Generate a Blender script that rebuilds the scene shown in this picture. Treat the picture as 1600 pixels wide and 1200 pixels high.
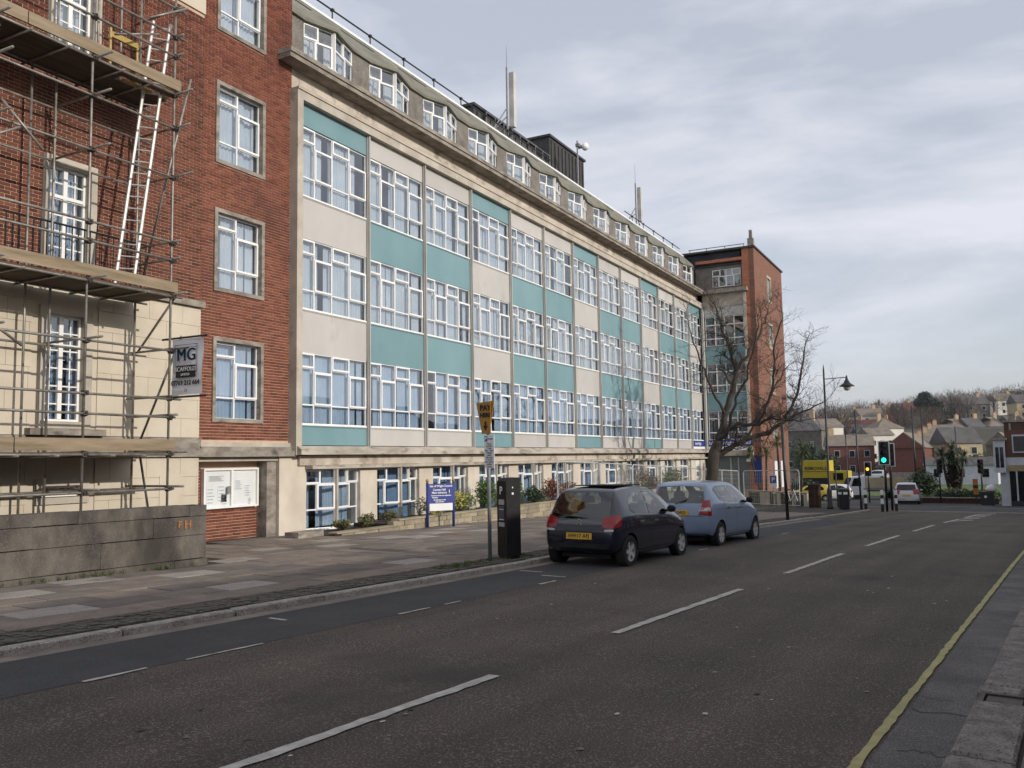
import bpy, bmesh, math, random
from math import radians, sin, cos, pi, sqrt, floor
from mathutils import Vector, Matrix, Quaternion
from mathutils.bvhtree import BVHTree

for o in list(bpy.data.objects):
    bpy.data.objects.remove(o)
SC = bpy.context.scene
COL = SC.collection
RND = random.Random(7)

# ------------------------------------------------------------------ camera
EYE = 1.74
YAW, PITCH, ROLL = radians(61.94), radians(4.98), radians(-0.95)
cam_data = bpy.data.cameras.new('camera')
cam_data.sensor_width = 36.0
cam_data.lens = 36.0 * 1345.9 / 1600.0
cam_data.clip_start = 0.05
cam_data.clip_end = 5000
cam = bpy.data.objects.new('camera', cam_data)
COL.objects.link(cam)
fw = Vector((sin(YAW) * cos(PITCH), cos(YAW) * cos(PITCH), sin(PITCH)))
rt = Vector((cos(YAW), -sin(YAW), 0))
upv = rt.cross(fw)
r2 = cos(ROLL) * rt + sin(ROLL) * upv
u2 = -sin(ROLL) * rt + cos(ROLL) * upv
cam.matrix_world = Matrix(((r2.x, u2.x, -fw.x, 0), (r2.y, u2.y, -fw.y, 0), (r2.z, u2.z, -fw.z, EYE), (0, 0, 0, 1)))
SC.camera = cam

# ------------------------------------------------------------------ sky, sun, exposure
SUN_EL, SUN_AZ = radians(20.0), radians(185.0)          # azimuth clockwise from +Y
world = bpy.data.worlds.new('World')
SC.world = world
world.use_nodes = True
wn, wl = world.node_tree.nodes, world.node_tree.links
wn.clear()
w_out = wn.new('ShaderNodeOutputWorld')
w_bg = wn.new('ShaderNodeBackground')
w_bg.inputs['Strength'].default_value = 0.147
sky = wn.new('ShaderNodeTexSky')
sky.sky_type = 'NISHITA'
sky.sun_disc = False
sky.sun_elevation = SUN_EL
sky.sun_rotation = SUN_AZ
sky.air_density = 1.0
sky.dust_density = 2.0
sky.ozone_density = 1.5
tc = wn.new('ShaderNodeTexCoord')
mp = wn.new('ShaderNodeMapping')
mp.inputs['Scale'].default_value = (1.0, 1.6, 7.0)
mp.inputs['Rotation'].default_value = (0.12, -0.22, 0.5)
wl.new(tc.outputs['Generated'], mp.inputs['Vector'])
n1 = wn.new('ShaderNodeTexNoise')
n1.inputs['Scale'].default_value = 1.5
n1.inputs['Detail'].default_value = 7
n1.inputs['Roughness'].default_value = 0.55
n1.inputs['Distortion'].default_value = 0.35
wl.new(mp.outputs['Vector'], n1.inputs['Vector'])
cr = wn.new('ShaderNodeValToRGB')
cr.color_ramp.elements[0].position = 0.39
cr.color_ramp.elements[0].color = (0.55, 0.55, 0.55, 1)
cr.color_ramp.elements[1].position = 0.63
cr.color_ramp.elements[1].color = (0.97, 0.97, 0.97, 1)
wl.new(n1.outputs['Fac'], cr.inputs['Fac'])
cm = wn.new('ShaderNodeMixRGB')
cm.inputs['Color2'].default_value = (6.3, 6.45, 7.05, 1)       # thin high cloud
wl.new(cr.outputs['Color'], cm.inputs['Fac'])
wl.new(sky.outputs['Color'], cm.inputs['Color1'])
wl.new(cm.outputs['Color'], w_bg.inputs['Color'])
wl.new(w_bg.outputs['Background'], w_out.inputs['Surface'])

sun_data = bpy.data.lights.new('sun', 'SUN')
sun_data.energy = 3.65
sun_data.angle = radians(0.6)
sun_data.color = (1.0, 0.93, 0.84)
sun = bpy.data.objects.new('sun', sun_data)
COL.objects.link(sun)
to_sun = Vector((sin(SUN_AZ) * cos(SUN_EL), cos(SUN_AZ) * cos(SUN_EL), sin(SUN_EL)))
sun.rotation_euler = to_sun.to_track_quat('Z', 'Y').to_euler()
sun.location = to_sun * 60

vs = SC.view_settings
vs.view_transform = 'Standard'
vs.look = 'None'
vs.exposure = -0.2
vs.gamma = 1.0
vs.use_curve_mapping = False
SC.render.engine = 'CYCLES'
SC.cycles.transparent_max_bounces = 24
SC.cycles.max_bounces = 8

# ------------------------------------------------------------------ frames of reference
RA = radians(-5.59)                        # the street runs 5.6 degrees off the facade
TX, TY = cos(RA), sin(RA)
NX, NY = -TY, TX
def tn(t, n, z=0.0):
    return Vector((TX * t + NX * n, TY * t + NY * n, z))
def t_of(x, y): return x * TX + y * TY
def n_of(x, y): return x * NX + y * NY
PROF = [(-60, .99), (0, 0), (18, -.297), (25, -.46), (31, -.63), (40, -.95), (46, -1.16), (50, -1.30), (67, -1.94), (75, -2.22), (85, -2.5),
        (100, -2.6), (150, -2.6), (170, -2.4), (200, -1.2), (260, 3.0), (330, 8.5), (450, 17.5), (600, 28), (800, 31), (4000, 31)]
def gz(t):
    for (a, za), (b, zb) in zip(PROF, PROF[1:]):
        if t <= b:
            return za + (zb - za) * (t - a) / (b - a)
    return 31.0
def pav(x, y): return gz(t_of(x, y)) + 0.11

# ------------------------------------------------------------------ materials
MATS = {}
def nodes_of(name):
    m = bpy.data.materials.new(name)
    m.use_nodes = True
    return m, m.node_tree.nodes, m.node_tree.links, m.node_tree.nodes['Principled BSDF']
def mat(name, c1, c2=None, scale=4.0, rough=0.8, bump=0.0, bscale=None, metal=0.0, detail=6, spec=0.4, stretch=(1, 1, 1), speck=None, coat=0.0,
        dirt=None, lo=0.35, hi=0.68, vary=0.0):
    """noise-mixed colours c1..c2, optional fine speckle (colour, scale, amount), optional large stains (colour, scale, threshold)"""
    if name in MATS: return MATS[name]
    m, N, L, b = nodes_of(name)
    c2 = c2 or c1
    b.inputs['Roughness'].default_value = rough
    b.inputs['Metallic'].default_value = metal
    b.inputs['Specular IOR Level'].default_value = spec
    if coat: b.inputs['Coat Weight'].default_value = coat; b.inputs['Coat Roughness'].default_value = 0.03
    g = N.new('ShaderNodeNewGeometry')
    mpn = N.new('ShaderNodeMapping'); mpn.inputs['Scale'].default_value = stretch
    L.new(g.outputs['Position'], mpn.inputs['Vector'])
    def noise(sc, det, out=True):
        n = N.new('ShaderNodeTexNoise'); n.inputs['Scale'].default_value = sc; n.inputs['Detail'].default_value = det
        n.inputs['Roughness'].default_value = 0.6
        L.new(mpn.outputs['Vector'], n.inputs['Vector']); return n
    nz = noise(scale, detail)
    r = N.new('ShaderNodeValToRGB')
    r.color_ramp.elements[0].position = lo; r.color_ramp.elements[1].position = hi
    r.color_ramp.elements[0].color = (*c1, 1); r.color_ramp.elements[1].color = (*c2, 1)
    L.new(nz.outputs['Fac'], r.inputs['Fac'])
    col = r.outputs['Color']
    if speck:
        n2 = noise(speck[1], 2)
        r2_ = N.new('ShaderNodeValToRGB')
        r2_.color_ramp.elements[0].position = 0.52; r2_.color_ramp.elements[1].position = 0.66
        r2_.color_ramp.elements[0].color = (0, 0, 0, 1); r2_.color_ramp.elements[1].color = (speck[2],) * 3 + (1,)
        L.new(n2.outputs['Fac'], r2_.inputs['Fac'])
        mx = N.new('ShaderNodeMixRGB'); mx.inputs['Color2'].default_value = (*speck[0], 1)
        L.new(r2_.outputs['Color'], mx.inputs['Fac']); L.new(col, mx.inputs['Color1']); col = mx.outputs['Color']
    if dirt:
        n3 = noise(dirt[1], 8)
        r3 = N.new('ShaderNodeValToRGB')
        r3.color_ramp.elements[0].position = dirt[2]; r3.color_ramp.elements[1].position = min(1, dirt[2] + 0.16)
        r3.color_ramp.elements[0].color = (0, 0, 0, 1); r3.color_ramp.elements[1].color = (0.85, 0.85, 0.85, 1)
        L.new(n3.outputs['Fac'], r3.inputs['Fac'])
        mx = N.new('ShaderNodeMixRGB'); mx.inputs['Color2'].default_value = (*dirt[0], 1)
        L.new(r3.outputs['Color'], mx.inputs['Fac']); L.new(col, mx.inputs['Color1']); col = mx.outputs['Color']
    if vary:
        oi = N.new('ShaderNodeObjectInfo'); mv = N.new('ShaderNodeMapRange'); mv.inputs[3].default_value = 1 - vary; mv.inputs[4].default_value = 1 + vary
        hs = N.new('ShaderNodeHueSaturation'); L.new(oi.outputs['Random'], mv.inputs[0]); L.new(mv.outputs[0], hs.inputs['Value']); L.new(col, hs.inputs['Color']); col = hs.outputs['Color']
    L.new(col, b.inputs['Base Color'])
    if bump:
        n4 = noise(bscale or scale * 3, 4)
        bp = N.new('ShaderNodeBump'); bp.inputs['Strength'].default_value = bump; bp.inputs['Distance'].default_value = 0.02
        L.new(n4.outputs['Fac'], bp.inputs['Height']); L.new(bp.outputs['Normal'], b.inputs['Normal'])
    MATS[name] = m
    return m

def cell_mat(name, cols, cw, ch, axes=('X', 'Z'), rough=0.9, offset=0.5, bump=0.25, fine=0.25, dirt=None, mortar=None, mw=0.012, org=(0, 0)):
    """colour picked per masonry unit (snapped position -> white noise); mortar given: joints drawn too, for walls too far to build"""
    m, N, L, b = nodes_of(name)
    b.inputs['Roughness'].default_value = rough
    b.inputs['Specular IOR Level'].default_value = 0.25
    g = N.new('ShaderNodeNewGeometry'); s = N.new('ShaderNodeSeparateXYZ'); L.new(g.outputs['Position'], s.inputs[0])
    def math_(op, a, bb=None):
        n = N.new('ShaderNodeMath'); n.operation = op
        for i, v in enumerate((a, bb)):
            if v is None: continue
            if isinstance(v, (int, float)): n.inputs[i].default_value = v
            else: L.new(v, n.inputs[i])
        return n.outputs[0]
    vv = math_('DIVIDE', math_('SUBTRACT', s.outputs[axes[1]], org[1]), ch); row = math_('FLOOR', vv)
    uu = math_('ADD', math_('DIVIDE', math_('SUBTRACT', s.outputs[axes[0]], org[0]), cw), math_('MULTIPLY', math_('MODULO', math_('ABSOLUTE', row), 2.0), offset))
    colm = math_('FLOOR', uu)
    cv = N.new('ShaderNodeCombineXYZ'); L.new(colm, cv.inputs[0]); L.new(row, cv.inputs[1])
    wnz = N.new('ShaderNodeTexWhiteNoise'); wnz.noise_dimensions = '3D'; L.new(cv.outputs[0], wnz.inputs['Vector'])
    r = N.new('ShaderNodeValToRGB')
    els = r.color_ramp.elements
    while len(els) < len(cols): els.new(0.5)
    for i, c in enumerate(cols):
        els[i].position = i / max(1, len(cols) - 1); els[i].color = (*c, 1)
    L.new(wnz.outputs['Value'], r.inputs['Fac']); col = r.outputs['Color']
    nz = N.new('ShaderNodeTexNoise'); nz.inputs['Scale'].default_value = 30; nz.inputs['Detail'].default_value = 5
    L.new(g.outputs['Position'], nz.inputs['Vector'])
    hv = N.new('ShaderNodeHueSaturation'); hv.inputs['Saturation'].default_value = 1
    mr = N.new('ShaderNodeMapRange'); mr.inputs[1].default_value = .3; mr.inputs[2].default_value = .7
    mr.inputs[3].default_value = 1 - fine; mr.inputs[4].default_value = 1 + fine
    L.new(nz.outputs['Fac'], mr.inputs[0]); L.new(mr.outputs[0], hv.inputs['Value']); L.new(col, hv.inputs['Color']); col = hv.outputs['Color']
    if mortar:
        fu = math_('FRACT', uu); fv = math_('FRACT', vv)
        jt = math_('MAXIMUM', math_('LESS_THAN', fu, mw / cw), math_('LESS_THAN', fv, mw / ch))
        mx = N.new('ShaderNodeMixRGB'); mx.inputs['Color2'].default_value = (*mortar, 1)
        L.new(jt, mx.inputs['Fac']); L.new(col, mx.inputs['Color1']); col = mx.outputs['Color']
    if dirt:
        n3 = N.new('ShaderNodeTexNoise'); n3.inputs['Scale'].default_value = dirt[1]; n3.inputs['Detail'].default_value = 8
        L.new(g.outputs['Position'], n3.inputs['Vector'])
        r3 = N.new('ShaderNodeValToRGB')
        r3.color_ramp.elements[0].position = dirt[2]; r3.color_ramp.elements[1].position = min(1, dirt[2] + .18)
        r3.color_ramp.elements[1].color = (.7, .7, .7, 1)
        L.new(n3.outputs['Fac'], r3.inputs['Fac'])
        mx = N.new('ShaderNodeMixRGB'); mx.inputs['Color2'].default_value = (*dirt[0], 1)
        L.new(r3.outputs['Color'], mx.inputs['Fac']); L.new(col, mx.inputs['Color1']); col = mx.outputs['Color']
    L.new(col, b.inputs['Base Color'])
    bp = N.new('ShaderNodeBump'); bp.inputs['Strength'].default_value = bump; bp.inputs['Distance'].default_value = 0.01
    L.new(nz.outputs['Fac'], bp.inputs['Height']); L.new(bp.outputs['Normal'], b.inputs['Normal'])
    MATS[name] = m
    return m

def glass_mat(name, tint=(0.92, 0.95, 0.97), gloss=(1, 1, 1), ior=1.5, extra=0.10, rough=0.02, wav=0.12):
    m = bpy.data.materials.new(name); m.use_nodes = True
    N, L = m.node_tree.nodes, m.node_tree.links
    N.clear()
    o = N.new('ShaderNodeOutputMaterial'); mx = N.new('ShaderNodeMixShader')
    tr = N.new('ShaderNodeBsdfTransparent'); tr.inputs['Color'].default_value = (*tint, 1)
    gl = N.new('ShaderNodeBsdfGlossy'); gl.inputs['Roughness'].default_value = rough; gl.inputs['Color'].default_value = (*gloss, 1)
    fr = N.new('ShaderNodeFresnel'); fr.inputs['IOR'].default_value = ior
    ad = N.new('ShaderNodeMath'); ad.operation = 'ADD'; ad.inputs[1].default_value = extra; ad.use_clamp = True
    g = N.new('ShaderNodeNewGeometry')
    nz = N.new('ShaderNodeTexNoise'); nz.inputs['Scale'].default_value = 0.9; nz.inputs['Detail'].default_value = 1
    L.new(g.outputs['Position'], nz.inputs['Vector'])
    bp = N.new('ShaderNodeBump'); bp.inputs['Strength'].default_value = wav; bp.inputs['Distance'].default_value = 0.05
    L.new(nz.outputs['Fac'], bp.inputs['Height']); L.new(bp.outputs['Normal'], gl.inputs['Normal'])
    bk_ = N.new('ShaderNodeMath'); bk_.operation = 'SUBTRACT'; bk_.inputs[0].default_value = 1.0; L.new(g.outputs['Backfacing'], bk_.inputs[1]); ml_ = N.new('ShaderNodeMath'); ml_.operation = 'MULTIPLY'; L.new(fr.outputs[0], ad.inputs[0]); L.new(ad.outputs[0], ml_.inputs[0]); L.new(bk_.outputs[0], ml_.inputs[1]); L.new(ml_.outputs[0], mx.inputs[0])
    L.new(tr.outputs[0], mx.inputs[1]); L.new(gl.outputs[0], mx.inputs[2]); L.new(mx.outputs[0], o.inputs[0])
    MATS[name] = m
    return m
def emit_mat(name, col, strength):
    m, N, L, b = nodes_of(name)
    b.inputs['Base Color'].default_value = (*col, 1); b.inputs['Emission Color'].default_value = (*col, 1); b.inputs['Emission Strength'].default_value = strength
    MATS[name] = m
    return m

# ------------------------------------------------------------------ mesh helpers
class MB:
    def __init__(s): s.v = []; s.f = []
    def add(s, vs_, fs):
        o = len(s.v); s.v += [tuple(p) for p in vs_]; s.f += [tuple(o + i for i in f) for f in fs]; return s
    def box(s, x0, x1, y0, y1, z0, z1, M=None):
        p = [Vector(q) for q in ((x0, y0, z0), (x1, y0, z0), (x1, y1, z0), (x0, y1, z0), (x0, y0, z1), (x1, y0, z1), (x1, y1, z1), (x0, y1, z1))]
        if M: p = [M @ q for q in p]
        return s.add(p, [(0, 3, 2, 1), (4, 5, 6, 7), (0, 1, 5, 4), (1, 2, 6, 5), (2, 3, 7, 6), (3, 0, 4, 7)])
    def cbox(s, x0, x1, y0, y1, z0, z1, c=0.01, M=None):
        """box with chamfered top edges"""
        p = [Vector(q) for q in ((x0, y0, z0), (x1, y0, z0), (x1, y1, z0), (x0, y1, z0), (x0, y0, z1 - c), (x1, y0, z1 - c), (x1, y1, z1 - c), (x0, y1, z1 - c),
             (x0 + c, y0 + c, z1), (x1 - c, y0 + c, z1), (x1 - c, y1 - c, z1), (x0 + c, y1 - c, z1))]
        if M: p = [M @ q for q in p]
        return s.add(p, [(0, 3, 2, 1), (8, 9, 10, 11), (0, 1, 5, 4), (1, 2, 6, 5), (2, 3, 7, 6), (3, 0, 4, 7), (4, 5, 9, 8), (5, 6, 10, 9), (6, 7, 11, 10), (7, 4, 8, 11)])
    def tube(s, a, b, r, r2_=None, seg=8, cap=True):
        a, b = Vector(a), Vector(b); r2_ = r if r2_ is None else r2_
        d = b - a
        if d.length < 1e-6: return s
        q = d.to_track_quat('Z', 'Y'); ps = []
        for c, rr in ((a, r), (b, r2_)):
            for i in range(seg):
                an = 2 * pi * i / seg
                ps.append(c + q @ Vector((rr * cos(an), rr * sin(an), 0)))
        fs = [(i, (i + 1) % seg, seg + (i + 1) % seg, seg + i) for i in range(seg)]
        if cap: fs += [tuple(range(seg - 1, -1, -1)), tuple(range(seg, 2 * seg))]
        return s.add(ps, fs)
    def path(s, pts, rs, seg=7):
        pts = [Vector(p) for p in pts]; n = len(pts); ps = []
        up = None
        for i, p in enumerate(pts):
            d = (pts[min(i + 1, n - 1)] - pts[max(i - 1, 0)])
            if d.length < 1e-6: d = Vector((0, 0, 1))
            d.normalize()
            if up is None:
                up = d.orthogonal().normalized()
            up = (up - d * up.dot(d))
            if up.length < 1e-5: up = d.orthogonal()
            up.normalize(); w = d.cross(up)
            for k in range(seg):
                an = 2 * pi * k / seg
                ps.append(p + (up * cos(an) + w * sin(an)) * rs[i])
        fs = []
        for i in range(n - 1):
            for k in range(seg):
                fs.append((i * seg + k, i * seg + (k + 1) % seg, (i + 1) * seg + (k + 1) % seg, (i + 1) * seg + k))
        fs += [tuple(range(seg - 1, -1, -1)), tuple((n - 1) * seg + k for k in range(seg))]
        return s.add(ps, fs)
    def lathe(s, prof, c=(0, 0, 0), seg=14, axis='Z', M=None, cap=True):
        ps = []
        for r, z in prof:
            for i in range(seg):
                an = 2 * pi * i / seg
                q = Vector((r * cos(an), r * sin(an), z))
                if axis == 'Y': q = Vector((q.x, q.z, q.y))
                if axis == 'X': q = Vector((q.z, q.x, q.y))
                q = q + Vector(c)
                ps.append(M @ q if M else q)
        fs = []
        for j in range(len(prof) - 1):
            for i in range(seg):
                fs.append((j * seg + i, j * seg + (i + 1) % seg, (j + 1) * seg + (i + 1) % seg, (j + 1) * seg + i))
        if cap: fs += [tuple(range(seg - 1, -1, -1)), tuple((len(prof) - 1) * seg + i for i in range(seg))]
        return s.add(ps, fs)
    def prism(s, poly, vec):
        """extrude a 3D polygon by vec"""
        n = len(poly); v = Vector(vec)
        a = [Vector(p) for p in poly]; b = [p + v for p in a]
        return s.add(a + b, [tuple(range(n - 1, -1, -1)), tuple(range(n, 2 * n))] + [(i, (i + 1) % n, n + (i + 1) % n, n + i) for i in range(n)])
    def quad(s, a, b, c, d): return s.add([a, b, c, d], [(0, 1, 2, 3)])
    def ring(s, x0, x1, z0, z1, b, yf, yb, M=None):
        """rectangular frame in the XZ plane, bar width b, from y=yf to yb"""
        s.box(x0, x0 + b, yf, yb, z0, z1, M); s.box(x1 - b, x1, yf, yb, z0, z1, M)
        s.box(x0 + b, x1 - b, yf, yb, z0, z0 + b, M); s.box(x0 + b, x1 - b, yf, yb, z1 - b, z1, M); return s
    def mesh(s, name, m, smooth=False):
        me = bpy.data.meshes.new(name); me.from_pydata(s.v, [], s.f)
        bm = bmesh.new(); bm.from_mesh(me); bmesh.ops.recalc_face_normals(bm, faces=bm.faces); bm.to_mesh(me); bm.free()
        if smooth: me.polygons.foreach_set('use_smooth', [True] * len(me.polygons))
        if m: me.materials.append(m)
        return me
    def raw(s, name, m):
        me = bpy.data.meshes.new(name); me.from_pydata(s.v, [], s.f); me.materials.append(m); return me
    def build(s, name, m, parent=None, smooth=False, **kw):
        return link(name, s.mesh(name, m, smooth), parent, **kw)

def link(name, me, parent=None, label=None, cat=None, group=None, kind=None, M=None):
    """links mesh (world coordinates, or placed by M) under parent"""
    o = bpy.data.objects.new(name, me); COL.objects.link(o)
    if M is not None: o.matrix_basis = M
    if parent is not None:
        o.parent = parent
        o.matrix_parent_inverse = WORLD.get(parent.name, Matrix()).inverted()
    WORLD[o.name] = (M if M is not None else Matrix()) if parent is None else (M if M is not None else Matrix())
    for k, v in (('label', label), ('category', cat), ('group', group), ('kind', kind)):
        if v: o[k] = v
    return o
WORLD = {}
def thing(name, label, cat, loc=(0, 0, 0), group=None, rz=0.0):
    o = bpy.data.objects.new(name, None); COL.objects.link(o)
    o.empty_display_size = 0.3
    M = Matrix.Translation(Vector(loc)) @ Matrix.Rotation(rz, 4, 'Z')
    o.matrix_basis = M; WORLD[o.name] = M
    o['label'] = label; o['category'] = cat
    if group: o['group'] = group
    return o
def local(name, me, parent, M=None, **kw):
    """child whose coordinates are given in the parent's own frame"""
    o = bpy.data.objects.new(name, me); COL.objects.link(o); o.parent = parent
    if M is not None: o.matrix_basis = M
    WORLD[o.name] = WORLD.get(parent.name, Matrix()) @ (M if M is not None else Matrix())
    for k, v in kw.items():
        if v: o[k] = v
    return o
TXT_N = [0]
def text_mesh(txt, size, m, align='CENTER', bold=0.0, spacing=1.0, extrude=0.0015):
    cu = bpy.data.curves.new('lettering', 'FONT'); cu.body = txt; cu.size = size; cu.align_x = align; cu.align_y = 'CENTER'
    cu.extrude = extrude; cu.offset = bold; cu.resolution_u = 3; cu.space_character = spacing
    o = bpy.data.objects.new('tmp_text', cu); COL.objects.link(o)
    dg = bpy.context.evaluated_depsgraph_get()
    me = bpy.data.meshes.new_from_object(o.evaluated_get(dg))
    bpy.data.objects.remove(o); bpy.data.curves.remove(cu)
    me.materials.clear(); me.materials.append(m)
    return me
def face_M(loc, right, up=(0, 0, 1)):
    """text frame: X along right, Y along up, Z towards the reader"""
    r = Vector(right).normalized(); u = Vector(up).normalized(); w = r.cross(u)
    return Matrix(((r.x, u.x, w.x, loc[0]), (r.y, u.y, w.y, loc[1]), (r.z, u.z, w.z, loc[2]), (0, 0, 0, 1)))
def write(parent, txt, size, m, loc, right, align='CENTER', bold=0.0, spacing=1.0, name='lettering'):
    return link(name, text_mesh(txt, size, m, align, bold, spacing), parent, M=face_M(loc, right))

# ================================================================== materials used
ASPH = mat('asphalt_brown', (0.047, 0.036, 0.028), (0.075, 0.057, 0.044), scale=0.6, rough=0.88, bump=0.7, bscale=80, speck=((0.22, 0.19, 0.165), 60, 0.75), detail=8, dirt=((0.034, 0.029, 0.026), 0.35, 0.56))
ASPHD = mat('asphalt_dark', (0.026, 0.026, 0.028), (0.042, 0.041, 0.043), scale=1.2, rough=0.85, bump=0.4, bscale=120, speck=((0.13, 0.13, 0.13), 100, 0.5), detail=8)
ASPHG = mat('asphalt_grey_worn', (0.055, 0.050, 0.046), (0.125, 0.115, 0.105), scale=1.6, rough=0.9, bump=0.5, bscale=70, speck=((0.26, 0.25, 0.23), 85, 0.6), detail=9)
GUTTER = mat('gutter_stone', (0.15, 0.125, 0.105), (0.23, 0.20, 0.17), scale=3, rough=0.9, bump=0.4, bscale=60)
GRANITE = mat('granite_kerb', (0.26, 0.23, 0.20), (0.44, 0.40, 0.36), scale=7, rough=0.85, bump=0.8, bscale=45, speck=((0.05, 0.045, 0.04), 60, 0.8), detail=9)
GRANITED = mat('granite_near_kerb', (0.13, 0.118, 0.105), (0.27, 0.245, 0.215), scale=7, rough=0.9, bump=1.0, bscale=35, speck=((0.045, 0.04, 0.036), 50, 0.8), detail=9)
SLABS = []
for i, (a, b) in enumerate([((0.145, 0.12, 0.10), (0.21, 0.175, 0.146)), ((0.17, 0.136, 0.112), (0.24, 0.196, 0.162)), ((0.112, 0.095, 0.082), (0.17, 0.146, 0.124)),
                            ((0.27, 0.24, 0.21), (0.35, 0.315, 0.28)), ((0.18, 0.14, 0.105), (0.24, 0.19, 0.14))]):
    SLABS.append(mat('paving_slab_%d' % i, a, b, scale=2.6, rough=0.9, bump=0.35, bscale=40, speck=((0.06, 0.055, 0.05), 35, 0.45), dirt=((0.06, 0.052, 0.045), 0.8, 0.58)))
SETT = mat('sett_paving', (0.055, 0.048, 0.04), (0.11, 0.095, 0.08), scale=6, rough=0.9, bump=0.5, bscale=30)
JOINT = mat('pavement_bed', (0.035, 0.03, 0.025), (0.06, 0.052, 0.043), scale=5, rough=0.95, bump=0.4, bscale=50)
WHITE_RD = mat('road_paint_white', (0.31, 0.29, 0.26), (0.48, 0.46, 0.42), scale=9, rough=0.8, bump=0.3, bscale=80, dirt=((0.10, 0.09, 0.08), 4.0, 0.56))
YELL_RD = mat('road_paint_yellow', (0.27, 0.245, 0.10), (0.37, 0.335, 0.15), scale=8, rough=0.8, bump=0.3, bscale=80, dirt=((0.16, 0.14, 0.08), 6.0, 0.62))
GRASS = mat('grass', (0.045, 0.075, 0.02), (0.10, 0.14, 0.035), scale=0.6, rough=0.95, bump=0.6, bscale=8)
HILLM = mat('hillside', (0.06, 0.055, 0.04), (0.10, 0.09, 0.06), scale=0.02, rough=1.0, bump=0.2, bscale=0.4)
CREAM = mat('cream_render', (0.50, 0.44, 0.36), (0.65, 0.585, 0.49), scale=1.1, rough=0.9, bump=0.12, bscale=30, dirt=((0.26, 0.21, 0.155), 1.0, 0.57), stretch=(1, 1, .7))
FRIEZE = mat('frieze_stained_stone', (0.42, 0.365, 0.30), (0.62, 0.555, 0.47), scale=0.8, rough=0.9, bump=0.3, bscale=25, dirt=((0.17, 0.13, 0.095), 1.7, 0.54))
STONE = mat('portland_stone', (0.36, 0.32, 0.265), (0.52, 0.475, 0.40), scale=1.3, rough=0.9, bump=0.25, bscale=25, dirt=((0.16, 0.14, 0.11), 1.8, 0.60))
STONEC = mat('cream_ashlar', (0.50, 0.44, 0.345), (0.59, 0.525, 0.42), scale=1.0, rough=0.9, bump=0.1, bscale=30, dirt=((0.46, 0.37, 0.26), 1.1, 0.62))
WEATH = mat('weathered_concrete', (0.17, 0.15, 0.125), (0.36, 0.32, 0.27), scale=3.5, rough=0.95, bump=0.5, bscale=30, dirt=((0.07, 0.062, 0.05), 4.0, 0.55), stretch=(.6, 1, 1.3))
LEDGE = mat('weathered_ledge', (0.30, 0.265, 0.22), (0.52, 0.47, 0.395), scale=2.0, rough=0.95, bump=0.4, bscale=30, dirt=((0.085, 0.072, 0.058), 2.6, 0.53), stretch=(.5, 1, 1.6))
PEBBLE = mat('pebbledash', (0.13, 0.115, 0.10), (0.22, 0.20, 0.175), scale=2.2, rough=0.95, bump=1.0, bscale=60, speck=((0.42, 0.39, 0.35), 45, 0.6), dirt=((0.10, 0.085, 0.07), 1.5, 0.60))
GREYW = mat('grey_concrete_wall', (0.055, 0.048, 0.042), (0.165, 0.145, 0.122), scale=1.8, rough=0.95, bump=0.5, bscale=30, speck=((0.20, 0.18, 0.155), 55, 0.35), dirt=((0.04, 0.035, 0.03), 1.1, 0.50), detail=10, stretch=(1, 1, .55))
ROOFG = mat('green_grey_felt', (0.145, 0.145, 0.115), (0.225, 0.22, 0.18), scale=1.2, rough=0.95, bump=0.3, bscale=25, dirt=((0.12, 0.12, 0.085), 1.5, 0.6))
TEAL = mat('teal_panel', (0.158, 0.275, 0.302), (0.188, 0.312, 0.338), scale=0.7, rough=0.5, spec=0.4, stretch=(1, 1, .6), vary=.06, dirt=((.13, .235, .25), 1.2, .62))
PALE = mat('pale_grey_panel', (0.45, 0.432, 0.405), (0.51, 0.492, 0.462), scale=0.7, rough=0.55, spec=0.4, stretch=(1, 1, .6), vary=.05, dirt=((.38, .36, .33), 1.2, .60))
ALU = mat('mullion_aluminium', (0.36, 0.345, 0.32), (0.47, 0.455, 0.43), scale=2.5, rough=0.6, metal=0.05, spec=0.4, stretch=(1, 1, .3))
WHITEP = mat('white_window_paint', (0.74, 0.74, 0.72), (0.82, 0.82, 0.80), scale=2.5, rough=0.5, dirt=((0.50, 0.48, 0.44), 3.0, 0.66))
GLASS = glass_mat('window_glass', tint=(0.90, 0.93, 0.95), gloss=(0.96, 0.98, 1.0), extra=0.16)
CURT = [mat('curtain_white', (0.50, 0.53, 0.57), (0.62, 0.64, 0.67), scale=1.2, rough=0.9), mat('curtain_blue_sky_tint', (0.36, 0.45, 0.57), (0.48, 0.56, 0.66), scale=1.2, rough=0.9),
        mat('curtain_deep_blue_sky_tint', (0.16, 0.265, 0.42), (0.25, 0.37, 0.52), scale=1.2, rough=0.9)]  # both blues put the sky's reflection in the panes into the cloth colour
INTER = mat('dark_interior', (0.035, 0.04, 0.05), (0.06, 0.07, 0.085), scale=0.8, rough=0.95)
DARKC = mat('dark_cladding', (0.03, 0.03, 0.029), (0.058, 0.056, 0.052), scale=2, rough=0.6)
BLACK = mat('black_paint', (0.010, 0.010, 0.011), (0.018, 0.018, 0.019), scale=5, rough=0.45, spec=0.5)
BLACKR = mat('black_rubber', (0.010, 0.010, 0.010), (0.020, 0.019, 0.018), scale=8, rough=0.85)
STEEL = mat('galvanised_tube', (0.20, 0.185, 0.16), (0.36, 0.335, 0.295), scale=6, rough=0.5, metal=0.55, dirt=((0.17, 0.12, 0.085), 4, 0.60))
GALV = mat('galvanised_post', (0.17, 0.175, 0.18), (0.27, 0.27, 0.275), scale=9, rough=0.55, metal=0.3)
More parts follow.
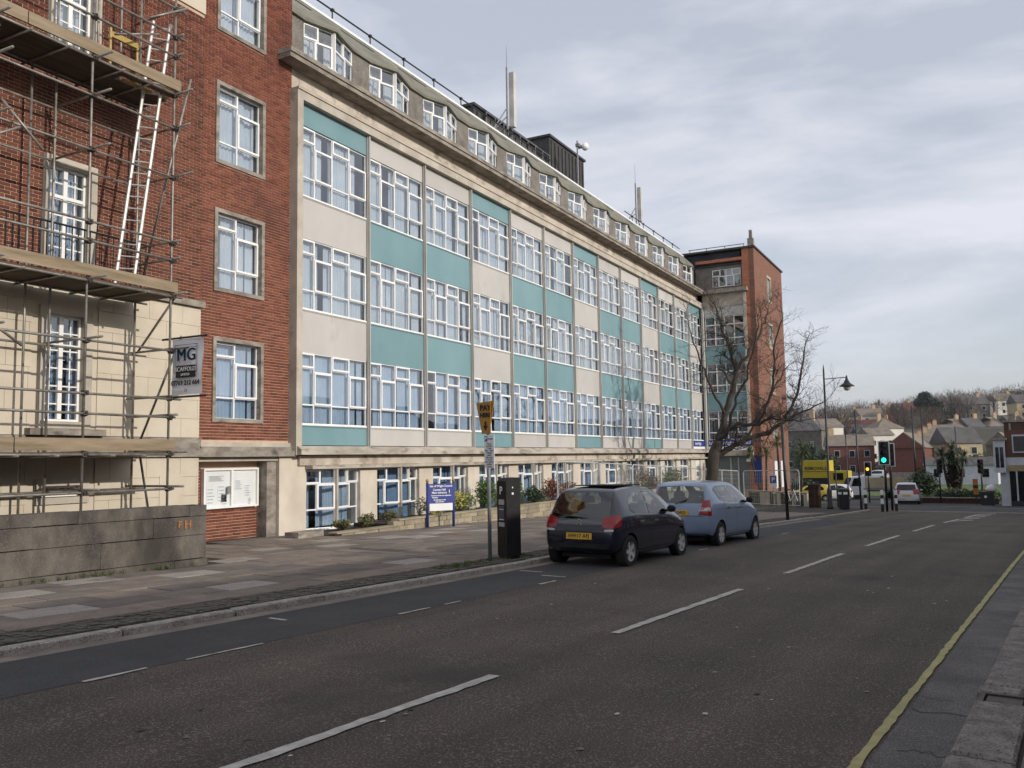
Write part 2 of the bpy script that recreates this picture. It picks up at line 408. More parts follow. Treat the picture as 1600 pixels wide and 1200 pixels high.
WOOD = mat('scaffold_board_wood', (0.19, 0.145, 0.09), (0.31, 0.245, 0.165), scale=3, rough=0.85, bump=0.3, bscale=25, stretch=(.35, 2, 3), dirt=((0.16, 0.12, 0.08), 2.0, 0.6))
WOODD = mat('scaffold_deck_wood', (0.07, 0.052, 0.034), (0.14, 0.105, 0.072), scale=3, rough=0.9, stretch=(.35, 2, 3))
COUP = mat('coupler_iron', (0.045, 0.038, 0.033), (0.10, 0.08, 0.065), scale=20, rough=0.7, metal=0.3)
BLUEP = mat('council_blue', (0.020, 0.035, 0.20), (0.026, 0.045, 0.235), scale=1, rough=0.5)
SIGNW = mat('sign_white', (0.74, 0.74, 0.74), (0.80, 0.80, 0.80), scale=1, rough=0.5)
SIGNY = mat('sign_yellow_brown', (0.36, 0.185, 0.03), (0.42, 0.225, 0.045), scale=3, rough=0.6)
IRON = mat('railing_iron', (0.012, 0.012, 0.013), (0.03, 0.028, 0.026), scale=9, rough=0.55)
BARK = mat('bark', (0.036, 0.030, 0.024), (0.082, 0.068, 0.054), scale=5, rough=0.95, bump=0.6, bscale=18, stretch=(1, 1, .3))
TWIG = mat('twig', (0.038, 0.030, 0.025), (0.07, 0.055, 0.044), scale=2, rough=0.95)

# tyre-polished bands along the street
def bands(m, amt=.28):
    N, L = m.node_tree.nodes, m.node_tree.links; b = N['Principled BSDF']; src = b.inputs['Base Color'].links[0].from_socket
    g = N.new('ShaderNodeNewGeometry'); r0 = N.new('ShaderNodeVectorRotate'); r0.rotation_type = 'Z_AXIS'; r0.inputs['Angle'].default_value = -RA
    sc = N.new('ShaderNodeMapping'); sc.inputs['Scale'].default_value = (.05, 1.25, .05); L.new(g.outputs['Position'], r0.inputs['Vector']); L.new(r0.outputs[0], sc.inputs['Vector'])
    n = N.new('ShaderNodeTexNoise'); n.inputs['Scale'].default_value = 1.0; n.inputs['Detail'].default_value = 5; L.new(sc.outputs[0], n.inputs['Vector'])
    mr = N.new('ShaderNodeMapRange'); mr.inputs[1].default_value = .3; mr.inputs[2].default_value = .7; mr.inputs[3].default_value = 1 - amt; mr.inputs[4].default_value = 1 + amt; L.new(n.outputs['Fac'], mr.inputs[0])
    h = N.new('ShaderNodeHueSaturation'); L.new(src, h.inputs['Color']); L.new(mr.outputs[0], h.inputs['Value']); L.new(h.outputs[0], b.inputs['Base Color'])
bands(ASPH); bands(ASPHD, .2)
# ================================================================== the setting: ground, street, pavement
def strip(name, t0, t1, n0, n1, dz, m, step=1.0, parent=None, kind='structure', **kw):
    mb = MB(); k = max(1, int(round((t1 - t0) / step)))
    for i in range(k + 1):
        t = t0 + (t1 - t0) * i / k
        a = n0(t) if callable(n0) else n0; b = n1(t) if callable(n1) else n1
        mb.v += [tuple(tn(t, a, gz(t) + dz)), tuple(tn(t, b, gz(t) + dz))]
    mb.f += [(2 * i, 2 * i + 2, 2 * i + 3, 2 * i + 1) for i in range(k)]
    me = mb.raw(name, m)
    return link(name, me, parent, kind=kind, **kw)

# terrain sheet to the horizon
mb = MB()
ts = [-60, -20, 0, 10, 18, 22, 25, 28, 31, 35, 40, 43, 46, 50, 56, 60, 67, 75, 80, 85, 92, 100, 125, 150, 160, 170, 185, 200, 230, 260, 295, 330, 390, 450, 525, 600, 700, 800, 1400]
ns = [-1500, -900, -400, -200, -120, -60, -30, -10, 0, 10, 30, 60, 90, 150, 260, 500, 900, 1500]
for t in ts:
    for n in ns:
        und = 0 if t < 260 else 3.0 * sin(n * .012 + t * .004) + 2.0 * sin(n * .031 + 1.3)
        mb.v.append(tuple(tn(t, n, gz(t) - 0.03 + und)))
W_ = len(ns)
for i in range(len(ts) - 1):
    for j in range(W_ - 1):
        mb.f.append((i * W_ + j, (i + 1) * W_ + j, (i + 1) * W_ + j + 1, i * W_ + j + 1))
link('terrain', mb.raw('terrain', HILLM), kind='structure')

K_L = 8.74                                  # left kerb face
def kerb_n(t):                              # the kerb line swings left into the side street
    if t < 34: return K_L
    if t < 46: return K_L + 0.045 * (t - 34)
    return K_L + 0.54 + 0.16 * (t - 46) ** 1.75
road = strip('road', -30, 76, 0.80, lambda t: max(7.17, min(40, kerb_n(t) + 0.1)) if t > 33 else 7.17, 0.0, ASPH)
strip('side_road', 54, 84, -45, 0.82, 0.002, ASPHD, step=2)
strip('crossing_road', 58, 90, 8.9, 70, 0.004, ASPHD, step=2)
strip('junction_asphalt', 48.5, 84, 0.82, 8.9, 0.006, ASPHD, step=2)
strip('parking_lane', -30, 34, 7.165, 8.50, 0.003, ASPHD)
strip('gutter', -30, 34, 8.498, K_L + 0.01, 0.006, GUTTER)
strip('worn_road_edge', -30, 60, 0.80, 1.20, 0.004, ASPHG)
strip('junction_band', 47.2, 48.6, 0.82, 9.2, 0.005, GUTTER)

# painted markings, each a sheet with ragged ends
def dash(name, t0, t1, n0, n1, m, dz=0.009, seed=0, rag=0.012):
    r = random.Random(seed); mb = MB(); k = max(2, int((t1 - t0) / 0.12))
    for i in range(k + 1):
        t = t0 + (t1 - t0) * i / k
        e = 0 if rag == 0 else r.uniform(-rag, rag)
        e2 = 0 if rag == 0 else r.uniform(-rag, rag)
        mb.v += [tuple(tn(t, n0 + e, gz(t) + dz)), tuple(tn(t, n1 + e2, gz(t) + dz))]
    mb.f += [(2 * i, 2 * i + 2, 2 * i + 3, 2 * i + 1) for i in range(k)]
    return link(name, mb.raw(name, m), road)
for i in range(-2, 6):
    t0 = 8.42 + 6.25 * i
    dash('centre_line', t0, t0 + 4.0, 4.28, 4.385, WHITE_RD, seed=i)
dash('edge_line', -20, 46, 1.225, 1.285, YELL_RD, seed=31, rag=0.008)
for i, (a, b) in enumerate([(1.0, 2.3), (4.15, 4.75), (5.15, 6.05), (8.15, 8.75), (9.05, 9.4), (11.4, 11.9), (17.9, 18.4), (24, 24.6)]):
    dash('bay_line', a, b, 7.115, 7.165, WHITE_RD, seed=50 + i)
for i, (t, a, b) in enumerate([(12.35, 7.25, 7.72), (12.75, 7.95, 8.4), (7.1, 8.0, 8.3)]):
    dash('bay_corner_mark', t, t + 0.06, a, b, WHITE_RD, seed=70 + i)
for i in range(5):                          # zigzag hatching towards the junction
    t = 34.5 + i * 2.3
    mb = MB(); a = tn(t, 4.35, gz(t) + .009); b = tn(t + 1.9, 3.75, gz(t + 1.9) + .009); w = tn(0.32, 0.0)
    mb.v += [tuple(a), tuple(a + w), tuple(b + w), tuple(b)]; mb.f.append((0, 1, 2, 3))
    link('hatch_mark', mb.raw('hatch_mark', WHITE_RD), road)
for i, (t, a, b) in enumerate([(52, 1.5, 3.2), (57, 2, 6), (61, 5, 8), (66, -4, 1), (68.5, 3, 4.5), (62, -9, -3), (56.5, 10.0, 13.0)]):
    dash('give_way_mark', t, t + 0.35, a, b, WHITE_RD, dz=0.014, seed=90 + i)
# bits of worn paint and gum on the asphalt
for i in range(120):
    t = RND.uniform(3.0, 16); n = RND.uniform(1.5, 6.9); r = RND.uniform(0.008, 0.028); mb = MB()
    mb.v += [tuple(tn(t + r * RND.uniform(.6, 1.6) * cos(a), n + r * RND.uniform(.5, 1.2) * sin(a), gz(t) + 0.008)) for a in (0, 1, 2.1, 3.1, 4.2, 5.2)]
    mb.f.append(tuple(range(6)))
    link('gum_spot', mb.raw('gum_spot', RND.choice((GUTTER, WHITE_RD, JOINT))), road)
# cracks in the worn strip by the near kerb
for i, (t, n0, n1, w) in enumerate([(6.9, .82, 1.18, .012), (7.3, .95, 1.2, .008), (5.9, .83, 1.1, .01), (9.6, .84, 1.0, .008)]):
    mb = MB()
    for k in range(7):
        n = n0 + (n1 - n0) * k / 6; j = RND.uniform(-.05, .05)
        mb.v += [tuple(tn(t + j, n, gz(t) + .0085)), tuple(tn(t + j + w, n, gz(t) + .0085))]
    mb.f += [(2 * k, 2 * k + 1, 2 * k + 3, 2 * k + 2) for k in range(6)]
    link('crack', mb.raw('crack', BLACKR), road)

# left kerb: granite stones one by one
kerb = strip('kerb', -12, 50, lambda t: kerb_n(t) + 0.03, lambda t: kerb_n(t) + 0.155, 0.05, JOINT)
t = -6.0; i = 0
while t < 47:
    ln = RND.uniform(1.45, 2.3); tm = t + ln / 2
    ang = RA + (math.atan2(kerb_n(t + ln) - kerb_n(t), ln))
    p = tn(t, kerb_n(t), gz(t))
    slope = math.atan2(gz(t + ln) - gz(t), ln)
    M = Matrix.Translation(p) @ Matrix.Rotation(ang, 4, 'Z') @ Matrix.Rotation(-slope, 4, 'Y')
    h = 0.092 + RND.uniform(-.008, .008)
    mb = MB(); mb.cbox(0.012, ln - 0.018, RND.uniform(-.012, .012), 0.145 + RND.uniform(0, .012), -0.08, h, 0.016)
    link('kerb_stone', mb.mesh('kerb_stone', GRANITE), kerb, M=M)
    t += ln; i += 1
# right kerb
kerb_r = strip('near_kerb', -12, 56, 0.47, 0.79, 0.02, JOINT)
t = -2.0
while t < 34:
    ln = RND.uniform(1.05, 1.75)
    if 7.35 < t + ln / 2 < 7.7: ln = .35
    if abs(t + ln - 7.2) < 0.8 and t < 6.6: ln = 7.2 - t
    small = abs(t - 7.2) < 1e-6
    slope = math.atan2(gz(t + ln) - gz(t), ln)
    M = Matrix.Translation(tn(t, 0.46, gz(t))) @ Matrix.Rotation(RA, 4, 'Z') @ Matrix.Rotation(-slope, 4, 'Y')
    if small:                               # gully: shorter stone and a framed iron cover
        mb = MB(); mb.cbox(0.008, 0.22, 0.06, 0.36, -.05, .055, .02); link('kerb_stone', mb.mesh('kerb_stone', GRANITED), kerb_r, M=Matrix.Translation(tn(t + .34, 0.46, gz(t + .34))) @ Matrix.Rotation(RA, 4, 'Z'))
        mb = MB(); mb.ring(0, .31, 0, .33, .035, 0, .05); Mr = Matrix.Translation(tn(t + .01, 0.46, gz(t) + .055)) @ Matrix.Rotation(RA, 4, 'Z') @ Matrix.Rotation(-pi / 2, 4, 'X').inverted()
        mb2 = MB(); mb2.box(0, .035, 0, .33, 0, .05).box(.275, .31, 0, .33, 0, .05).box(.035, .275, 0, .035, 0, .05).box(.035, .275, .295, .33, 0, .05).box(.05, .26, .05, .28, 0, .038)
        link('drain_cover', mb2.mesh('drain_cover', COUP), kerb_r, M=Matrix.Translation(tn(t + .01, 0.46, gz(t))) @ Matrix.Rotation(RA, 4, 'Z'))
        t += .57; continue
    mb = MB(); mb.cbox(0.008, ln - 0.008, RND.uniform(-.01, .01), 0.345 + RND.uniform(-.012, .012), -0.08, 0.055 + RND.uniform(-.006, .012), 0.018)
    link('kerb_stone', mb.mesh('kerb_stone', GRANITED), kerb_r, M=M)
    t += ln
near_pave = strip('near_pavement', -14, 56, -2.4, 0.475, 0.02, JOINT)
for i in range(26):
    for j in range(4):
        t = -1 + i * .92 + (j % 2) * .45; n = .44 - (j + 1) * .62
        mb = MB(); mb.cbox(.004, .912, .004, .612, -.05, .05 + RND.uniform(-.003, .003), .006)
        slope = math.atan2(gz(t + .9) - gz(t), .9)
        link('paving_slab', mb.mesh('paving_slab', SLABS[RND.choice([0, 2, 2, 2])]), near_pave, M=Matrix.Translation(tn(t, n, gz(t))) @ Matrix.Rotation(RA, 4, 'Z') @ Matrix.Rotation(-slope, 4, 'Y'))

# left pavement: bed, sett strip along the kerb, slabs
pave = strip('pavement', -16, 58, lambda t: kerb_n(t) + 0.15, lambda t: max(24.0, kerb_n(t) + 2), 0.085, JOINT)
SL_L, SL_W = 0.94, 0.62
spots = []
for j in range(13):
    n = K_L + 0.30 + 0.46 + j * SL_W
    for i in range(-4, 44):
        t = i * SL_L + (j % 2) * SL_L * .5
        c = tn(t + SL_L / 2, n + SL_W / 2)
        if c.y > 15.9 or t > 38: continue
        if n > 13.0 and t < 9.9: continue
        if c.y > 14.55 and c.x > 17.6: continue
        spots.append((c.x ** 2 + c.y ** 2, t, n, i, j))
spots.sort()
shared = {}
def slab_mesh(mi, v):
    if (mi, v) not in shared:
        mb = MB(); mb.cbox(.006, SL_L - .006, .006, SL_W - .006, 0.02, .112 + v * .004, .008); shared[(mi, v)] = mb.mesh('paving_slab', SLABS[mi])
    return shared[(mi, v)]
LIGHT = {(7, 5), (5, 1), (8, 1), (12, 1), (11, 6), (14, 7), (9, 4), (17, 8), (15, 9), (20, 9), (19, 8), (13, 8), (6, 4), (5, 4), (22, 10), (24, 6)}
rest = MB()
for q, (d, t, n, i, j) in enumerate(spots):
    hr = random.Random(i * 131 + j * 17).random()
    mi = 3 if (i, j) in LIGHT or hr > 0.955 else (4 if hr > .91 else (2 if hr < .25 else (1 if hr > .6 else 0)))
    slope = math.atan2(gz(t + .9) - gz(t), .9)
    M = Matrix.Translation(tn(t, n, gz(t))) @ Matrix.Rotation(RA, 4, 'Z') @ Matrix.Rotation(-slope, 4, 'Y')
    if q < 300: link('paving_slab', slab_mesh(mi, RND.randint(-1, 1)), pave, M=M)
    else: rest.cbox(.004, SL_L - .004, .004, SL_W - .004, 0.02, .112, .006, M)
if rest.v: rest.build('paving_slabs_far', SLABS[1], pave, kind='stuff')
mb = MB()                                   # small setts between kerb and slabs (too small to pick apart)
for i in range(0, 420):
    t = -3 + i * .1
    for j in range(5):
        n = kerb_n(t) + 0.165 + j * .118
        M = Matrix.Translation(tn(t, n, gz(t))) @ Matrix.Rotation(RA, 4, 'Z')
        mb.box(.004, .093, .004, .106, .05, .100 + RND.uniform(-.006, .008), M)
mb.build('sett_strip', SETT, pave, kind='stuff')
# grass tufts along the foot of the grey wall and the sign post
GRASSB = mat('grass_blades', (0.05, 0.075, 0.02), (0.10, 0.125, 0.04), scale=3, rough=0.9)
def tufts(name, pts, m, hmin=.03, hmax=.09, n=14, parent=None, rad=.12):
    mb = MB()
    for (x, y, z) in pts:
        for k in range(n):
            a = RND.uniform(0, 2 * pi); r = RND.uniform(0, rad); h = RND.uniform(hmin, hmax); w = .006
            b = Vector((x + r * cos(a), y + r * sin(a), z)); tip = b + Vector((RND.uniform(-.04, .04), RND.uniform(-.04, .04), h)); d = Vector((cos(a + 1.3) * w, sin(a + 1.3) * w, 0))
            mb.add([b - d, b + d, tip], [(0, 1, 2)])
    return link(name, mb.raw(name, m), parent, kind='stuff')
tp = []
for i in range(60):
    t = RND.uniform(3, 10); p = tn(t, 13.44 + RND.uniform(-.05, .04)); tp.append((p.x, p.y, gz(t) + .11))
for i in range(40):
    t = RND.uniform(11.6, 14.4); p = tn(t, RND.uniform(9.05, 9.45)); tp.append((p.x, p.y, gz(t) + .095))
for i in range(24):
    t = RND.uniform(30, 46); p = tn(t, RND.uniform(11.5, 15)); tp.append((p.x, p.y, gz(t) + .10))
tufts('grass_tufts', tp, GRASSB, parent=pave)
# lawns and green beyond the junction
strip('lawn', 92, 128, -30, 60, 0.02, GRASS, step=4)
strip('lawn_verge', 62, 72, 16, 60, 0.03, GRASS, step=2)
strip('far_road', 128, 150, -40, 70, 0.02, ASPHD, step=4)

# ================================================================== main office block
BAY = 3.1
def XK(k): return (k + 5.775) * BAY
NB = 13
XE = 58.2
office = thing('office_building', 'long postwar office block with teal and pale grey panels between window bands', 'building', (17.9, 16.3, -0.2))
WT = [11.22, 7.99, 4.76]; WB_ = [9.22, 6.01, 2.80]

# walls behind the glazing, floors, end walls
mb = MB()
mb.box(17.80, XE, 17.30, 28, -2.5, 13.0); mb.build('wall', INTER, office)
mb = MB()
for z0, z1 in ((1.70, 2.22), (4.9, 5.9), (8.1, 9.1), (11.3, 12.9)):
    mb.box(17.80, XE, 16.42, 17.28, z0, z1)
mb.build('floor_slab', INTER, office)
# window: frame + panes + curtain, built once, shared
def win_layout():
    xs = [0.0, 0.62, 1.38, 2.16, 2.96]; h = 1.97; out = []
    for c in range(4):
        x0, x1 = xs[c], xs[c + 1]
        if c % 2 == 0:
            out += [(x0, x1, h - .42, h, True), (x0, x1, .53, h - .42, False), (x0, x1, 0, .53, False)]
        else:
            out += [(x0, x1, h - .52, h, False), (x0, x1, .53, h - .52, True), (x0, x1, 0, .53, False)]
    return out
def frame_mesh(name, lay, sill=None, post=None):
    mb = MB()
    for x0, x1, z0, z1, thick in lay:
        if thick: mb.ring(x0 + .004, x1 - .004, z0 + .004, z1 - .004, .050, -.028, .05)
        else: mb.ring(x0, x1, z0, z1, .019, 0, .05)
    if sill: mb.box(*sill)
    return mb.mesh(name, WHITEP)
def pane_mesh(w, h):
    mb = MB(); mb.box(0, w, -.003, .003, 0, h); return mb.mesh('pane', GLASS)
PC = {}
def add_panes(par, lay, sep, M0=None):
    M0 = M0 or Matrix()
    allm = MB()
    for x0, x1, z0, z1, th in lay:
        b = .050 if th else .017; y = .0 if th else .025
        if sep:
            key = (round(x1 - x0 - 2 * b, 3), round(z1 - z0 - 2 * b, 3))
            if key not in PC: PC[key] = pane_mesh(*key)
            tilt = Matrix.Rotation(RND.uniform(-.008, .008), 4, 'X') @ Matrix.Rotation(RND.uniform(-.006, .006), 4, 'Z')
            local('pane', PC[key], par, M0 @ Matrix.Translation((x0 + b, y, z0 + b)) @ tilt)
        else: allm.box(x0 + b, x1 - b, y - .003, y + .003, z0 + b, z1 - b)
    if not sep: local('glazing', allm.mesh('glazing', GLASS), par, M0)
def curtain_mesh(w, h, seed, m, cov=.88):
    r = random.Random(seed); mb = MB(); x = 0.02; amp = .035
    spans = []
    while x < w - .1:
        if r.random() < cov:
            L = r.uniform(.35, 1.3); spans.append((x, min(w - .02, x + L))); x += L + r.choice([0, .02, .06, .25])
        else: x += r.uniform(.15, .5)
    for a, b in spans:
        n = max(6, int((b - a) / .03)); o = len(mb.v); ph = r.uniform(0, 6)
        for i in range(n + 1):
            xx = a + (b - a) * i / n
            y = amp * sin(xx * 2 * pi / .12 + ph) + .01 * sin(xx * 17 + ph)
            mb.v += [(xx, y, 0.02), (xx, y * .6, h - .02)]
        mb.f += [(o + 2 * i, o + 2 * i + 2, o + 2 * i + 3, o + 2 * i + 1) for i in range(n)]
    me = mb.raw('curtain', m); me.polygons.foreach_set('use_smooth', [True] * len(me.polygons)); return me
LAY = win_layout()
WFRAME = frame_mesh('window', LAY, sill=(-.01, 2.97, -.04, .05, -.045, -.001))
CUR = {(f, s): curtain_mesh(2.94, 1.95, 10 * f + s, CURT[0 if f < 2 else 1]) for f in range(3) for s in range(5)}
for f in range(3):
    for k in range(NB):
        w = link('window', WFRAME, office, M=Matrix.Translation((XK(k) + .055, 16.19, WB_[f] + .0)))
        add_panes(w, LAY, k < 6)
        local('curtain', CUR[(f, (k * 3 + f) % 5)], w, Matrix.Translation((0, .15, 0)))
MB().box(57.90, 58.24, 15.93, 16.06, 2.2, 11.85).build('corner_strip', ALU, office)
# spandrel panels
for k in range(NB):
    for row, (z0, z1) in enumerate(((11.235, 11.84), (8.00, 9.165), (4.77, 5.955), (2.215, 2.745))):
        teal = (k % 3 == 0) if row in (0, 3) else (k % 3 != 0)
        if row == 3 and k == 12: continue
        mb = MB(); mb.box(XK(k) + .052, XK(k + 1) - .052, 16.185, 16.26, z0, z1)
        mb.box(XK(k) + .052, XK(k + 1) - .052, 16.165, 16.184, z1 - .02, z1)
        mb.build('spandrel_panel', TEAL if teal else PALE, office)
MULL = MB().box(-.048, .048, .06, .20, 0, 9.66).box(-.026, .026, 0, .059, 0, 9.66).mesh('mullion', ALU)
for k in range(0, NB):
    if k == 0: continue
    link('mullion', MULL, office, M=Matrix.Translation((XK(k), 16.07, 2.195)))
# stone surround
mb = MB(); mb.box(17.67, 17.90, 16.0, 16.42, 1.94, 12.17).box(17.90, XE, 16.0, 16.42, 11.86, 12.17); mb.build('stone_surround', STONE, office)
mb = MB(); mb.box(17.665, XE, 15.965, 15.999, 12.11, 12.20); mb.build('surround_fillet', STONE, office)
# sill ledge
mb = MB()
for a, b in ((17.70, XE),):
    mb.prism([(a, 15.84, 1.95), (a, 15.84, 2.09), (a, 16.0, 2.19), (a, 16.42, 2.19), (a, 16.42, 1.95)], (b - a, 0, 0))
mb.build('sill_ledge', LEDGE, office)
# frieze, canopy
mb = MB(); mb.box(17.73, XE, 16.34, 16.60, 12.17, 12.80); mb.build('frieze', FRIEZE, office)
mb = MB(); mb.box(17.17, XE, 15.82, 16.9, 12.80, 12.93).box(17.15, XE, 15.775, 16.9, 12.93, 13.06); mb.build('canopy', WEATH, office)

# dormer storey: folded (V) windows between pebbledash piers
def half_layout(w, zs, mirror=False):
    """zs: list of z levels bottom->top ; pattern as in photo"""
    out = []
    a = w * .52; b = w * .40
    z = zs
    rows = len(z) - 1
    top = (z[-2], z[-1]); mid = (z[-3], z[-2])
    L = [(0, a, *top, True), (a, w, *top, False), (0, b, *mid, False), (b, w, *mid, True)]
    if rows == 3: L.append((0, w, z[0], z[1], False))
    if mirror: L = [(w - x1, w - x0, z0, z1, t) for x0, x1, z0, z1, t in L]
    return L
def seg_M(p0, p1, z):
    d = Vector((p1[0] - p0[0], p1[1] - p0[1], 0)); a = math.atan2(d.y, d.x)
    return Matrix.Translation((p0[0], p0[1], z)) @ Matrix.Rotation(a, 4, 'Z'), d.length
DOR = [(.60, 16.60), (1.60, 16.28), (2.82, 16.58)]
_, wl_ = seg_M(DOR[0], DOR[1], 0); _, wr_ = seg_M(DOR[1], DOR[2], 0)
LL = half_layout(wl_ - .04, [0, .70, 1.16]); LR = half_layout(wr_ - .04, [0, .70, 1.16], True)
FL = frame_mesh('dormer_window', LL, sill=(-.01, wl_, -.05, .05, -.05, -.001)); FR = frame_mesh('dormer_window', LR, sill=(0, wr_, -.05, .05, -.05, -.001))
CD = [curtain_mesh(2.2, 1.2, 80 + i, CURT[0]) for i in range(3)]
POST = MB().box(-.035, .035, -.05, .03, -.05, 1.2).mesh('corner_post', WHITEP)
for k in range(NB):
    x = XK(k)
    pts = [(x + a, b) for a, b in DOR]
    if pts[2][0] > XE - .2: break
    M1, _ = seg_M(pts[0], pts[1], 13.40); M2, _ = seg_M(pts[1], pts[2], 13.40)
    w1 = link('dormer_window', FL, office, M=M1); add_panes(w1, LL, k < 4)
    w2 = link('dormer_window', FR, office, M=M2 @ Matrix.Translation((.04, 0, 0))); add_panes(w2, LR, k < 4)
    local('corner_post', POST, w2, Matrix.Translation((-.04, -.015, 0)) @ Matrix.Rotation(.1, 4, 'Z'))
    local('curtain', CD[k % 3], w1, M1.inverted() @ Matrix.Translation((x + .62, 16.78, 13.38)))
    mb = MB(); mb.prism([(pts[0][0], 16.95, 13.06), (pts[0][0], 16.60, 13.06), (pts[1][0], 16.28, 13.06), (pts[2][0], 16.58, 13.06), (pts[2][0], 16.95, 13.06)], (0, 0, .285))
    mb.build('dormer_apron', LEDGE, office)
    mb = MB(); mb.box(x + 2.82, min(x + 3.70, XE), 16.545, 16.95, 13.06, 14.60); mb.build('pier', PEBBLE, office)
mb = MB(); mb.box(17.75, XK(0) + .60, 16.545, 16.95, 13.06, 14.60); mb.build('pier', PEBBLE, office)
mb = MB(); mb.box(17.8, XE, 16.96, 28, 13.0, 15.40); mb.build('attic_wall', INTER, office)
# mansard roof following the folded line
mb = MB(); top = MB(); ed = MB()
lo = [(17.7, 16.43)]
for k in range(NB):
    lo += [(XK(k) + DOR[0][0], 16.47), (XK(k) + DOR[1][0], 16.13), (XK(k) + DOR[2][0], 16.45)]
lo = [p for p in lo if p[0] < XE - .3] + [(XE - .25, 16.44)]
RY, RZ = 17.15, 15.62
for (xa, ya), (xb, yb) in zip(lo, lo[1:]):
    mb.add([(xa, ya, 14.66), (xb, yb, 14.66), (xb, RY, RZ), (xa, RY, RZ), (xa, ya, 14.57), (xb, yb, 14.57), (xb, 17.0, 14.57), (xa, 17.0, 14.57)],
           [(0, 1, 2, 3), (4, 5, 1, 0), (4, 7, 6, 5)])
mb.build('mansard_roof', ROOFG, office)
ed.box(17.7, XE - .3, RY - .03, RY + .20, RZ - .01, RZ + .07); ed.build('roof_edge', WHITEP, office)
top.box(17.7, XE + 9, RY + .2, 28, 15.40, RZ - .02); top.build('flat_roof', ROOFG, office)
# roof rail
mb = MB(); mb.tube((17.9, 17.2, RZ + .42), (36.8, 17.2, RZ + .42), .028); mb.tube((46.6, 17.2, RZ + .42), (XE - 1, 17.2, RZ + .42), .028); mb.build('roof_rail', IRON, office)
RP = MB().tube((0, 0, 0), (0, 0, .42), .024).box(-.05, .05, -.05, .05, .38, .46).mesh('rail_post', IRON)
x = 18.6
while x < XE - 1:
    if not (36.9 < x < 46.5): link('rail_post', RP, office, M=Matrix.Translation((x, 17.2, RZ)))
    x += 1.95
# plant rooms on the roof: ribbed dark cladding
def plant(x0, x1, y0, y1, z1, pitch):
    mb = MB(); mb.box(x0, x1, y0, y1, 15.5, z1); o = mb.build('plant_room', DARKC, office)
    x = x0 + pitch / 2
    while x < x1:
        mb = MB(); mb.box(x - .03, x + .03, y0 - .05, y0 - .001, 15.6, z1 - .16); mb.build('cladding_rib', DARKC, o); x += pitch
    y = y0 + .5
    while y < y1:
        mb = MB(); mb.box(x0 - .05, x0 - .001, y - .03, y + .03, 15.6, z1 - .16); mb.build('cladding_rib', DARKC, o); y += 1.1
    mb = MB(); mb.box(x0 - .10, x1 + .10, y0 - .10, y1 + .1, z1 - .001, z1 + .12); mb.build('coping', DARKC, o)
plant(32.4, 38.6, 19.0, 22.5, 17.62, .62)
plant(40.3, 44.9, 19.0, 20.9, 18.80, .46)
mb = MB()                                   # rail in front of the low plant room
for z in (16.0, 16.45, 16.9): mb.tube((31.8, 18.0, z), (38.2, 18.0, z), .022, seg=6)
for i in range(9): mb.tube((31.8 + i * .8, 18.0, 15.6), (31.8 + i * .8, 18.0, 16.9), .02, seg=6)
mb.build('roof_guard_rail', GALV, office)

# ground floor: piers, folded windows, bands
mb = MB(); mb.box(17.95, XE, 16.12, 17.28, 1.66, 1.93); mb.build('ground_floor_band', FRIEZE, office)
mb = MB(); mb.box(18.25, XE, 15.93, 16.6, 1.555, 1.655); mb.build('drip_moulding', LEDGE, office)
GF = [(.42, 16.30), (1.40, 16.00), (2.70, 16.28)]
_, gl_ = seg_M(GF[0], GF[1], 0); _, gr_ = seg_M(GF[1], GF[2], 0)
zs = [0, .52, 1.23, 1.63]
GLL = half_layout(gl_ - .04, zs); GLR = half_layout(gr_ - .04, zs, True)
GFL = frame_mesh('ground_floor_window', GLL, sill=(-.01, gl_, -.06, .06, -.07, -.001)); GFR = frame_mesh('ground_floor_window', GLR, sill=(0, gr_, -.06, .06, -.07, -.001))
CG = [curtain_mesh(2.25, 1.6, 120 + i, CURT[2] if i else CURT[1], .97) for i in range(4)]
GPOST = MB().box(-.045, .045, -.05, .04, -.07, 1.63).mesh('corner_post', STONE)
for k in range(NB - 1):
    x = XK(k); pts = [(x + a, b) for a, b in GF]
    M1, _ = seg_M(pts[0], pts[1], -.09); M2, _ = seg_M(pts[1], pts[2], -.09)
    w1 = link('ground_floor_window', GFL, office, M=M1); add_panes(w1, GLL, k < 4)
    w2 = link('ground_floor_window', GFR, office, M=M2 @ Matrix.Translation((.04, 0, 0))); add_panes(w2, GLR, k < 4)
    local('corner_post', GPOST, w2, Matrix.Translation((-.04, -.01, 0)))
    local('curtain', CG[(k * 3) % 4], w1, M1.inverted() @ Matrix.Translation((x + .44, 16.62, -.1)))
    mb = MB(); mb.prism([(pts[0][0], 16.7, -1.9), (pts[0][0], 16.30, -1.9), (pts[1][0], 15.98, -1.9), (pts[2][0], 16.28, -1.9), (pts[2][0], 16.7, -1.9)], (0, 0, 1.735))
    mb.build('window_apron', CREAM, office)
    mb = MB(); mb.box(x + 2.70, x + 3.52, 16.15, 16.75, -2.0, 1.553); mb.build('pier', CREAM, office)
mb = MB(); mb.box(17.25, XK(0) + .40, 16.20, 16.75, -1.0, 1.553).box(17.25, 18.24, 16.20, 16.75, 1.554, 1.655).box(17.25, 17.94, 16.20, 16.75, 1.656, 1.925); mb.build('pier', CREAM, office)
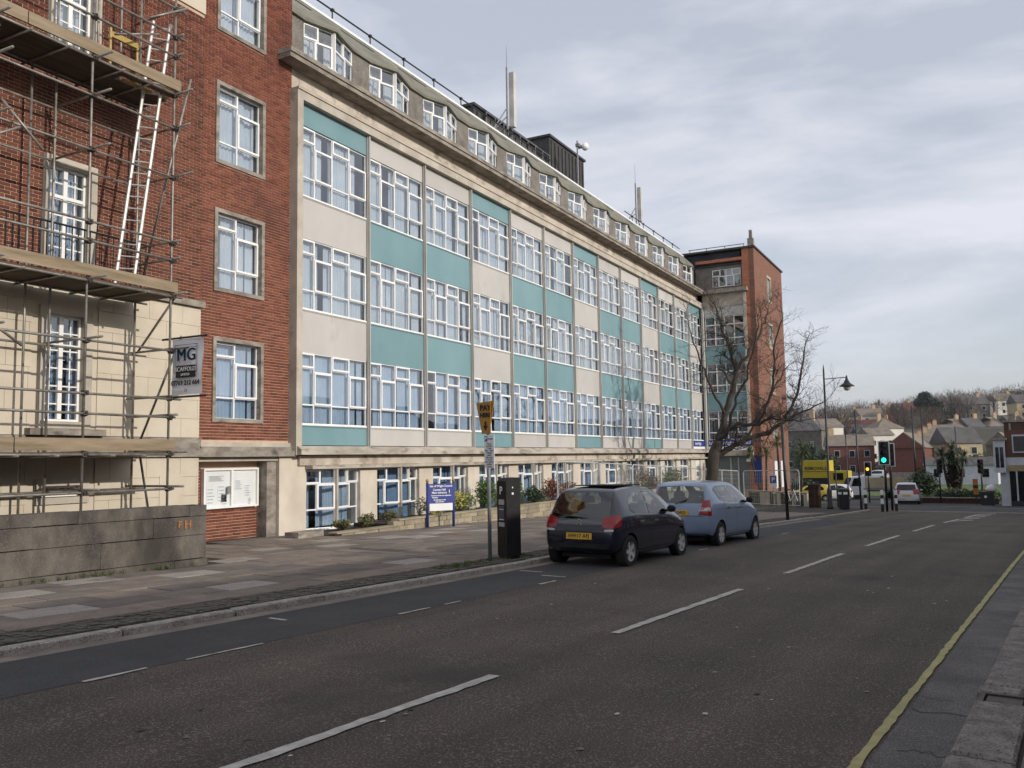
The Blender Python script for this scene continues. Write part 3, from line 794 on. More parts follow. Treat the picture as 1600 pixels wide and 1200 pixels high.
# staff door in the last bay
dr = MB().box(XK(12) + .7, XK(12) + 1.7, 16.20, 16.26, -1.4, 1.5).build('door', WHITEP, office)
for z in (.95, .55, .15, -.25):
    MB().box(XK(12) + .85, XK(12) + 1.55, 16.185, 16.199, z - .13, z + .13).build('door_pane', GLASS, dr)
MB().box(XK(12) + .40, XK(12) + .69, 16.15, 16.75, -2, 1.553).box(XK(12) + 1.71, XE, 16.15, 16.75, -2, 1.553).build('pier', CREAM, office)
# fascia sign: left part over the last bay
sg = MB().box(XK(12) + .06, XE - .1, 16.10, 16.16, 2.36, 2.74).build('fascia_sign', BLUEP, office)
MB().box(XK(12) + .06, XE - .1, 16.10, 16.16, 2.21, 2.358).build('fascia_strip', SIGNW, office)
write(sg, 'Isle of Wight', .27, SIGNW, (XK(12) + 1.2, 16.095, 2.55), (1, 0, 0), bold=.004)

# ================================================================== entrance wing and brick stair tower
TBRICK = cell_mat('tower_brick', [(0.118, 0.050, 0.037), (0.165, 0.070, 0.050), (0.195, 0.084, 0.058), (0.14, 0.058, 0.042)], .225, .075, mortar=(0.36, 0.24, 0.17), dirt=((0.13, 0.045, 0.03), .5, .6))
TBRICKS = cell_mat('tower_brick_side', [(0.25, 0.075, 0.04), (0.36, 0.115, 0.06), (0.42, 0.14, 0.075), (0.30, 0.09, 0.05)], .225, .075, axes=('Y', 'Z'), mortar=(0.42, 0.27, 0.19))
tower = thing('stair_tower', 'red brick stair tower with narrow windows at the far end of the office block', 'tower', (60, 13, -1.4))
Z0 = -2.2
TWN = [(12.65, 14.55), (9.25, 11.1), (6.05, 7.9), (2.85, 4.6)]
mb = MB()                                   # front wall with real openings
xs0, xs1 = 62.1, 63.5
mb.box(58.2, xs0, 12.4, 12.75, Z0, 15.75).box(xs1, 67.8, 12.4, 12.75, Z0, 15.75)
zc = Z0
for z0, z1 in sorted(TWN): mb.box(xs0, xs1, 12.4, 12.75, zc, z0); zc = z1
mb.box(xs0, xs1, 12.4, 12.75, zc, 15.75)
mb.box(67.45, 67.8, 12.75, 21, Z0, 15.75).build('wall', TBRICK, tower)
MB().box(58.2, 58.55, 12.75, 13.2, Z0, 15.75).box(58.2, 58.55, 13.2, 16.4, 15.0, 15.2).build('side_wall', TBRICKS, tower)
MB().box(58.1, 67.9, 12.3, 21, 15.75, 15.87).build('coping', DARKC, tower)
MB().box(58.6, 67.4, 13.4, 21, Z0, 15.70).build('core', INTER, tower)
for z0, z1 in TWN:
    w = MB().ring(xs0, xs1, z0, z1, .16, 12.36, 12.60).build('window', STONE, tower)
    MB().ring(xs0 + .16, xs1 - .16, z0 + .16, z1 - .16, .06, 12.50, 12.56).box(xs0 + .66, xs0 + .74, 12.50, 12.56, z0 + .22, z1 - .22).build('frame', WHITEP, w)
    MB().box(xs0 + .2, xs1 - .2, 12.52, 12.53, z0 + .2, z1 - .2).build('pane', GLASS, w)
for x in (62.0, 64.2):
    w = MB().box(x, x + .9, 12.33, 12.38, -.6, 1.3).build('poster_case', SIGNW, tower)
# chimney flue
MB().box(60.6, 61.0, 12.9, 13.3, 15.87, 17.0).box(60.7, 60.9, 13.0, 13.2, 17.0, 17.6).build('flue', WEATH, tower)
# wing face (looks along the street)
wing = thing('entrance_wing', 'shaded entrance wing with blue name fascia set between office block and brick tower', 'building', (58.3, 14.5, -1.4))
mb = MB(); mb.box(58.6, 60, 13.2, 17, -2.2, 13.0); mb.build('core', INTER, wing)
def wpanel(y0, y1, z0, z1, m, name, x=58.25): return MB().box(x, 58.55, y0, y1, z0, z1).build(name, m, wing)
for (z0, z1), m in zip(((11.235, 11.9), (8.00, 9.165), (4.77, 5.955), (2.80 - .0, 2.80 + .01)), (PALE, TEAL, TEAL, PALE)): wpanel(13.2, 15.9, z0, z1, m, 'spandrel_panel')
wpanel(13.2, 16.0, 11.9, 12.78, STONE, 'frieze', 58.2)
MB().box(57.75, 58.6, 12.85, 15.77, 12.79, 13.05).build('canopy', WEATH, wing)
for f in range(3):
    cols = [13.24, 13.9, 14.56, 15.2, 15.88]
    o = None
    fr = MB(); gl = []
    for a, b in zip(cols, cols[1:]):
        for z0, z1 in ((WB_[f], WB_[f] + .5), (WB_[f] + .5, WB_[f] + 1.45), (WB_[f] + 1.45, WT[f])):
            M = Matrix.Translation((58.3, b, 0)) @ Matrix.Rotation(-pi / 2, 4, 'Z')
            fr.ring(0, b - a, z0, z1, .035, 0, .06, M); gl.append((a, b, z0, z1))
    w = fr.build('window', WHITEP, wing)
    for a, b, z0, z1 in gl: MB().box(58.33, 58.34, a + .03, b - .03, z0 + .03, z1 - .03).build('pane', GLASS, w)
wpanel(13.0, 13.19, 2.3, 12.75, CREAM, 'downpipe_strip', 58.15)
s2 = MB().box(58.12, 58.2, 12.95, 15.9, 2.36, 2.80).build('fascia_sign', BLUEP, wing)
MB().box(58.12, 58.2, 12.95, 15.9, 2.08, 2.358).build('fascia_strip', SIGNW, wing)
write(s2, 'Isle of Wight Council', .33, SIGNW, (58.11, 14.45, 2.58), (0, -1, 0), bold=.004)
MB().box(57.85, 58.55, 12.9, 15.8, 1.72, 2.07).build('sill_ledge', LEDGE, wing)
MB().box(58.22, 58.55, 13.2, 15.9, -2.2, 1.71).build('entrance_screen', mat('grey_green_screen', (0.11, 0.14, 0.14), (0.16, 0.19, 0.19), scale=1, rough=.5), wing)
MB().box(58.16, 58.22, 14.4, 14.5, -1.4, 1.6).box(58.16, 58.22, 13.9, 13.97, -1.4, 1.6).build('door_post', ALU, wing)
# attic of the wing
MB().box(58.5, 60, 13.2, 16.5, 13.06, 14.75).build('attic_wall', PEBBLE, wing)
lay = [(0, .55, .75, 1.2, True), (.55, .95, .75, 1.2, False), (.95, 1.35, .75, 1.2, False), (1.35, 1.95, .75, 1.2, True), (0, .42, 0, .75, False), (.42, .95, 0, .75, True), (.95, 1.5, 0, .75, True), (1.5, 1.95, 0, .75, False)]
w = link('window', frame_mesh('attic_window', lay), wing, M=Matrix.Translation((58.44, 15.3, 13.3)) @ Matrix.Rotation(-pi / 2, 4, 'Z')); add_panes(w, lay, True)
MB().prism([(58.4, 13.2, 14.76), (58.4, 16.3, 14.76), (59.3, 16.3, 15.3), (59.3, 13.2, 15.3)], (0, 0, .12)).build('attic_roof', DARKC, wing)
MB().box(59.2, 59.4, 13.2, 16.6, 15.42, 15.50).build('roof_edge', WHITEP, wing)
mb = MB()
for z in (15.9, 16.35): mb.tube((59.4, 13.25, z), (59.4, 17.2, z), .03, seg=6)
for y in (13.3, 14.6, 15.9, 17.1): mb.tube((59.4, y, 15.4), (59.4, y, 16.35), .03, seg=6)
mb.build('roof_rail', GALV, wing)
MB().tube((60.4, 13.4, 16.05), (60.4, 17.8, 16.05), .26, seg=14).build('roof_duct', GALV, wing, smooth=True)
# blue board and camera beside the entrance
MB().box(58.08, 58.14, 12.42, 12.92, -.1, 1.7).build('notice_board', BLUEP, wing)
cctv = thing('security_camera', 'white security camera under the blue fascia beside the brick tower', 'camera', (57.8, 13.1, 1.45))
MB().box(57.35, 57.85, 13.0, 13.2, 1.32, 1.5).build('housing', SIGNW, cctv); MB().tube((57.8, 13.1, 1.5), (58.1, 13.1, 1.72), .03).build('bracket', SIGNW, cctv)

# ================================================================== brick link block (middle) and scaffolded block (left)
MORT = mat('mortar', (0.50, 0.34, 0.24), (0.60, 0.43, 0.31), scale=3, rough=.95, bump=.3, bscale=60)
BRK = cell_mat('red_brick', [(0.135, 0.044, 0.030), (0.18, 0.060, 0.039), (0.215, 0.078, 0.050), (0.16, 0.052, 0.034), (0.105, 0.038, 0.028)], .225, .075, dirt=((0.085, 0.032, 0.024), .45, .54))
BRK2 = cell_mat('brown_brick', [(0.10, 0.035, 0.024), (0.14, 0.048, 0.032), (0.175, 0.064, 0.042), (0.12, 0.042, 0.028), (0.072, 0.030, 0.022)], .225, .075, dirt=((0.05, 0.024, 0.018), .5, .53))
link_block = thing('brick_link_block', 'red brick bay with four stone-framed windows between scaffold and panelled facade', 'building', (16.2, 16.3, -.1))
left_block = thing('scaffolded_building', 'brick and cream stone town hall behind the scaffolding', 'building', (11.5, 16.2, 0))
BRICKS = []
def bricks(x0, x1, z0, z1, yf, holes, m, owner):
    r0 = int(math.ceil(z0 / .075 - 1e-6)); r1 = int(floor(z1 / .075 + 1e-6))
    for r in range(r0, r1):
        z = r * .075
        off = (r % 2) * .5
        c0 = int(floor(x0 / .225 + off)); c1 = int(math.ceil(x1 / .225 + off))
        for c in range(c0, c1 + 1):
            a = max(x0, (c - off) * .225 + .008); b = min(x1, (c + 1 - off) * .225 - .008)
            segs = [(a, b)]
            for hx0, hx1, hz0, hz1 in holes:
                if z + .07 > hz0 + .02 and z < hz1 - .02:
                    ns_ = []
                    for s0, s1 in segs:
                        if s1 <= hx0 or s0 >= hx1: ns_.append((s0, s1)); continue
                        if s0 < hx0: ns_.append((s0, hx0))
                        if s1 > hx1: ns_.append((hx1, s1))
                    segs = ns_
            for s0, s1 in segs:
                if s1 - s0 > .02: BRICKS.append((s0, s1, z + .0075, z + .0675, yf - RND.uniform(0, .004), m, owner))
LW = [(15.0, 16.70, z0, z1) for z0, z1 in ((12.70, 14.85), (9.25, 11.38), (6.0, 8.10), (2.76, 4.86))]
LX0, LX1, LYF = 14.46, 17.72, 16.28
bricks(LX0, LX1, 2.28, 15.0, LYF, LW, BRK, link_block)
bricks(14.47, 17.25, -.45, 1.72, 16.64, [(15.02, 16.9, .60, 1.66)], BRK, link_block)
BX0 = 7.2
LWIN = [(10.42, 11.62, 5.72, 8.02), (10.42, 11.62, 9.75, 12.25)]
bricks(BX0, 14.455, 5.62, 12.72, 16.10, LWIN, BRK2, left_block)
BRICKS.sort(key=lambda b: (b[0] ** 2 + (b[4]) ** 2 + (b[2] - EYE) ** 2))
BM = {}; cnt = {}; pool = {}
for s0, s1, z0, z1, y, m, ow in BRICKS:
    full = abs((s1 - s0) - .209) < .003
    c = cnt.get(ow.name, 0)
    if full and c < 300 and s0 > 8.9:
        if m.name not in BM: BM[m.name] = MB().box(0, .209, 0, .03, 0, .060).mesh('brick', m)
        link('brick', BM[m.name], ow, M=Matrix.Translation((s0, y, z0))); cnt[ow.name] = c + 1
    else: pool.setdefault((ow.name, m.name), (MB(), ow, m))[0].box(s0, s1, y, y + .03, z0, z1)
for mb, ow, m in pool.values(): mb.build('brickwork', m, ow, kind='stuff')
def holed(mb, x0, x1, y0, y1, z0, z1, holes):
    """solid wall with rectangular openings (holes share one x range)"""
    if not holes: mb.box(x0, x1, y0, y1, z0, z1); return mb
    hx0, hx1 = holes[0][0], holes[0][1]
    mb.box(x0, hx0, y0, y1, z0, z1); mb.box(hx1, x1, y0, y1, z0, z1); zc = z0
    for h in sorted(holes, key=lambda h: h[2]):
        if h[2] > zc: mb.box(hx0, hx1, y0, y1, zc, h[2])
        zc = h[3]
    if zc < z1: mb.box(hx0, hx1, y0, y1, zc, z1)
    return mb
holed(MB(), LX0, LX1, LYF + .012, 16.63, 2.26, 15.0, LW).build('mortar_wall', MORT, link_block)
MB().box(LX0, 17.24, 16.653, 17.2, -.5, 2.0).build('mortar_wall', MORT, link_block)
MB().box(LX0 - .3, 17.75, 17.25, 26, -.5, 15).build('core', INTER, link_block)
for i, h in enumerate(LW):
    x0, x1, z0, z1 = h
    w = MB().ring(x0, x1, z0, z1, .10, 16.245, 16.66).build('window', WEATH, link_block)
    iw, ih = x1 - x0 - .20, z1 - z0 - .20
    lay = [(0, iw * .49, ih - .37, ih, True), (iw * .49, iw, ih - .50, ih, False), (0, iw * .49, .52, ih - .37, False), (iw * .49, iw, .52, ih - .5, True), (0, iw * .49, 0, .52, False), (iw * .49, iw, 0, .52, False)]
    M = Matrix.Translation((x0 + .10, 16.40, z0 + .10))
    fr = link('frame', frame_mesh('frame', lay), w, M=M)
    for a, b, c, d, th in lay:
        bb = .050 if th else .017
        o = MB().box(x0 + .1 + a + bb, x0 + .1 + b - bb, 16.424, 16.430, z0 + .1 + c + bb, z0 + .1 + d - bb).build('pane', GLASS, w)
    link('blind', curtain_mesh(iw, ih, 300 + i, CURT[1] if i == 3 else CURT[0]), w, M=Matrix.Translation((x0 + .1, 16.56, z0 + .1)))
    link('blind', curtain_mesh(iw, ih, 310 + i, CURT[1] if i == 3 else CURT[0]), w, M=Matrix.Translation((x0 + .1, 16.62, z0 + .1)))
# stone band, soffit and recess over the notice board
MB().box(14.50, 17.70, 16.20, 16.62, 2.16, 2.265).build('stone_band', STONE, link_block)
MB().box(14.46, 17.85, 16.05, 16.7, 1.91, 2.155).build('weathered_band', WEATH, link_block)
MB().box(14.46, 17.24, 16.24, 16.7, 1.80, 1.905).build('soffit_beam', STONE, link_block)
MB().box(16.90, 17.24, 16.30, 16.645, -.5, 1.795).build('reveal', WEATH, link_block)

# notice board
nb = thing('notice_board', 'white two-door notice board on the brick recess', 'notice board', (15.95, 16.6, .6))
MB().ring(15.02, 16.84, .64, 1.63, .05, 16.52, 16.62).box(15.90, 15.96, 16.52, 16.62, .69, 1.58).build('frame', WHITEP, nb)
MB().box(15.07, 16.79, 16.585, 16.61, .69, 1.58).build('backing', mat('notice_backing', (.74, .74, .73), (.80, .80, .79), scale=2, rough=.7), nb)
GREYINK = mat('print_grey', (.16, .17, .2), (.28, .28, .3), scale=30, rough=.8)
for i, (x, z, a, b) in enumerate([(15.15, .95, .3, .4), (15.5, 1.0, .3, .42), (15.2, 1.38, .55, .14), (16.05, 1.2, .3, .25), (16.4, 1.05, .22, .3), (16.5, .78, .14, .16), (15.62, .85, .2, .26)]):
    p = MB().box(x, x + a, 16.578, 16.5845, z - b / 2, z + b / 2).build('paper', SIGNW, nb)
    for q in range(5): MB().box(x + .03, x + a * RND.uniform(.6, .9), 16.574, 16.5775, z - b / 2 + (q + .5) * b / 5 - .006, z - b / 2 + (q + .5) * b / 5 + .006).build('print_line', GREYINK, p)
MB().box(15.07, 15.895, 16.535, 16.541, .69, 1.58).box(15.965, 16.79, 16.535, 16.541, .69, 1.58).build('door_pane', glass_mat('board_glass', tint=(.97, .98, .98), extra=0.0, wav=.02), nb)
MB().box(15.75, 15.87, 16.50, 16.519, 1.0, 1.18).build('lock_plate', GALV, nb)

# scaffolded block: mortar wall, ashlar ground storey, windows
holed(MB(), BX0, 14.455, 16.112, 16.6, 5.6, 12.75, LWIN).build('mortar_wall', MORT, left_block)
LLOW = [(10.44, 11.60, 2.50, 4.95), (10.44, 11.60, 1.00, 1.50)]
holed(MB(), BX0, 14.455, 16.112, 16.6, -1.0, 5.58, LLOW).build('backing_wall', STONEC, left_block)
MB().box(BX0, 14.45, 16.9, 26, -1, 14.2).build('core', INTER, left_block)
def ashlar(x0, x1, z0, z1, rows, holes, m, yf):
    h = (z1 - z0) / rows
    for r in range(rows):
        za, zb = z0 + r * h, z0 + (r + 1) * h
        x = x0 - (r % 2) * .45
        while x < x1:
            a, b = max(x, x0), min(x + .92, x1); segs = [(a, b)]
            for q in holes:
                if zb > q[2] + .02 and za < q[3] - .02:
                    nn = []
                    for s0, s1 in segs:
                        if s1 <= q[0] or s0 >= q[1]: nn.append((s0, s1)); continue
                        if s0 < q[0]: nn.append((s0, q[0]))
                        if s1 > q[1]: nn.append((q[1], s1))
                    segs = nn
            for s0, s1 in segs:
                if s1 - s0 > .05:
                    MB().box(s0 + .003, s1 - .003, yf - RND.uniform(0, .002), yf + .10, za + .003, zb - .003).build('stone_block', m, left_block)
            x += .92
ashlar(8.4, 14.455, 2.36, 5.44, 7, [(10.30, 11.74, 2.3, 5.09)], STONEC, 16.085)
ashlar(8.4, 14.455, -.3, 1.90, 5, [(10.30, 11.74, .9, 1.6)], STONEC, 16.085)
MB().box(BX0, 14.50, 15.98, 16.11, 5.45, 5.60).build('stone_string', WEATH, left_block)
MB().box(BX0, 14.52, 16.00, 16.11, 1.915, 2.11).box(BX0, 14.49, 16.05, 16.11, 2.111, 2.35).build('stone_string', WEATH, left_block)
MB().box(BX0, 14.46, 16.07, 16.6, 12.76, 14.4).build('parapet_stone', STONEC, left_block)
# flat hatch in the base
MB().box(13.35, 13.98, 16.07, 16.083, .55, 1.50).build('stone_hatch', STONEC, left_block)
def french(x0, x1, z0, z1, nrow, name='window', cur=0):
    w = MB().ring(x0 - .14, x1 + .14, z0 - .0, z1 + .14, .14, 16.06, 16.5).build(name, STONE, left_block)
    fr = MB(); n = 4; cw = (x1 - x0) / n; rh = (z1 - z0 - .14) / nrow
    fr.ring(x0 + .002, x1 - .002, z0 + .142, z1 - .002, .05, 16.26, 16.32)
    xm = (x0 + x1) / 2; fr.box(xm - .045, xm + .045, 16.25, 16.32, z0 + .19, z1 - .05)
    for c in (1, 3): fr.box(x0 + cw * c - .014, x0 + cw * c + .014, 16.275, 16.31, z0 + .19, z1 - .05)
    for r in range(1, nrow): fr.box(x0 + .05, x1 - .05, 16.28, 16.305, z0 + .14 + rh * r - .014, z0 + .14 + rh * r + .014)
    if nrow > 4: fr.box(x0 + .05, x1 - .05, 16.245, 16.321, z1 - .66, z1 - .59)
    fr.build('frame', WHITEP, w)
    for c in range(n):
        for r in range(nrow):
            MB().box(x0 + cw * c + .02, x0 + cw * (c + 1) - .02, 16.29, 16.295, z0 + .14 + rh * r + .016, z0 + .14 + rh * (r + 1) - .016).build('pane', GLASS, w)
    link('curtain', curtain_mesh(x1 - x0, z1 - z0, 400 + int(z0), CURT[cur]), w, M=Matrix.Translation((x0, 16.46, z0)))
    return w
french(10.56, 11.48, 5.73, 7.88, 6, cur=1)
french(10.56, 11.48, 9.76, 12.11, 6, cur=0)
french(10.58, 11.46, 2.50, 4.81, 6, cur=2)
french(10.58, 11.46, 1.0, 1.36, 2, cur=2)
MB().box(10.2, 11.85, 15.9, 16.08, 2.36, 2.49).build('window_sill', WEATH, left_block)
# iron balcony
balc = MB()
for i in range(24): balc.tube((9.55 + i * .135, 15.82, 5.62), (9.55 + i * .135, 15.82, 6.55), .012, seg=5)
balc.tube((9.5, 15.82, 6.56), (12.7, 15.82, 6.56), .022, seg=6).tube((9.5, 15.82, 5.68), (12.7, 15.82, 5.68), .018, seg=6)
balc.build('balcony_railing', IRON, left_block)

# ================================================================== terrace behind the viewpoint (its shadow lies over the street)
terr = thing('brick_terrace', 'brick terrace on the near side of the street, behind the viewpoint', 'building', tuple(tn(15, -7, 0)))
TB = mat('terrace_brick', (0.10, 0.065, 0.05), (0.15, 0.095, 0.075), scale=3, rough=.9)
SLATE = mat('slate_roof', (0.055, 0.055, 0.06), (0.10, 0.098, 0.10), scale=1.2, rough=.8, bump=.2, bscale=10)
def terrace(t0, t1, n0, n1, eave, ridge):
    M = Matrix.Translation(tn(t0, n0, gz((t0 + t1) / 2))) @ Matrix.Rotation(RA, 4, 'Z'); L = t1 - t0; D = n1 - n0
    MB().box(0, L, 0, D, -1.5, eave, M).build('wall', TB, terr)
    p = [Vector((0, -.3, eave)), Vector((0, D / 2, ridge)), Vector((0, D + .3, eave))]
    MB().prism([M @ q for q in p], (M.to_3x3() @ Vector((L, 0, 0)))).build('roof', SLATE, terr)
    x = 2.5
    while x < L - 1:
        for z in (.9, 3.3):
            w = MB().box(x, x + 1.2, D + .001, D + .06, z, z + 1.5, M).build('window', WHITEP, terr)
            MB().box(x + .1, x + 1.1, D + .062, D + .07, z + .1, z + 1.4, M).build('pane', GLASS, w)
        x += 3.6
terrace(-34, 4.0, -10.5, -2.6, 5.35, 7.55)
terrace(4.0, 66, -10.5, -2.6, 5.05, 7.15)

# ================================================================== scaffold
scaf = thing('scaffold', 'tube and board scaffold with three decks in front of the town hall', 'scaffold', (10.4, 15.2, 0))
YO, YI = 14.65, 15.75
SX = [6.5, 8.48, 10.42, 12.36]
def pole(a, b, r=.0245): return MB().tube(a, b, r, seg=8).build('pole', STEEL, scaf, smooth=True)
for x in SX:
    pole((x, YO, -.4), (x, YO, 13.4 if x > 8 else 13.0)); pole((x, YI, -.4), (x, YI, 13.2))
for x in (11.35, 11.9): pole((x, YI + .05, 9.6), (x, YI + .05, 12.6))
LED = [(1.25, 0), (1.95, 0), (2.72, 1), (3.11, 1), (4.10, 0), (5.25, 0), (6.01, 1), (6.38, 1), (7.79, 0), (8.86, 0), (9.60, 0), (10.45, 1), (10.88, 1), (11.5, 1)]
CP = MB().box(-.05, .05, -.05, .05, -.045, .045).tube((0, -.08, 0), (0, .06, 0), .022, seg=6).mesh('coupler', COUP)
for z, guard in LED:
    r = .06 * RND.uniform(-1, 1)
    pole((5.9, YO - .052, z + RND.uniform(-.015, .015)), (12.36 + RND.choice([.12, .5, .25]), YO - .052, z + RND.uniform(-.015, .015)))
    if not guard:
        pole((5.9, YI + .052, z), (12.7, YI + .052, z))
        for x in SX[1:]: pole((x + .05, 14.25 - RND.uniform(0, .15), z + .05), (x + .05, 16.0, z + .05))
    else: pole((12.36 + .05, 14.45, z + .05), (12.36 + .05, 16.02, z + .05))
    for x in SX[1:]: link('coupler', CP, scaf, M=Matrix.Translation((x, YO - .03, z)) @ Matrix.Rotation(RND.uniform(-.6, .6), 4, 'X'))
for zd in (9.66, 5.30, 2.00):
    for x in (7.5, 9.1, 9.85, 11.0, 11.7):
        pole((x, 14.5, zd - .07), (x, 16.0, zd - .07))
    for j in range(6):
        for xa, xb in ((4.9, 8.7), (8.74, 12.50)):
            if zd > 9 and xa > 8 and j == 1: xb = 11.2
            MB().box(xa, xb, 14.62 + j * .23, 14.84 + j * .23, zd - .038, zd + RND.uniform(-.003, .003)).build('scaffold_board', WOODD, scaf)
    for xa, xb in ((5.2, 9.05), (9.07, 12.45)) if zd != 5.30 else ((5.2, 8.62), (8.64, 12.45)):
        MB().box(xa, xb, 14.555, 14.595, zd + .03, zd + .255 + RND.uniform(-.006, .006)).build('toe_board', WOOD, scaf)
    MB().box(12.46, 12.50, 14.6, 15.9, zd + .03, zd + .25).build('toe_board', WOOD, scaf)
pole((12.44, 14.25, 9.9), (12.44, 15.78, 5.3)); pole((12.44, 14.55, 5.3), (12.44, 15.75, 4.15)); pole((12.44, 14.4, 4.4), (12.44, 15.75, 2.0)); pole((12.44, 15.6, 1.95), (12.44, 15.2, .4))
pole((8.6, 14.5, 8.1), (9.25, 14.3, 7.35)); pole((8.3, 14.55, 7.3), (9.0, 14.45, 7.75)); pole((7.3, 14.55, 11.7), (8.55, 14.55, 9.4)); pole((8.45, 14.4, 4.2), (9.1, 14.5, 3.85))
pole((9.95, YI + .05, -.3), (9.95, YI + .05, 9.6)); pole((11.6, 14.5, 10.95), (12.5, 14.45, 11.55)); pole((11.0, 14.8, 10.4), (11.9, 14.6, 10.75))
# ladder (its own thing) and yellow ladder gate
lad = thing('ladder', 'long aluminium ladder leaning through the scaffold decks', 'ladder', (11.45, 14.95, 5.3))
A0, A1 = Vector((11.32, 15.05, 5.33)), Vector((12.12, 15.05, 11.25)); D_ = Vector((.27, -.20, 0))
ALUL = mat('ladder_aluminium', (.48, .47, .44), (.62, .60, .57), scale=8, rough=.45, metal=.4)
for o in (Vector((0, 0, 0)), D_):
    MB().tube(A0 + o, A1 + o, .034, seg=6).build('stile', ALUL, lad)
for i in range(23):
    f = (i + .5) / 23; p = A0.lerp(A1, f); MB().tube(p, p + D_, .014, seg=6).build('rung', ALUL, lad)
gate = thing('ladder_gate', 'yellow ladder gate on the top scaffold deck', 'gate', (11.6, 15.4, 9.7))
YEL = mat('yellow_paint', (.34, .24, .06), (.42, .31, .09), scale=6, rough=.5)
MB().tube((11.35, 15.4, 9.7), (11.35, 15.4, 10.85), .028).build('post', YEL, gate); MB().tube((12.0, 15.4, 9.7), (12.0, 15.4, 10.75), .028).build('post', YEL, gate)
MB().box(11.35, 12.0, 15.37, 15.43, 10.66, 10.78).build('top_bar', YEL, gate); MB().tube((11.35, 15.4, 10.25), (12.0, 15.4, 10.25), .022).build('mid_bar', YEL, gate)
MB().box(11.3, 12.0, 14.9, 15.0, 9.6, 9.63).build('sill_bar', YEL, gate)
# banner: hangs square to the wall
ban = thing('scaffold_banner', 'pale grey contractor banner with dark lettering hung from the scaffold end', 'banner', (12.40, 14.2, 3.1))
BANM = mat('banner_vinyl', (.66, .66, .70), (.76, .76, .80), scale=2, rough=.6)
mb = MB(); nu, nv = 14, 18
for i in range(nu + 1):
    for j in range(nv + 1):
        u, v = i / nu, j / nv
        y = 14.63 - u * .88; z = 3.17 + v * 1.16; x = 12.41 + .018 * sin(u * 5 + v * 3) * (1 - abs(2 * v - 1)) + .012 * sin(v * 9) * u
        y += .02 * sin(v * 6) * u
        mb.v.append((x, y, z))
for i in range(nu):
    for j in range(nv):
        a = i * (nv + 1) + j; mb.f.append((a, a + nv + 1, a + nv + 2, a + 1))
n0 = len(mb.v); mb.v += [(x + .006, y, z) for x, y, z in mb.v[:n0]]; mb.f += [tuple(q + n0 for q in f[::-1]) for f in list(mb.f)]
cl = mb.build('cloth', BANM, ban, smooth=True)
for z in (4.36, 3.13): MB().tube((12.42, 13.62, z), (12.42, 14.95, z), .022).build('batten', COUP, ban)
INKB = mat('banner_ink_blue', (.010, .045, .085), (.014, .055, .10), scale=3, rough=.6); INKK = mat('banner_ink_black', (.012, .012, .013), (.02, .02, .021), scale=3, rough=.6)
bx = 12.368
for dy_ in (-.012, -.004, .004, .012): write(cl, 'MG', .36, INKB, (bx - .001 * abs(dy_) * 40, 14.17 + dy_, 3.98), (0, -1, 0), spacing=1.08)
MB().box(bx - .002, bx + .001, 13.90, 14.47, 3.52, 3.77).build('name_band', INKK, cl)
write(cl, 'SCAFFOLD', .125, SIGNW, (bx - .008, 14.185, 3.69), (0, -1, 0))
write(cl, 'LIMITED', .07, SIGNW, (bx - .008, 14.185, 3.58), (0, -1, 0))
write(cl, '07769 212 664', .135, INKK, (bx, 14.19, 3.41), (0, -1, 0), bold=.005)
mb = MB()
for z in (4.20, 4.14): mb.box(bx - .001, bx + .001, 13.84, 14.52, z - .005, z + .005)
for y in (13.86, 13.89, 14.49, 14.53): mb.box(bx + .002, bx + .004, y - .004, y + .004, 3.62, 4.20)
mb.build('scaffold_emblem', INKB, cl); MB().lathe([(.035, 0), (.035, .003), (.025, .003), (.025, 0)], (0, 0, 0), 12, M=face_M((bx, 14.17, 3.25), (0, -1, 0)), cap=False).build('emblem_ring', INKK, cl)

# ================================================================== grey concrete boundary wall
gw = thing('boundary_wall', 'stained grey concrete boundary wall in front of the scaffold', 'wall', tuple(tn(4, 13.6, 0)))
Mw = Matrix.Rotation(RA, 4, 'Z')
def wbox(t0, t1, n0, n1, z0, z1, m, name, par): 
    p = tn(t0, n0); M = Matrix.Translation((p.x, p.y, 0)) @ Matrix.Rotation(RA, 4, 'Z')
    mb = MB(); mb.box(0, t1 - t0, 0, n1 - n0, z0, z1, M); return mb.build(name, m, par)
wbox(-9, 10.08, 13.56, 13.86, -.5, 1.0, GREYW, 'core', gw)
for r, (z0, z1, o) in enumerate(((-.3, .10, 0), (.104, .52, .7), (.524, .86, -.4), (.864, 1.06, .3))):
    t = -9.0 + o
    while t < 10.1:
        t1 = min(10.12 - (0 if r else -.03), t + 2.05)
        if t1 - t > .05:
            d = RND.uniform(-.006, .006) - (.03 if r == 0 else 0)
            wbox(t + .003, t1 - .003, 13.50 + d, 13.90, z0 - .004 * (t + 3), z1 - .004 * (t + 3) - .009, GREYW, 'concrete_block', gw)
        t += 2.05
HYD = mat('hydrant_orange', (.34, .13, .03), (.42, .17, .05), scale=30, rough=.8, dirt=((.10, .07, .05), 25, .48))
write(gw, 'H', .20, HYD, tuple(tn(9.72, 13.484, .66)), (TX, TY, 0), bold=.006, name='hydrant_mark'); write(gw, 'F', .17, HYD, tuple(tn(9.56, 13.484, .67)), (TX, TY, 0), bold=.004, name='hydrant_mark')

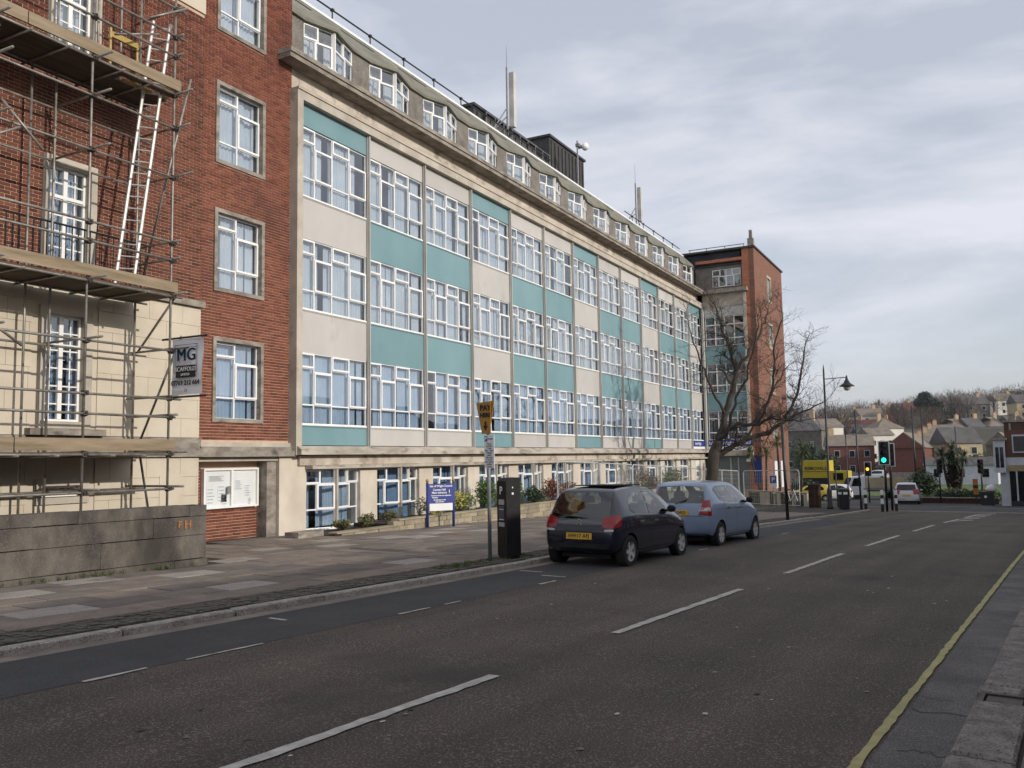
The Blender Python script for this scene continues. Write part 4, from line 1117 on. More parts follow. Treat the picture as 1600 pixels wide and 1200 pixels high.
# ================================================================== stone planter along the facade
plan = thing('stone_planter', 'low coursed stone planter wall along the foot of the office block', 'planter', (25, 14.7, -.3))
PST = [mat('planter_stone_%d' % i, a, b, scale=5, rough=.95, bump=.6, bscale=25, dirt=((.10, .085, .06), 2, .58)) for i, (a, b) in enumerate([((.27, .23, .16), (.36, .31, .22)), ((.22, .19, .14), (.30, .26, .19)), ((.32, .28, .19), (.40, .35, .25))])]
SOIL = mat('soil', (.035, .026, .018), (.07, .05, .035), scale=6, rough=1, bump=.6, bscale=20)
for r in range(4):
    zt = .05 - r * .15
    x = 17.55 + r * .17 if r else 20.0
    while x < 36:
        x1 = x + RND.uniform(.34, .62); g_ = pav(x, 14.5)
        if zt > g_ - .02:
            MB().box(x + .004, x1 - .004, 14.50 + RND.uniform(-.012, .012), 14.72, max(zt - .145, g_ - .1), zt - .003).build('stone', RND.choice(PST), plan)
        x = x1
for xa, xb in ((17.5, 20.1), (20.1, 37), (37, 49)):
    MB().box(xa, xb, 14.53, 16.0, -2.2, (-.13 if xa < 19 else -.03) if xa < 36 else -.25).build('soil_bed', SOIL if xa < 36 else PST[1], plan)
x = 17.5
while x < 36: MB().box(x, x + .9, 14.46, 14.76, (.051 if x > 19.6 else -.099), (.09 if x > 19.6 else -.06)).build('coping_stone', RND.choice(PST), plan); x += .905
MB().box(16.55, 17.5, 14.9, 15.35, -.2, .0).build('step_stone', WEATH, plan)

# leaf clouds for shrubs
def leaves(mb, c, rx, ry, rz, n, s, r, shell=.35):
    for i in range(n):
        while True:
            d = Vector((r.gauss(0, 1), r.gauss(0, 1), r.gauss(0, 1)))
            if d.length > .01: break
        d.normalize(); k = (shell + (1 - shell) * r.random() ** .5) * r.uniform(.85, 1.12)
        p = Vector((c[0] + d.x * rx * k, c[1] + d.y * ry * k, c[2] + d.z * rz * k))
        a = Vector((r.gauss(0, 1), r.gauss(0, 1), r.gauss(0, 1))).normalized(); b = a.orthogonal().normalized(); q = s * r.uniform(.6, 1.3)
        mb.add([p - a * q, p + b * q * .45, p + a * q, p - b * q * .45], [(0, 1, 2, 3)])
def shrub(name, label, c, rx, ry, h, n, s, m, seed, m2=None, group=None):
    r = random.Random(seed); z0 = c[2]
    th = thing(name, label, 'shrub', c, group)
    mb = MB(); mb2 = MB(); st = MB()
    for k in range(6):
        cc = (c[0] + r.uniform(-.5, .5) * rx, c[1] + r.uniform(-.5, .5) * ry, z0 + h * r.uniform(.40, .68))
        leaves(mb if (k % 3 or not m2) else mb2, cc, rx * .62, ry * .62, h * .38, n // 6, s, r)
        st.tube((c[0] + r.uniform(-.1, .1), c[1], z0 - .05), cc, .014, .005, seg=5)
    link('foliage', mb.raw('foliage', m), th)
    if m2: link('foliage', mb2.raw('foliage', m2), th)
    st.build('stems', BARK, th)
    return th
LGREEN = mat('leaf_green', (.035, .075, .012), (.085, .15, .025), scale=9, rough=.6); LDARK = mat('leaf_dark', (.018, .035, .012), (.04, .07, .02), scale=6, rough=.6)
LYEL = mat('leaf_variegated', (.30, .28, .05), (.42, .38, .12), scale=9, rough=.6); LRED = mat('leaf_red', (.12, .035, .022), (.20, .07, .035), scale=8, rough=.7)
LBRN = mat('leaf_olive', (.07, .07, .025), (.14, .13, .05), scale=8, rough=.8)
gc = MB(); gr_ = random.Random(77)
for i in range(170):
    x_ = gr_.uniform(21.3, 36); leaves(gc, (x_, gr_.uniform(14.85, 15.7), .0), .22, .18, gr_.uniform(.05, .14), 26, .045, gr_, .2)
link('ground_cover', gc.raw('ground_cover', LBRN), plan, kind='stuff')
shrub('shrub', 'small green tuft at the first ground floor window', (18.75, 15.3, -.13), .35, .25, .30, 420, .05, LBRN, 1)
shrub('shrub', 'olive tuft beneath the first corner post', (19.7, 15.3, -.13), .42, .28, .42, 520, .05, LBRN, 2)
shrub('shrub', 'dry low tuft at the second pier', (20.9, 15.3, -.05), .4, .25, .36, 420, .045, LBRN, 3)
shrub('shrub', 'bare twiggy bush left of the blue sign', (22.6, 15.4, -.04), .35, .3, .75, 160, .05, LBRN, 4)
shrub('shrub', 'yellow variegated shrub below the blue sign', (22.95, 15.1, -.03), .55, .35, .55, 800, .05, LYEL, 5, LGREEN)
shrub('shrub', 'yellow variegated shrub right of the blue sign', (24.6, 15.2, -.03), .75, .4, .75, 1100, .055, LYEL, 6, LGREEN)
shrub('shrub', 'rounded green bush left of the parking post', (26.3, 15.2, -.03), .65, .5, 1.15, 1500, .055, LGREEN, 7)
shrub('shrub', 'rounded green bush right of the ticket machine', (28.2, 15.2, -.03), .72, .5, 1.15, 1500, .055, LGREEN, 8)
shrub('shrub', 'dark green plant beside the red shrubs', (30.3, 15.2, -.03), .6, .4, .75, 800, .06, LDARK, 9)
shrub('shrub', 'red leaved shrub above the dark car', (31.8, 15.2, -.03), .8, .4, 1.05, 700, .06, LRED, 10)
shrub('shrub', 'low red leaved shrub by the dark hatchback window', (33.6, 15.2, -.03), .9, .4, .8, 700, .06, LRED, 11, LDARK)
shrub('shrub', 'scrubby red-brown bush behind the mesh fence', (43.5, 15.2, -.2), 1.4, .5, 1.3, 900, .07, LBRN, 12, LRED)
shrub('shrub', 'clipped green hedge behind the blue car roof', (47.6, 15.2, -.2), 2.2, .5, 1.25, 1500, .07, LBRN, 13, LGREEN)

# ================================================================== street furniture
RT = (NX * -1, NY * -1, 0)                   # reader's right for signs facing back along the street
# council direction sign
cs = thing('council_sign', 'blue council direction sign with white strip on two blue posts', 'sign', (22.2, 14.45, -.2))
pa, pb = Vector((21.58, 14.42, 0)), Vector((22.30, 13.96, 0)); dv = (pb - pa).normalized(); nrm = Vector((dv.y, -dv.x, 0))
for p, zb in ((pa, -.25), (pb, -.25)):
    MB().tube((p.x, p.y, zb), (p.x, p.y, 1.08), .042, seg=10).build('post', BLUEP, cs, smooth=True)
    MB().lathe([(.02, 1.08), (.05, 1.11), (.052, 1.14), (.03, 1.18), (.004, 1.19)], (p.x, p.y, 0), 10).build('finial', SIGNY, cs, smooth=True)
def plate(par, name, a, b, z0, z1, th, m, off=.03):
    o = nrm * off; q = nrm * th
    return MB().prism([a + o + Vector((0, 0, z0)), b + o + Vector((0, 0, z0)), b + o + Vector((0, 0, z1)), a + o + Vector((0, 0, z1))], q).build(name, m, par)
bp_ = plate(cs, 'panel', pa, pb, .46, 1.04, .02, BLUEP); plate(cs, 'white_panel', pa + dv * .05, pb - dv * .05, .24, .455, .02, SIGNW)
mid = (pa + pb) / 2 + nrm * .053
for tx, sz, z, off in (('Isle of Wight Council', .085, .97, 0), ('County Hall', .085, .86, -.06), ('Main entrance', .085, .775, -.06), ('1', .15, .80, .27), ('Customer services and registration', .046, .69, 0), ('Reception', .046, .63, -.2), ('All deliveries to the', .05, .56, -.05), ('main entrance', .05, .505, -.05)):
    write(bp_, tx, sz, SIGNW, tuple(mid + dv * off + Vector((0, 0, z))), tuple(dv), bold=.002)
# parking sign post
pp = thing('parking_sign_post', 'grey sign post with wedge pay sign and tariff plate beside the ticket machine', 'sign post', tuple(tn(13.06, 9.24, -.12)))
c0 = tn(13.06, 9.24)
MB().tube((c0.x, c0.y, -.15), (c0.x, c0.y, 2.72), .036, seg=10).build('post', GALV, pp, smooth=True)
def roadplate(par, name, corners, t, th, m):
    """corners (n,z) in the plane facing back along the street"""
    return MB().prism([tn(t, n, z) for n, z in corners], tn(th, 0)).build(name, m, par)
w1 = roadplate(pp, 'pay_sign', [(9.455, 2.79), (9.05, 2.82), (9.16, 2.21), (9.33, 2.21)], 12.985, .012, SIGNY)
rot = Matrix.Translation(tn(13.06, 9.2)) @ Matrix.Rotation(radians(-58), 4, 'Z')
MB().prism([rot @ Vector(p) for p in ((0, .20, 2.80), (0, -.20, 2.80), (0, -.09, 2.22), (0, .09, 2.22))], rot.to_3x3() @ Vector((.012, 0, 0))).build('pay_sign', SIGNY, pp)
for tx, sz, z, off in (('PAY', .14, 2.69, 0), ('HERE', .104, 2.555, 0)):
    write(w1, tx, sz, INKK, tuple(tn(12.982, 9.245 - off, z)), RT, bold=.007)
MB().prism([tn(12.98, 9.245 + a, z) for a, z in ((-.02, 2.44), (.02, 2.44), (.02, 2.36), (.055, 2.36), (0, 2.27), (-.055, 2.36), (-.02, 2.36))], tn(.003, 0)).build('arrow', INKK, w1)
tf = roadplate(pp, 'tariff_plate', [(9.285, 1.58), (9.065, 1.58), (9.065, 2.19), (9.285, 2.19)], 12.99, .01, SIGNW)
roadplate(tf, 'parking_symbol', [(9.275, 2.07), (9.215, 2.07), (9.215, 2.17), (9.275, 2.17)], 12.986, .003, BLUEP)
write(tf, 'P', .085, SIGNW, tuple(tn(12.982, 9.245, 2.12)), RT, bold=.003)
for i, tx in enumerate(('Pay at', 'machine', '7 days', '8am - 6pm', 'Display', 'ticket', 'Max stay', '2 hours', 'No return', 'within', '2 hours')):
    write(tf, tx, .042, INKK, tuple(tn(12.986, 9.175, 2.03 - i * .042)), RT)
write(tf, 'Display', .04, INKK, tuple(tn(12.986, 9.145, 2.12)), RT)
# ticket machine
tm_ = thing('ticket_machine', 'black parking ticket machine with slanted top at the kerb', 'ticket machine', tuple(tn(13.7, 9.25, -.12)))
M = Matrix.Translation(tn(13.72, 9.26, -.14)) @ Matrix.Rotation(RA + radians(-24), 4, 'Z')
BLK2 = mat('machine_black', (.006, .006, .007), (.012, .012, .013), scale=3, rough=.6, spec=.25)
sec = [(-.155, -.17), (.155, -.17), (.155, .17), (-.155, .17)]
mb = MB(); mb.box(-.155, .155, -.165, .165, 0, 1.43, M)
body = MB().prism([M @ Vector((x, -.17, z)) for x, z in ((-.15, .06), (.16, .06), (.16, 1.53), (-.06, 1.52), (-.15, 1.46))], M.to_3x3() @ Vector((0, .34, 0))).build('body', BLK2, tm_)
MB().box(-.13, .14, -.15, .15, 0, .06, M).build('plinth', BLK2, tm_)
def on_front(name, y0, y1, z0, z1, m, d=.004): return MB().box(-.15 - d, -.1505, y0, y1, z0, z1, M).build(name, m, body)
rr_ = tuple(M.to_3x3() @ Vector((0, -1, 0)))
write(body, 'P', .21, SIGNW, tuple(M @ Vector((-.153, .02, 1.28))), rr_, bold=.004)
on_front('tariff_card', -.09, .11, 1.02, 1.12, mat('card_grey', (.34, .33, .33), (.42, .41, .41), scale=40, rough=.6)); on_front('instruction_panel', -.09, .11, .72, 1.0, mat('panel_navy', (.02, .025, .07), (.05, .055, .11), scale=25, rough=.4))
on_front('sticker', -.09, .11, .61, .69, MATS['card_grey']); on_front('print_strip', -.07, .09, .735, .75, SIGNW, .006); on_front('print_strip', -.07, .09, .93, .94, SIGNW, .006)
MB().box(-.02, .0, -.175, -.1705, 1.33, 1.36, M).box(-.03, .01, -.176, -.1705, 1.21, 1.25, M).build('coin_slot', SIGNW, body); MB().box(-.06, .1, -.174, -.1705, .98, 1.05, M).build('ticket_flap', BLACKR, body)

# black pole with white sleeve further on
bpz = gz(30.5) + .11
bpole = thing('black_pole', 'slim black pole at the kerb in front of the red brick tower', 'pole', tuple(tn(30.5, 9.0, bpz)))
c = tn(30.5, 8.86); MB().tube((c.x, c.y, bpz - .1), (c.x - .1, c.y + .05, bpz + 3.32), .055, .05, seg=10).build('shaft', BLACK, bpole, smooth=True)
# lamp posts
def lamp(name, label, t, n, h, arm, z=None, dirn=-1, double=False):
    z = gz(t) + .11 if z is None else z
    c = tn(t, n, z); th = thing(name, label, 'street lamp', tuple(c))
    MB().lathe([(.17, -.1), (.17, .10), (.13, .16), (.12, .95), (.075, 1.05), (.06, 1.1), (.045, h), (.02, h + .25), (.004, h + .32)], tuple(c), 12).build('column', BLACK, th, smooth=True)
    for s in ((dirn, -dirn) if double else (dirn,)):
        e = c + tn(0, s * arm) + Vector((0, 0, h - .42)); MB().tube(c + Vector((0, 0, h - .45)), e, .022).build('bracket', BLACK, th)
        MB().tube(c + Vector((0, 0, h - .85)), c + tn(0, s * arm * .5) + Vector((0, 0, h - .45)), .012).build('stay', BLACK, th)
        MB().lathe([(.02, .1), (.05, .0), (.07, -.12), (.13, -.22), (.16, -.30), (.36, -.44), (.37, -.47), (.30, -.48)], tuple(e), 14).build('lamp_shade', BLACK, th, smooth=True)
        MB().lathe([(.02, -.70), (.12, -.66), (.18, -.56), (.17, -.485)], tuple(e), 12).build('lamp_glass', mat('lamp_glass', (.42, .42, .42), (.5, .5, .5), scale=2, rough=.2), th, smooth=True)
    return th
lamp('street_lamp', 'tall black street lamp with bell shade beside the litter bin', 46, 11.19, 7.1, 1.12)
lamp('street_lamp', 'distant black street lamp behind the traffic signals', 78, 17.4, 6.6, .7)
# plain far poles
for nm, lb, t, n, h, r in (('utility_pole', 'black pole left of the green traffic signal', 47, 9.88, 5.1, .05), ('utility_pole', 'dark pole rising left of the palm tree', 75, 11.5, 7.7, .09), ('utility_pole', 'thin dark pole nearest the palm tree', 75.5, 10.9, 7.6, .08), ('utility_pole', 'short black post behind the litter bin', 50, 11.7, 2.3, .05), ('utility_pole', 'thin pole right of the palm among the terrace roofs', 120, 13.6, 7.5, .09)):
    z = gz(t); c = tn(t, n, z); th = thing(nm, lb, 'pole', tuple(c)); MB().tube((c.x, c.y, z - .1), (c.x + .05, c.y + .1, z + h), r, r * .7, seg=8).build('shaft', BLACK, th, smooth=True); MB().lathe([(r * 1.4, 0), (r * 1.4, .5), (r, .55)], tuple(c), 8).build('base', BLACK, th)
# traffic signals
GREEN = emit_mat('signal_green', (0.02, 0.85, 0.50), 2.6); AMBER = emit_mat('signal_amber', (1.0, .42, .03), 3.0)
LENS = mat('signal_lens_dark', (.012, .012, .014), (.02, .02, .024), scale=5, rough=.2)
def signal(label, t, n, lit, yaw=0.0, top=3.45, hh=1.05, board=True, z=None):
    z = gz(t) + .11 if z is None else z
    th = thing('traffic_signal', label, 'traffic light', tuple(tn(t, n, z)))
    M = Matrix.Translation(tn(t, n, z)) @ Matrix.Rotation(RA + yaw, 4, 'Z')
    p = M.translation; MB().tube((p.x, p.y, z - .1), (p.x, p.y, z + top - .1), .06, seg=10).build('pole', BLACK, th, smooth=True)
    MB().box(-.13, -.02, -.19, .19, top - hh, top, M).build('housing', BLACK, th)
    if board:
        MB().box(-.06, -.03, -.27, -.191, top - hh - .08, top + .08, M).box(-.06, -.03, .191, .27, top - hh - .08, top + .08, M).box(-.06, -.03, -.19, .19, top + .001, top + .08, M).box(-.06, -.03, -.19, .19, top - hh - .08, top - hh - .001, M).build('backing_board', BLACK, th)
        Mb = M @ Matrix.Rotation(pi / 2, 4, 'Z')
        MB().ring(-.27, .27, top - hh - .08, top + .08, .045, .062, .07, M @ Matrix.Rotation(pi / 2, 4, 'Z')).build('white_border', SIGNW, th)
    for i in range(3):
        zc_ = top - hh * (i + .5) / 3
        m = {'g': GREEN if i == 2 else LENS, 'a': AMBER if i == 1 else LENS, '': LENS}[lit]
        MB().lathe([(.001, -.016), (.08, -.012), (.125, 0)], (0, 0, 0), 16, M=M @ Matrix.Translation((-.132, 0, zc_)) @ Matrix.Rotation(pi / 2, 4, 'Y')).build('lens', m, th, smooth=True)
        MB().lathe([(.135, 0), (.14, -.16), (.13, -.16), (.127, 0)], (0, 0, 0), 12, M=M @ Matrix.Translation((-.131, 0, zc_)) @ Matrix.Rotation(pi / 2, 4, 'Y'), cap=False).build('visor', BLACK, th)
    return th, M
signal('traffic signal with green light and white edged board', 46.3, 8.52, 'g', top=3.32)
signal('second traffic signal tucked behind the green one', 48.0, 8.58, '', top=3.28)
signal('far traffic signal showing amber left of the white car', 72, 14.5, 'a', top=3.0, hh=1.0)
signal('dark traffic signal against the palm trunk', 72, 9.45, '', top=3.2, yaw=.5, board=False)
signal('dark traffic signal in front of the red car', 74, 6.85, '', top=3.2, yaw=-.3, board=False)
# litter bin
bz = gz(45) + .11; bn = thing('litter_bin', 'round black litter bin with white mouth panels at the kerb', 'bin', tuple(tn(45, 10.26, bz)))
c = tn(45, 10.26, bz)
MB().lathe([(.24, 0), (.25, .06), (.27, .66), (.28, .70), (.28, .96), (.25, 1.02), (.12, 1.05), (.01, 1.06)], tuple(c), 18).build('body', BLACK, bn, smooth=False)
for a in (pi + RA - .5, pi + RA + .5): MB().box(.275, .285, -.10, .10, .74, .86, Matrix.Translation(c) @ Matrix.Rotation(a, 4, 'Z')).build('mouth_panel', SIGNW, bn)
# black and white bollards
for lb, t, n in (('black and white banded bollard at the kerb corner', 47, 9.66), ('banded bollard under the green traffic signal', 45.9, 8.66), ('banded bollard beside the second signal pole', 47.6, 8.32)):
    z = gz(t) + .10; c = tn(t, n, z); th = thing('bollard', lb, 'bollard', tuple(c), group='banded bollards at the junction')
    for z0, z1, m in ((-.1, .28, BLACK), (.28, .55, SIGNW), (.55, .72, BLACK), (.72, .98, SIGNW), (.98, 1.03, BLACK)):
        MB().lathe([(.075, z0), (.075, z1 - .001)], tuple(c), 10).build('band', m, th, smooth=False)
# brick gate pillar, low wall with pale piers
PB = cell_mat('pillar_brick', [(0.035, 0.018, 0.014), (0.055, 0.026, 0.019), (0.07, 0.032, 0.022)], .225, .075, mortar=(.08, .05, .04))
pz = gz(48) + .08; pl = thing('brick_pillar', 'square brick gate pillar beside the tall street lamp', 'pillar', tuple(tn(48, 12.5, pz)))
M = Matrix.Translation(tn(48, 12.45, pz)) @ Matrix.Rotation(RA, 4, 'Z'); MB().box(-.26, .26, -.26, .26, -.2, 1.18, M).build('shaft', PB, pl); MB().box(-.29, .29, -.29, .29, 1.181, 1.27, M).build('cap', PB, pl)
lw = thing('forecourt_wall', 'low dark wall with pale piers in front of the brick tower', 'wall', tuple(tn(53, 16, gz(53))))
q0, q1 = tn(54, 18.2), tn(50.5, 13.4); dd = (q1 - q0); LN = dd.length; M = Matrix.Translation((q0.x, q0.y, gz(52))) @ Matrix.Rotation(math.atan2(dd.y, dd.x), 4, 'Z')
MB().box(0, LN, -.12, .12, -.4, .78, M).build('dark_panel', GREYW, lw)
for x, w in ((.0, .4), (1.55, .95), (3.2, .35), (4.6, .32), (LN - .3, .3)): MB().box(x, x + w, -.16, .16, -.4, .86, M).build('pier', STONE, lw)
MB().box(0, LN, -.18, .18, .861, .93, M).build('coping', WEATH, lw)
# parking P sign
ps = thing('parking_place_sign', 'small blue and white parking sign behind the mesh fence', 'sign', tuple(tn(49, 14.9, gz(49))))
c = tn(49, 14.95, gz(49) + .1); MB().tube(c, c + Vector((0, 0, 1.75)), .03).build('post', GALV, ps)
s_ = MB().prism([tn(48.95, 14.95 + a, c.z + z) for a, z in ((.2, 1.05), (-.2, 1.05), (-.2, 1.75), (.2, 1.75))], tn(.02, 0)).build('plate', SIGNW, ps); MB().prism([tn(48.94, 14.95 + a, c.z + z) for a, z in ((.18, 1.3), (-.18, 1.3), (-.18, 1.72), (.18, 1.72))], tn(.006, 0)).build('blue_panel', BLUEP, s_); write(s_, 'P', .34, SIGNW, tuple(tn(48.93, 14.95, c.z + 1.5)), RT, bold=.006)
# mesh fence panels
FEN = mat('fence_galvanised', (.42, .43, .42), (.54, .55, .54), scale=5, rough=.45, metal=.25)
def fence_panel(a, b, label, bent=0):
    a, b = Vector(a), Vector(b); d = (b - a); L = Vector((d.x, d.y, 0)).length
    th = thing('mesh_fence_panel', label, 'fence', tuple(a), group='temporary mesh fence panels')
    sl = (b.z - a.z) / L
    M = Matrix.Translation(a) @ Matrix.Rotation(math.atan2(d.y, d.x), 4, 'Z') @ Matrix(((1, 0, 0, 0), (0, 1, 0, 0), (sl, 0, 1, 0), (0, 0, 0, 1)))
    fr = MB()
    pts = [(0.03, 0, .10), (0.03, 0, 1.90), (.12, 0, 2.0), (L - .12, 0, 2.0), (L - .03, 0, 1.90), (L - .03, 0, .10), (0.03, 0, .10)]
    fr.path([M @ Vector(p) for p in pts], [.026] * 7, seg=6); fr.build('frame', FEN, th)
    ms = MB(); n = int(L / .17)
    for i in range(1, n): ms.tube(M @ Vector((L * i / n, 0, .1)), M @ Vector((L * i / n, 0, 2.0)), .0028, seg=3, cap=False)
    for j in range(1, 8): ms.tube(M @ Vector((0, 0, .1 + j * .24)), M @ Vector((L, 0, .1 + j * .24)), .0028, seg=3, cap=False)
    link('mesh_infill', ms.raw('mesh_infill', FEN), th, kind='stuff')
    MB().cbox(-.12, .12, -.34, .34, 0, .13, .03, Matrix.Translation(a) @ Matrix.Rotation(math.atan2(d.y, d.x), 4, 'Z')).build('foot_block', GREYW, th)
fx = 26.6; names = ['behind the dark hatchback, leftmost', 'second from the left behind the dark hatchback', 'between the two parked cars', 'behind the rear of the blue car', 'left of the bare tree trunk', 'behind the bare tree trunk', 'right of the bare tree trunk', 'beside the blue noticeboard']
P_ = [(27.0, 12.7), (30.4, 12.5), (33.9, 12.5), (37.3, 12.4), (40.8, 12.5), (44.2, 12.4), (47.6, 12.35), (51.0, 12.25)]
for i, (a, b) in enumerate(zip(P_, P_[1:])):
    fence_panel((a[0], a[1], pav(*a)), (b[0], b[1], pav(*b)), 'wire mesh fence panel ' + names[i])
qa = tn(50.2, 17.1); qb = tn(47.2, 13.0)
fence_panel((qa.x, qa.y, gz(49.5) + .1), (qb.x, qb.y, gz(47.2) + .1), 'wire mesh fence panel in front of the low wall and bicycle')
# bicycle behind the fence
bk = thing('bicycle', 'bicycle leaning on the low wall behind the black pole', 'bicycle', tuple(tn(49.5, 13.9, gz(49.5))))
M = Matrix.Translation(tn(49.3, 14.35, gz(49.3) + .1)) @ Matrix.Rotation(math.atan2(dd.y, dd.x), 4, 'Z') @ Matrix.Rotation(.12, 4, 'X')
for x in (0, 1.02):
    w = MB().path([M @ Vector((x + .33 * cos(a * 2 * pi / 20), 0, .34 + .33 * sin(a * 2 * pi / 20))) for a in range(21)], [.018] * 21, seg=6).build('wheel', BLACKR, bk)
    sp = MB()
    for a in range(10): sp.tube(M @ Vector((x, 0, .34)), M @ Vector((x + .32 * cos(a * pi / 5), 0, .34 + .32 * sin(a * pi / 5))), .003, seg=3)
    sp.build('spokes', FEN, w)
f_ = MB()
for a, b in (((0, .34), (.38, .33)), ((0, .34), (.30, .80)), ((.38, .33), (.28, .92)), ((.38, .33), (.84, .78)), ((.30, .80), (.82, .88)), ((1.02, .34), (.80, .98))): f_.tube(M @ Vector((a[0], 0, a[1])), M @ Vector((b[0], 0, b[1])), .018, seg=6)
f_.build('frame', SIGNW, bk); MB().tube(M @ Vector((.80, -.25, 1.0)), M @ Vector((.80, .25, 1.0)), .014).build('handlebar', BLACKR, bk); MB().box(.17, .40, -.07, .07, .92, .97, M).build('saddle', BLACKR, bk)
# antenna masts on the roof
def mast(label, x, y, z0, h, panel, wh, dish=False, col=SIGNW):
    th = thing('antenna_mast', label, 'antenna', (x, y, z0))
    MB().tube((x, y, z0), (x, y, z0 + h), .05, .045).build('pole', GALV, th)
    if wh: MB().tube((x, y, z0 + h), (x, y, z0 + h + wh), .015, .008, seg=5).build('whip', GALV, th)
    if panel:
        MB().cbox(x - .03 + .1, x + .30, y - .30, y - .06, z0 + panel[0], z0 + panel[1], .03).build('panel_antenna', mat('antenna_grey', (.40, .39, .35), (.60, .59, .55), scale=1.2, rough=.6), th)
        MB().tube((x, y, z0 + panel[0] + .9), (x - 1.3, y + .3, z0 + .1), .03).build('stay', GALV, th); MB().tube((x, y, z0 + panel[0] + .5), (x - .8, y + 1.0, z0 + .1), .025).build('stay', GALV, th)
        cb = MB()
        for k in range(5): cb.path([(x + .02 * k, y - .1, z0 + panel[0]), (x + .12 * sin(k * 2), y - .2, z0 + panel[0] - .25), (x, y, z0 + panel[0] - .6)], [.012] * 3, seg=4)
        cb.build('cables', BLACKR, th)
    if dish:
        MB().lathe([(.02, -.26), (.12, -.24), (.21, -.02), (.20, .0)], (0, 0, 0), 16, M=Matrix.Translation((x + .38, y - .3, z0 + h - .25)) @ Matrix.Rotation(radians(75), 4, 'Y')).build('dish', SIGNW, th, smooth=True)
        MB().box(x - .08, x + .35, y - .12, y + .08, z0 + h - .32, z0 + h - .16).build('bracket', GALV, th)
mast('tall roof mast with long panel antenna and whip above the near plant room', 33.0, 17.6, 15.55, 3.75, (1.0, 3.55), 1.0)
mast('roof mast carrying a small white dish beside the dark plant room', 40.8, 17.6, 15.5, 2.95, None, 0, dish=True)
mast('roof mast with panel antenna nearest the far brick tower', 49.7, 17.6, 15.55, 3.1, (.7, 2.85), 1.2)

# ================================================================== vehicles
def crom(pts, x):
    """monotone-ish interpolation through (x, v) pairs"""
    if x <= pts[0][0]: return pts[0][1]
    for i in range(len(pts) - 1):
        (x0, v0), (x1, v1) = pts[i], pts[i + 1]
        if x <= x1:
            f = (x - x0) / (x1 - x0)
            p = pts[max(i - 1, 0)]; q = pts[min(i + 2, len(pts) - 1)]
            d1 = (v1 - p[1]) / max(1e-6, x1 - p[0]) * (x1 - x0); d2 = (q[1] - v0) / max(1e-6, q[0] - x0) * (x1 - x0)
            s = v1 - v0
            for_ = lambda d: 0 if d * s <= 0 else max(-3 * abs(s), min(3 * abs(s), d))
            d1, d2 = for_(d1), for_(d2)
            h = f * f * (3 - 2 * f)
            return v0 * (1 - h) + v1 * h + d1 * (f ** 3 - 2 * f * f + f) + d2 * (f ** 3 - f * f)
    return pts[-1][1]
def car_paint(name, c, rough=.28):
    m, N, L, b = nodes_of(name)
    b.inputs['Base Color'].default_value = (*c, 1); b.inputs['Metallic'].default_value = .05; b.inputs['Roughness'].default_value = rough
    b.inputs['Coat Weight'].default_value = .8; b.inputs['Coat Roughness'].default_value = .04
    g = N.new('ShaderNodeNewGeometry'); n = N.new('ShaderNodeTexNoise'); n.inputs['Scale'].default_value = 6; n.inputs['Detail'].default_value = 6
    L.new(g.outputs['Position'], n.inputs['Vector'])
    mr = N.new('ShaderNodeMapRange'); mr.inputs[1].default_value = .35; mr.inputs[2].default_value = .75; mr.inputs[3].default_value = rough; mr.inputs[4].default_value = rough + .06
    L.new(n.outputs['Fac'], mr.inputs[0]); L.new(mr.outputs[0], b.inputs['Roughness'])
    return m
CGLASS = mat('car_glass', (.004, .005, .006), (.010, .011, .013), scale=2, rough=.03, spec=.5)
CARG = glass_mat('car_see_through_glass', tint=(.60, .66, .64), extra=.05, wav=.02)
CARD = glass_mat('car_privacy_glass', tint=(.20, .22, .23), extra=.05, wav=.02)
CGLASSL = mat('car_glass_light', (.045, .05, .052), (.13, .135, .135), scale=1.6, rough=.03, spec=.7)
TAIL = mat('tail_lamp_red', (.20, .005, .008), (.34, .012, .014), scale=30, rough=.12, spec=.6); LAMPC = mat('lamp_clear', (.42, .40, .40), (.6, .58, .57), scale=14, rough=.12, spec=.8)
PLATEY = mat('plate_yellow', (.62, .36, .03), (.68, .41, .04), scale=4, rough=.5); RIMM = mat('alloy_rim', (.50, .50, .50), (.66, .65, .64), scale=5, rough=.4, metal=.35)
CHROME = mat('chrome_trim', (.6, .6, .6), (.7, .7, .7), scale=5, rough=.15, metal=.9)

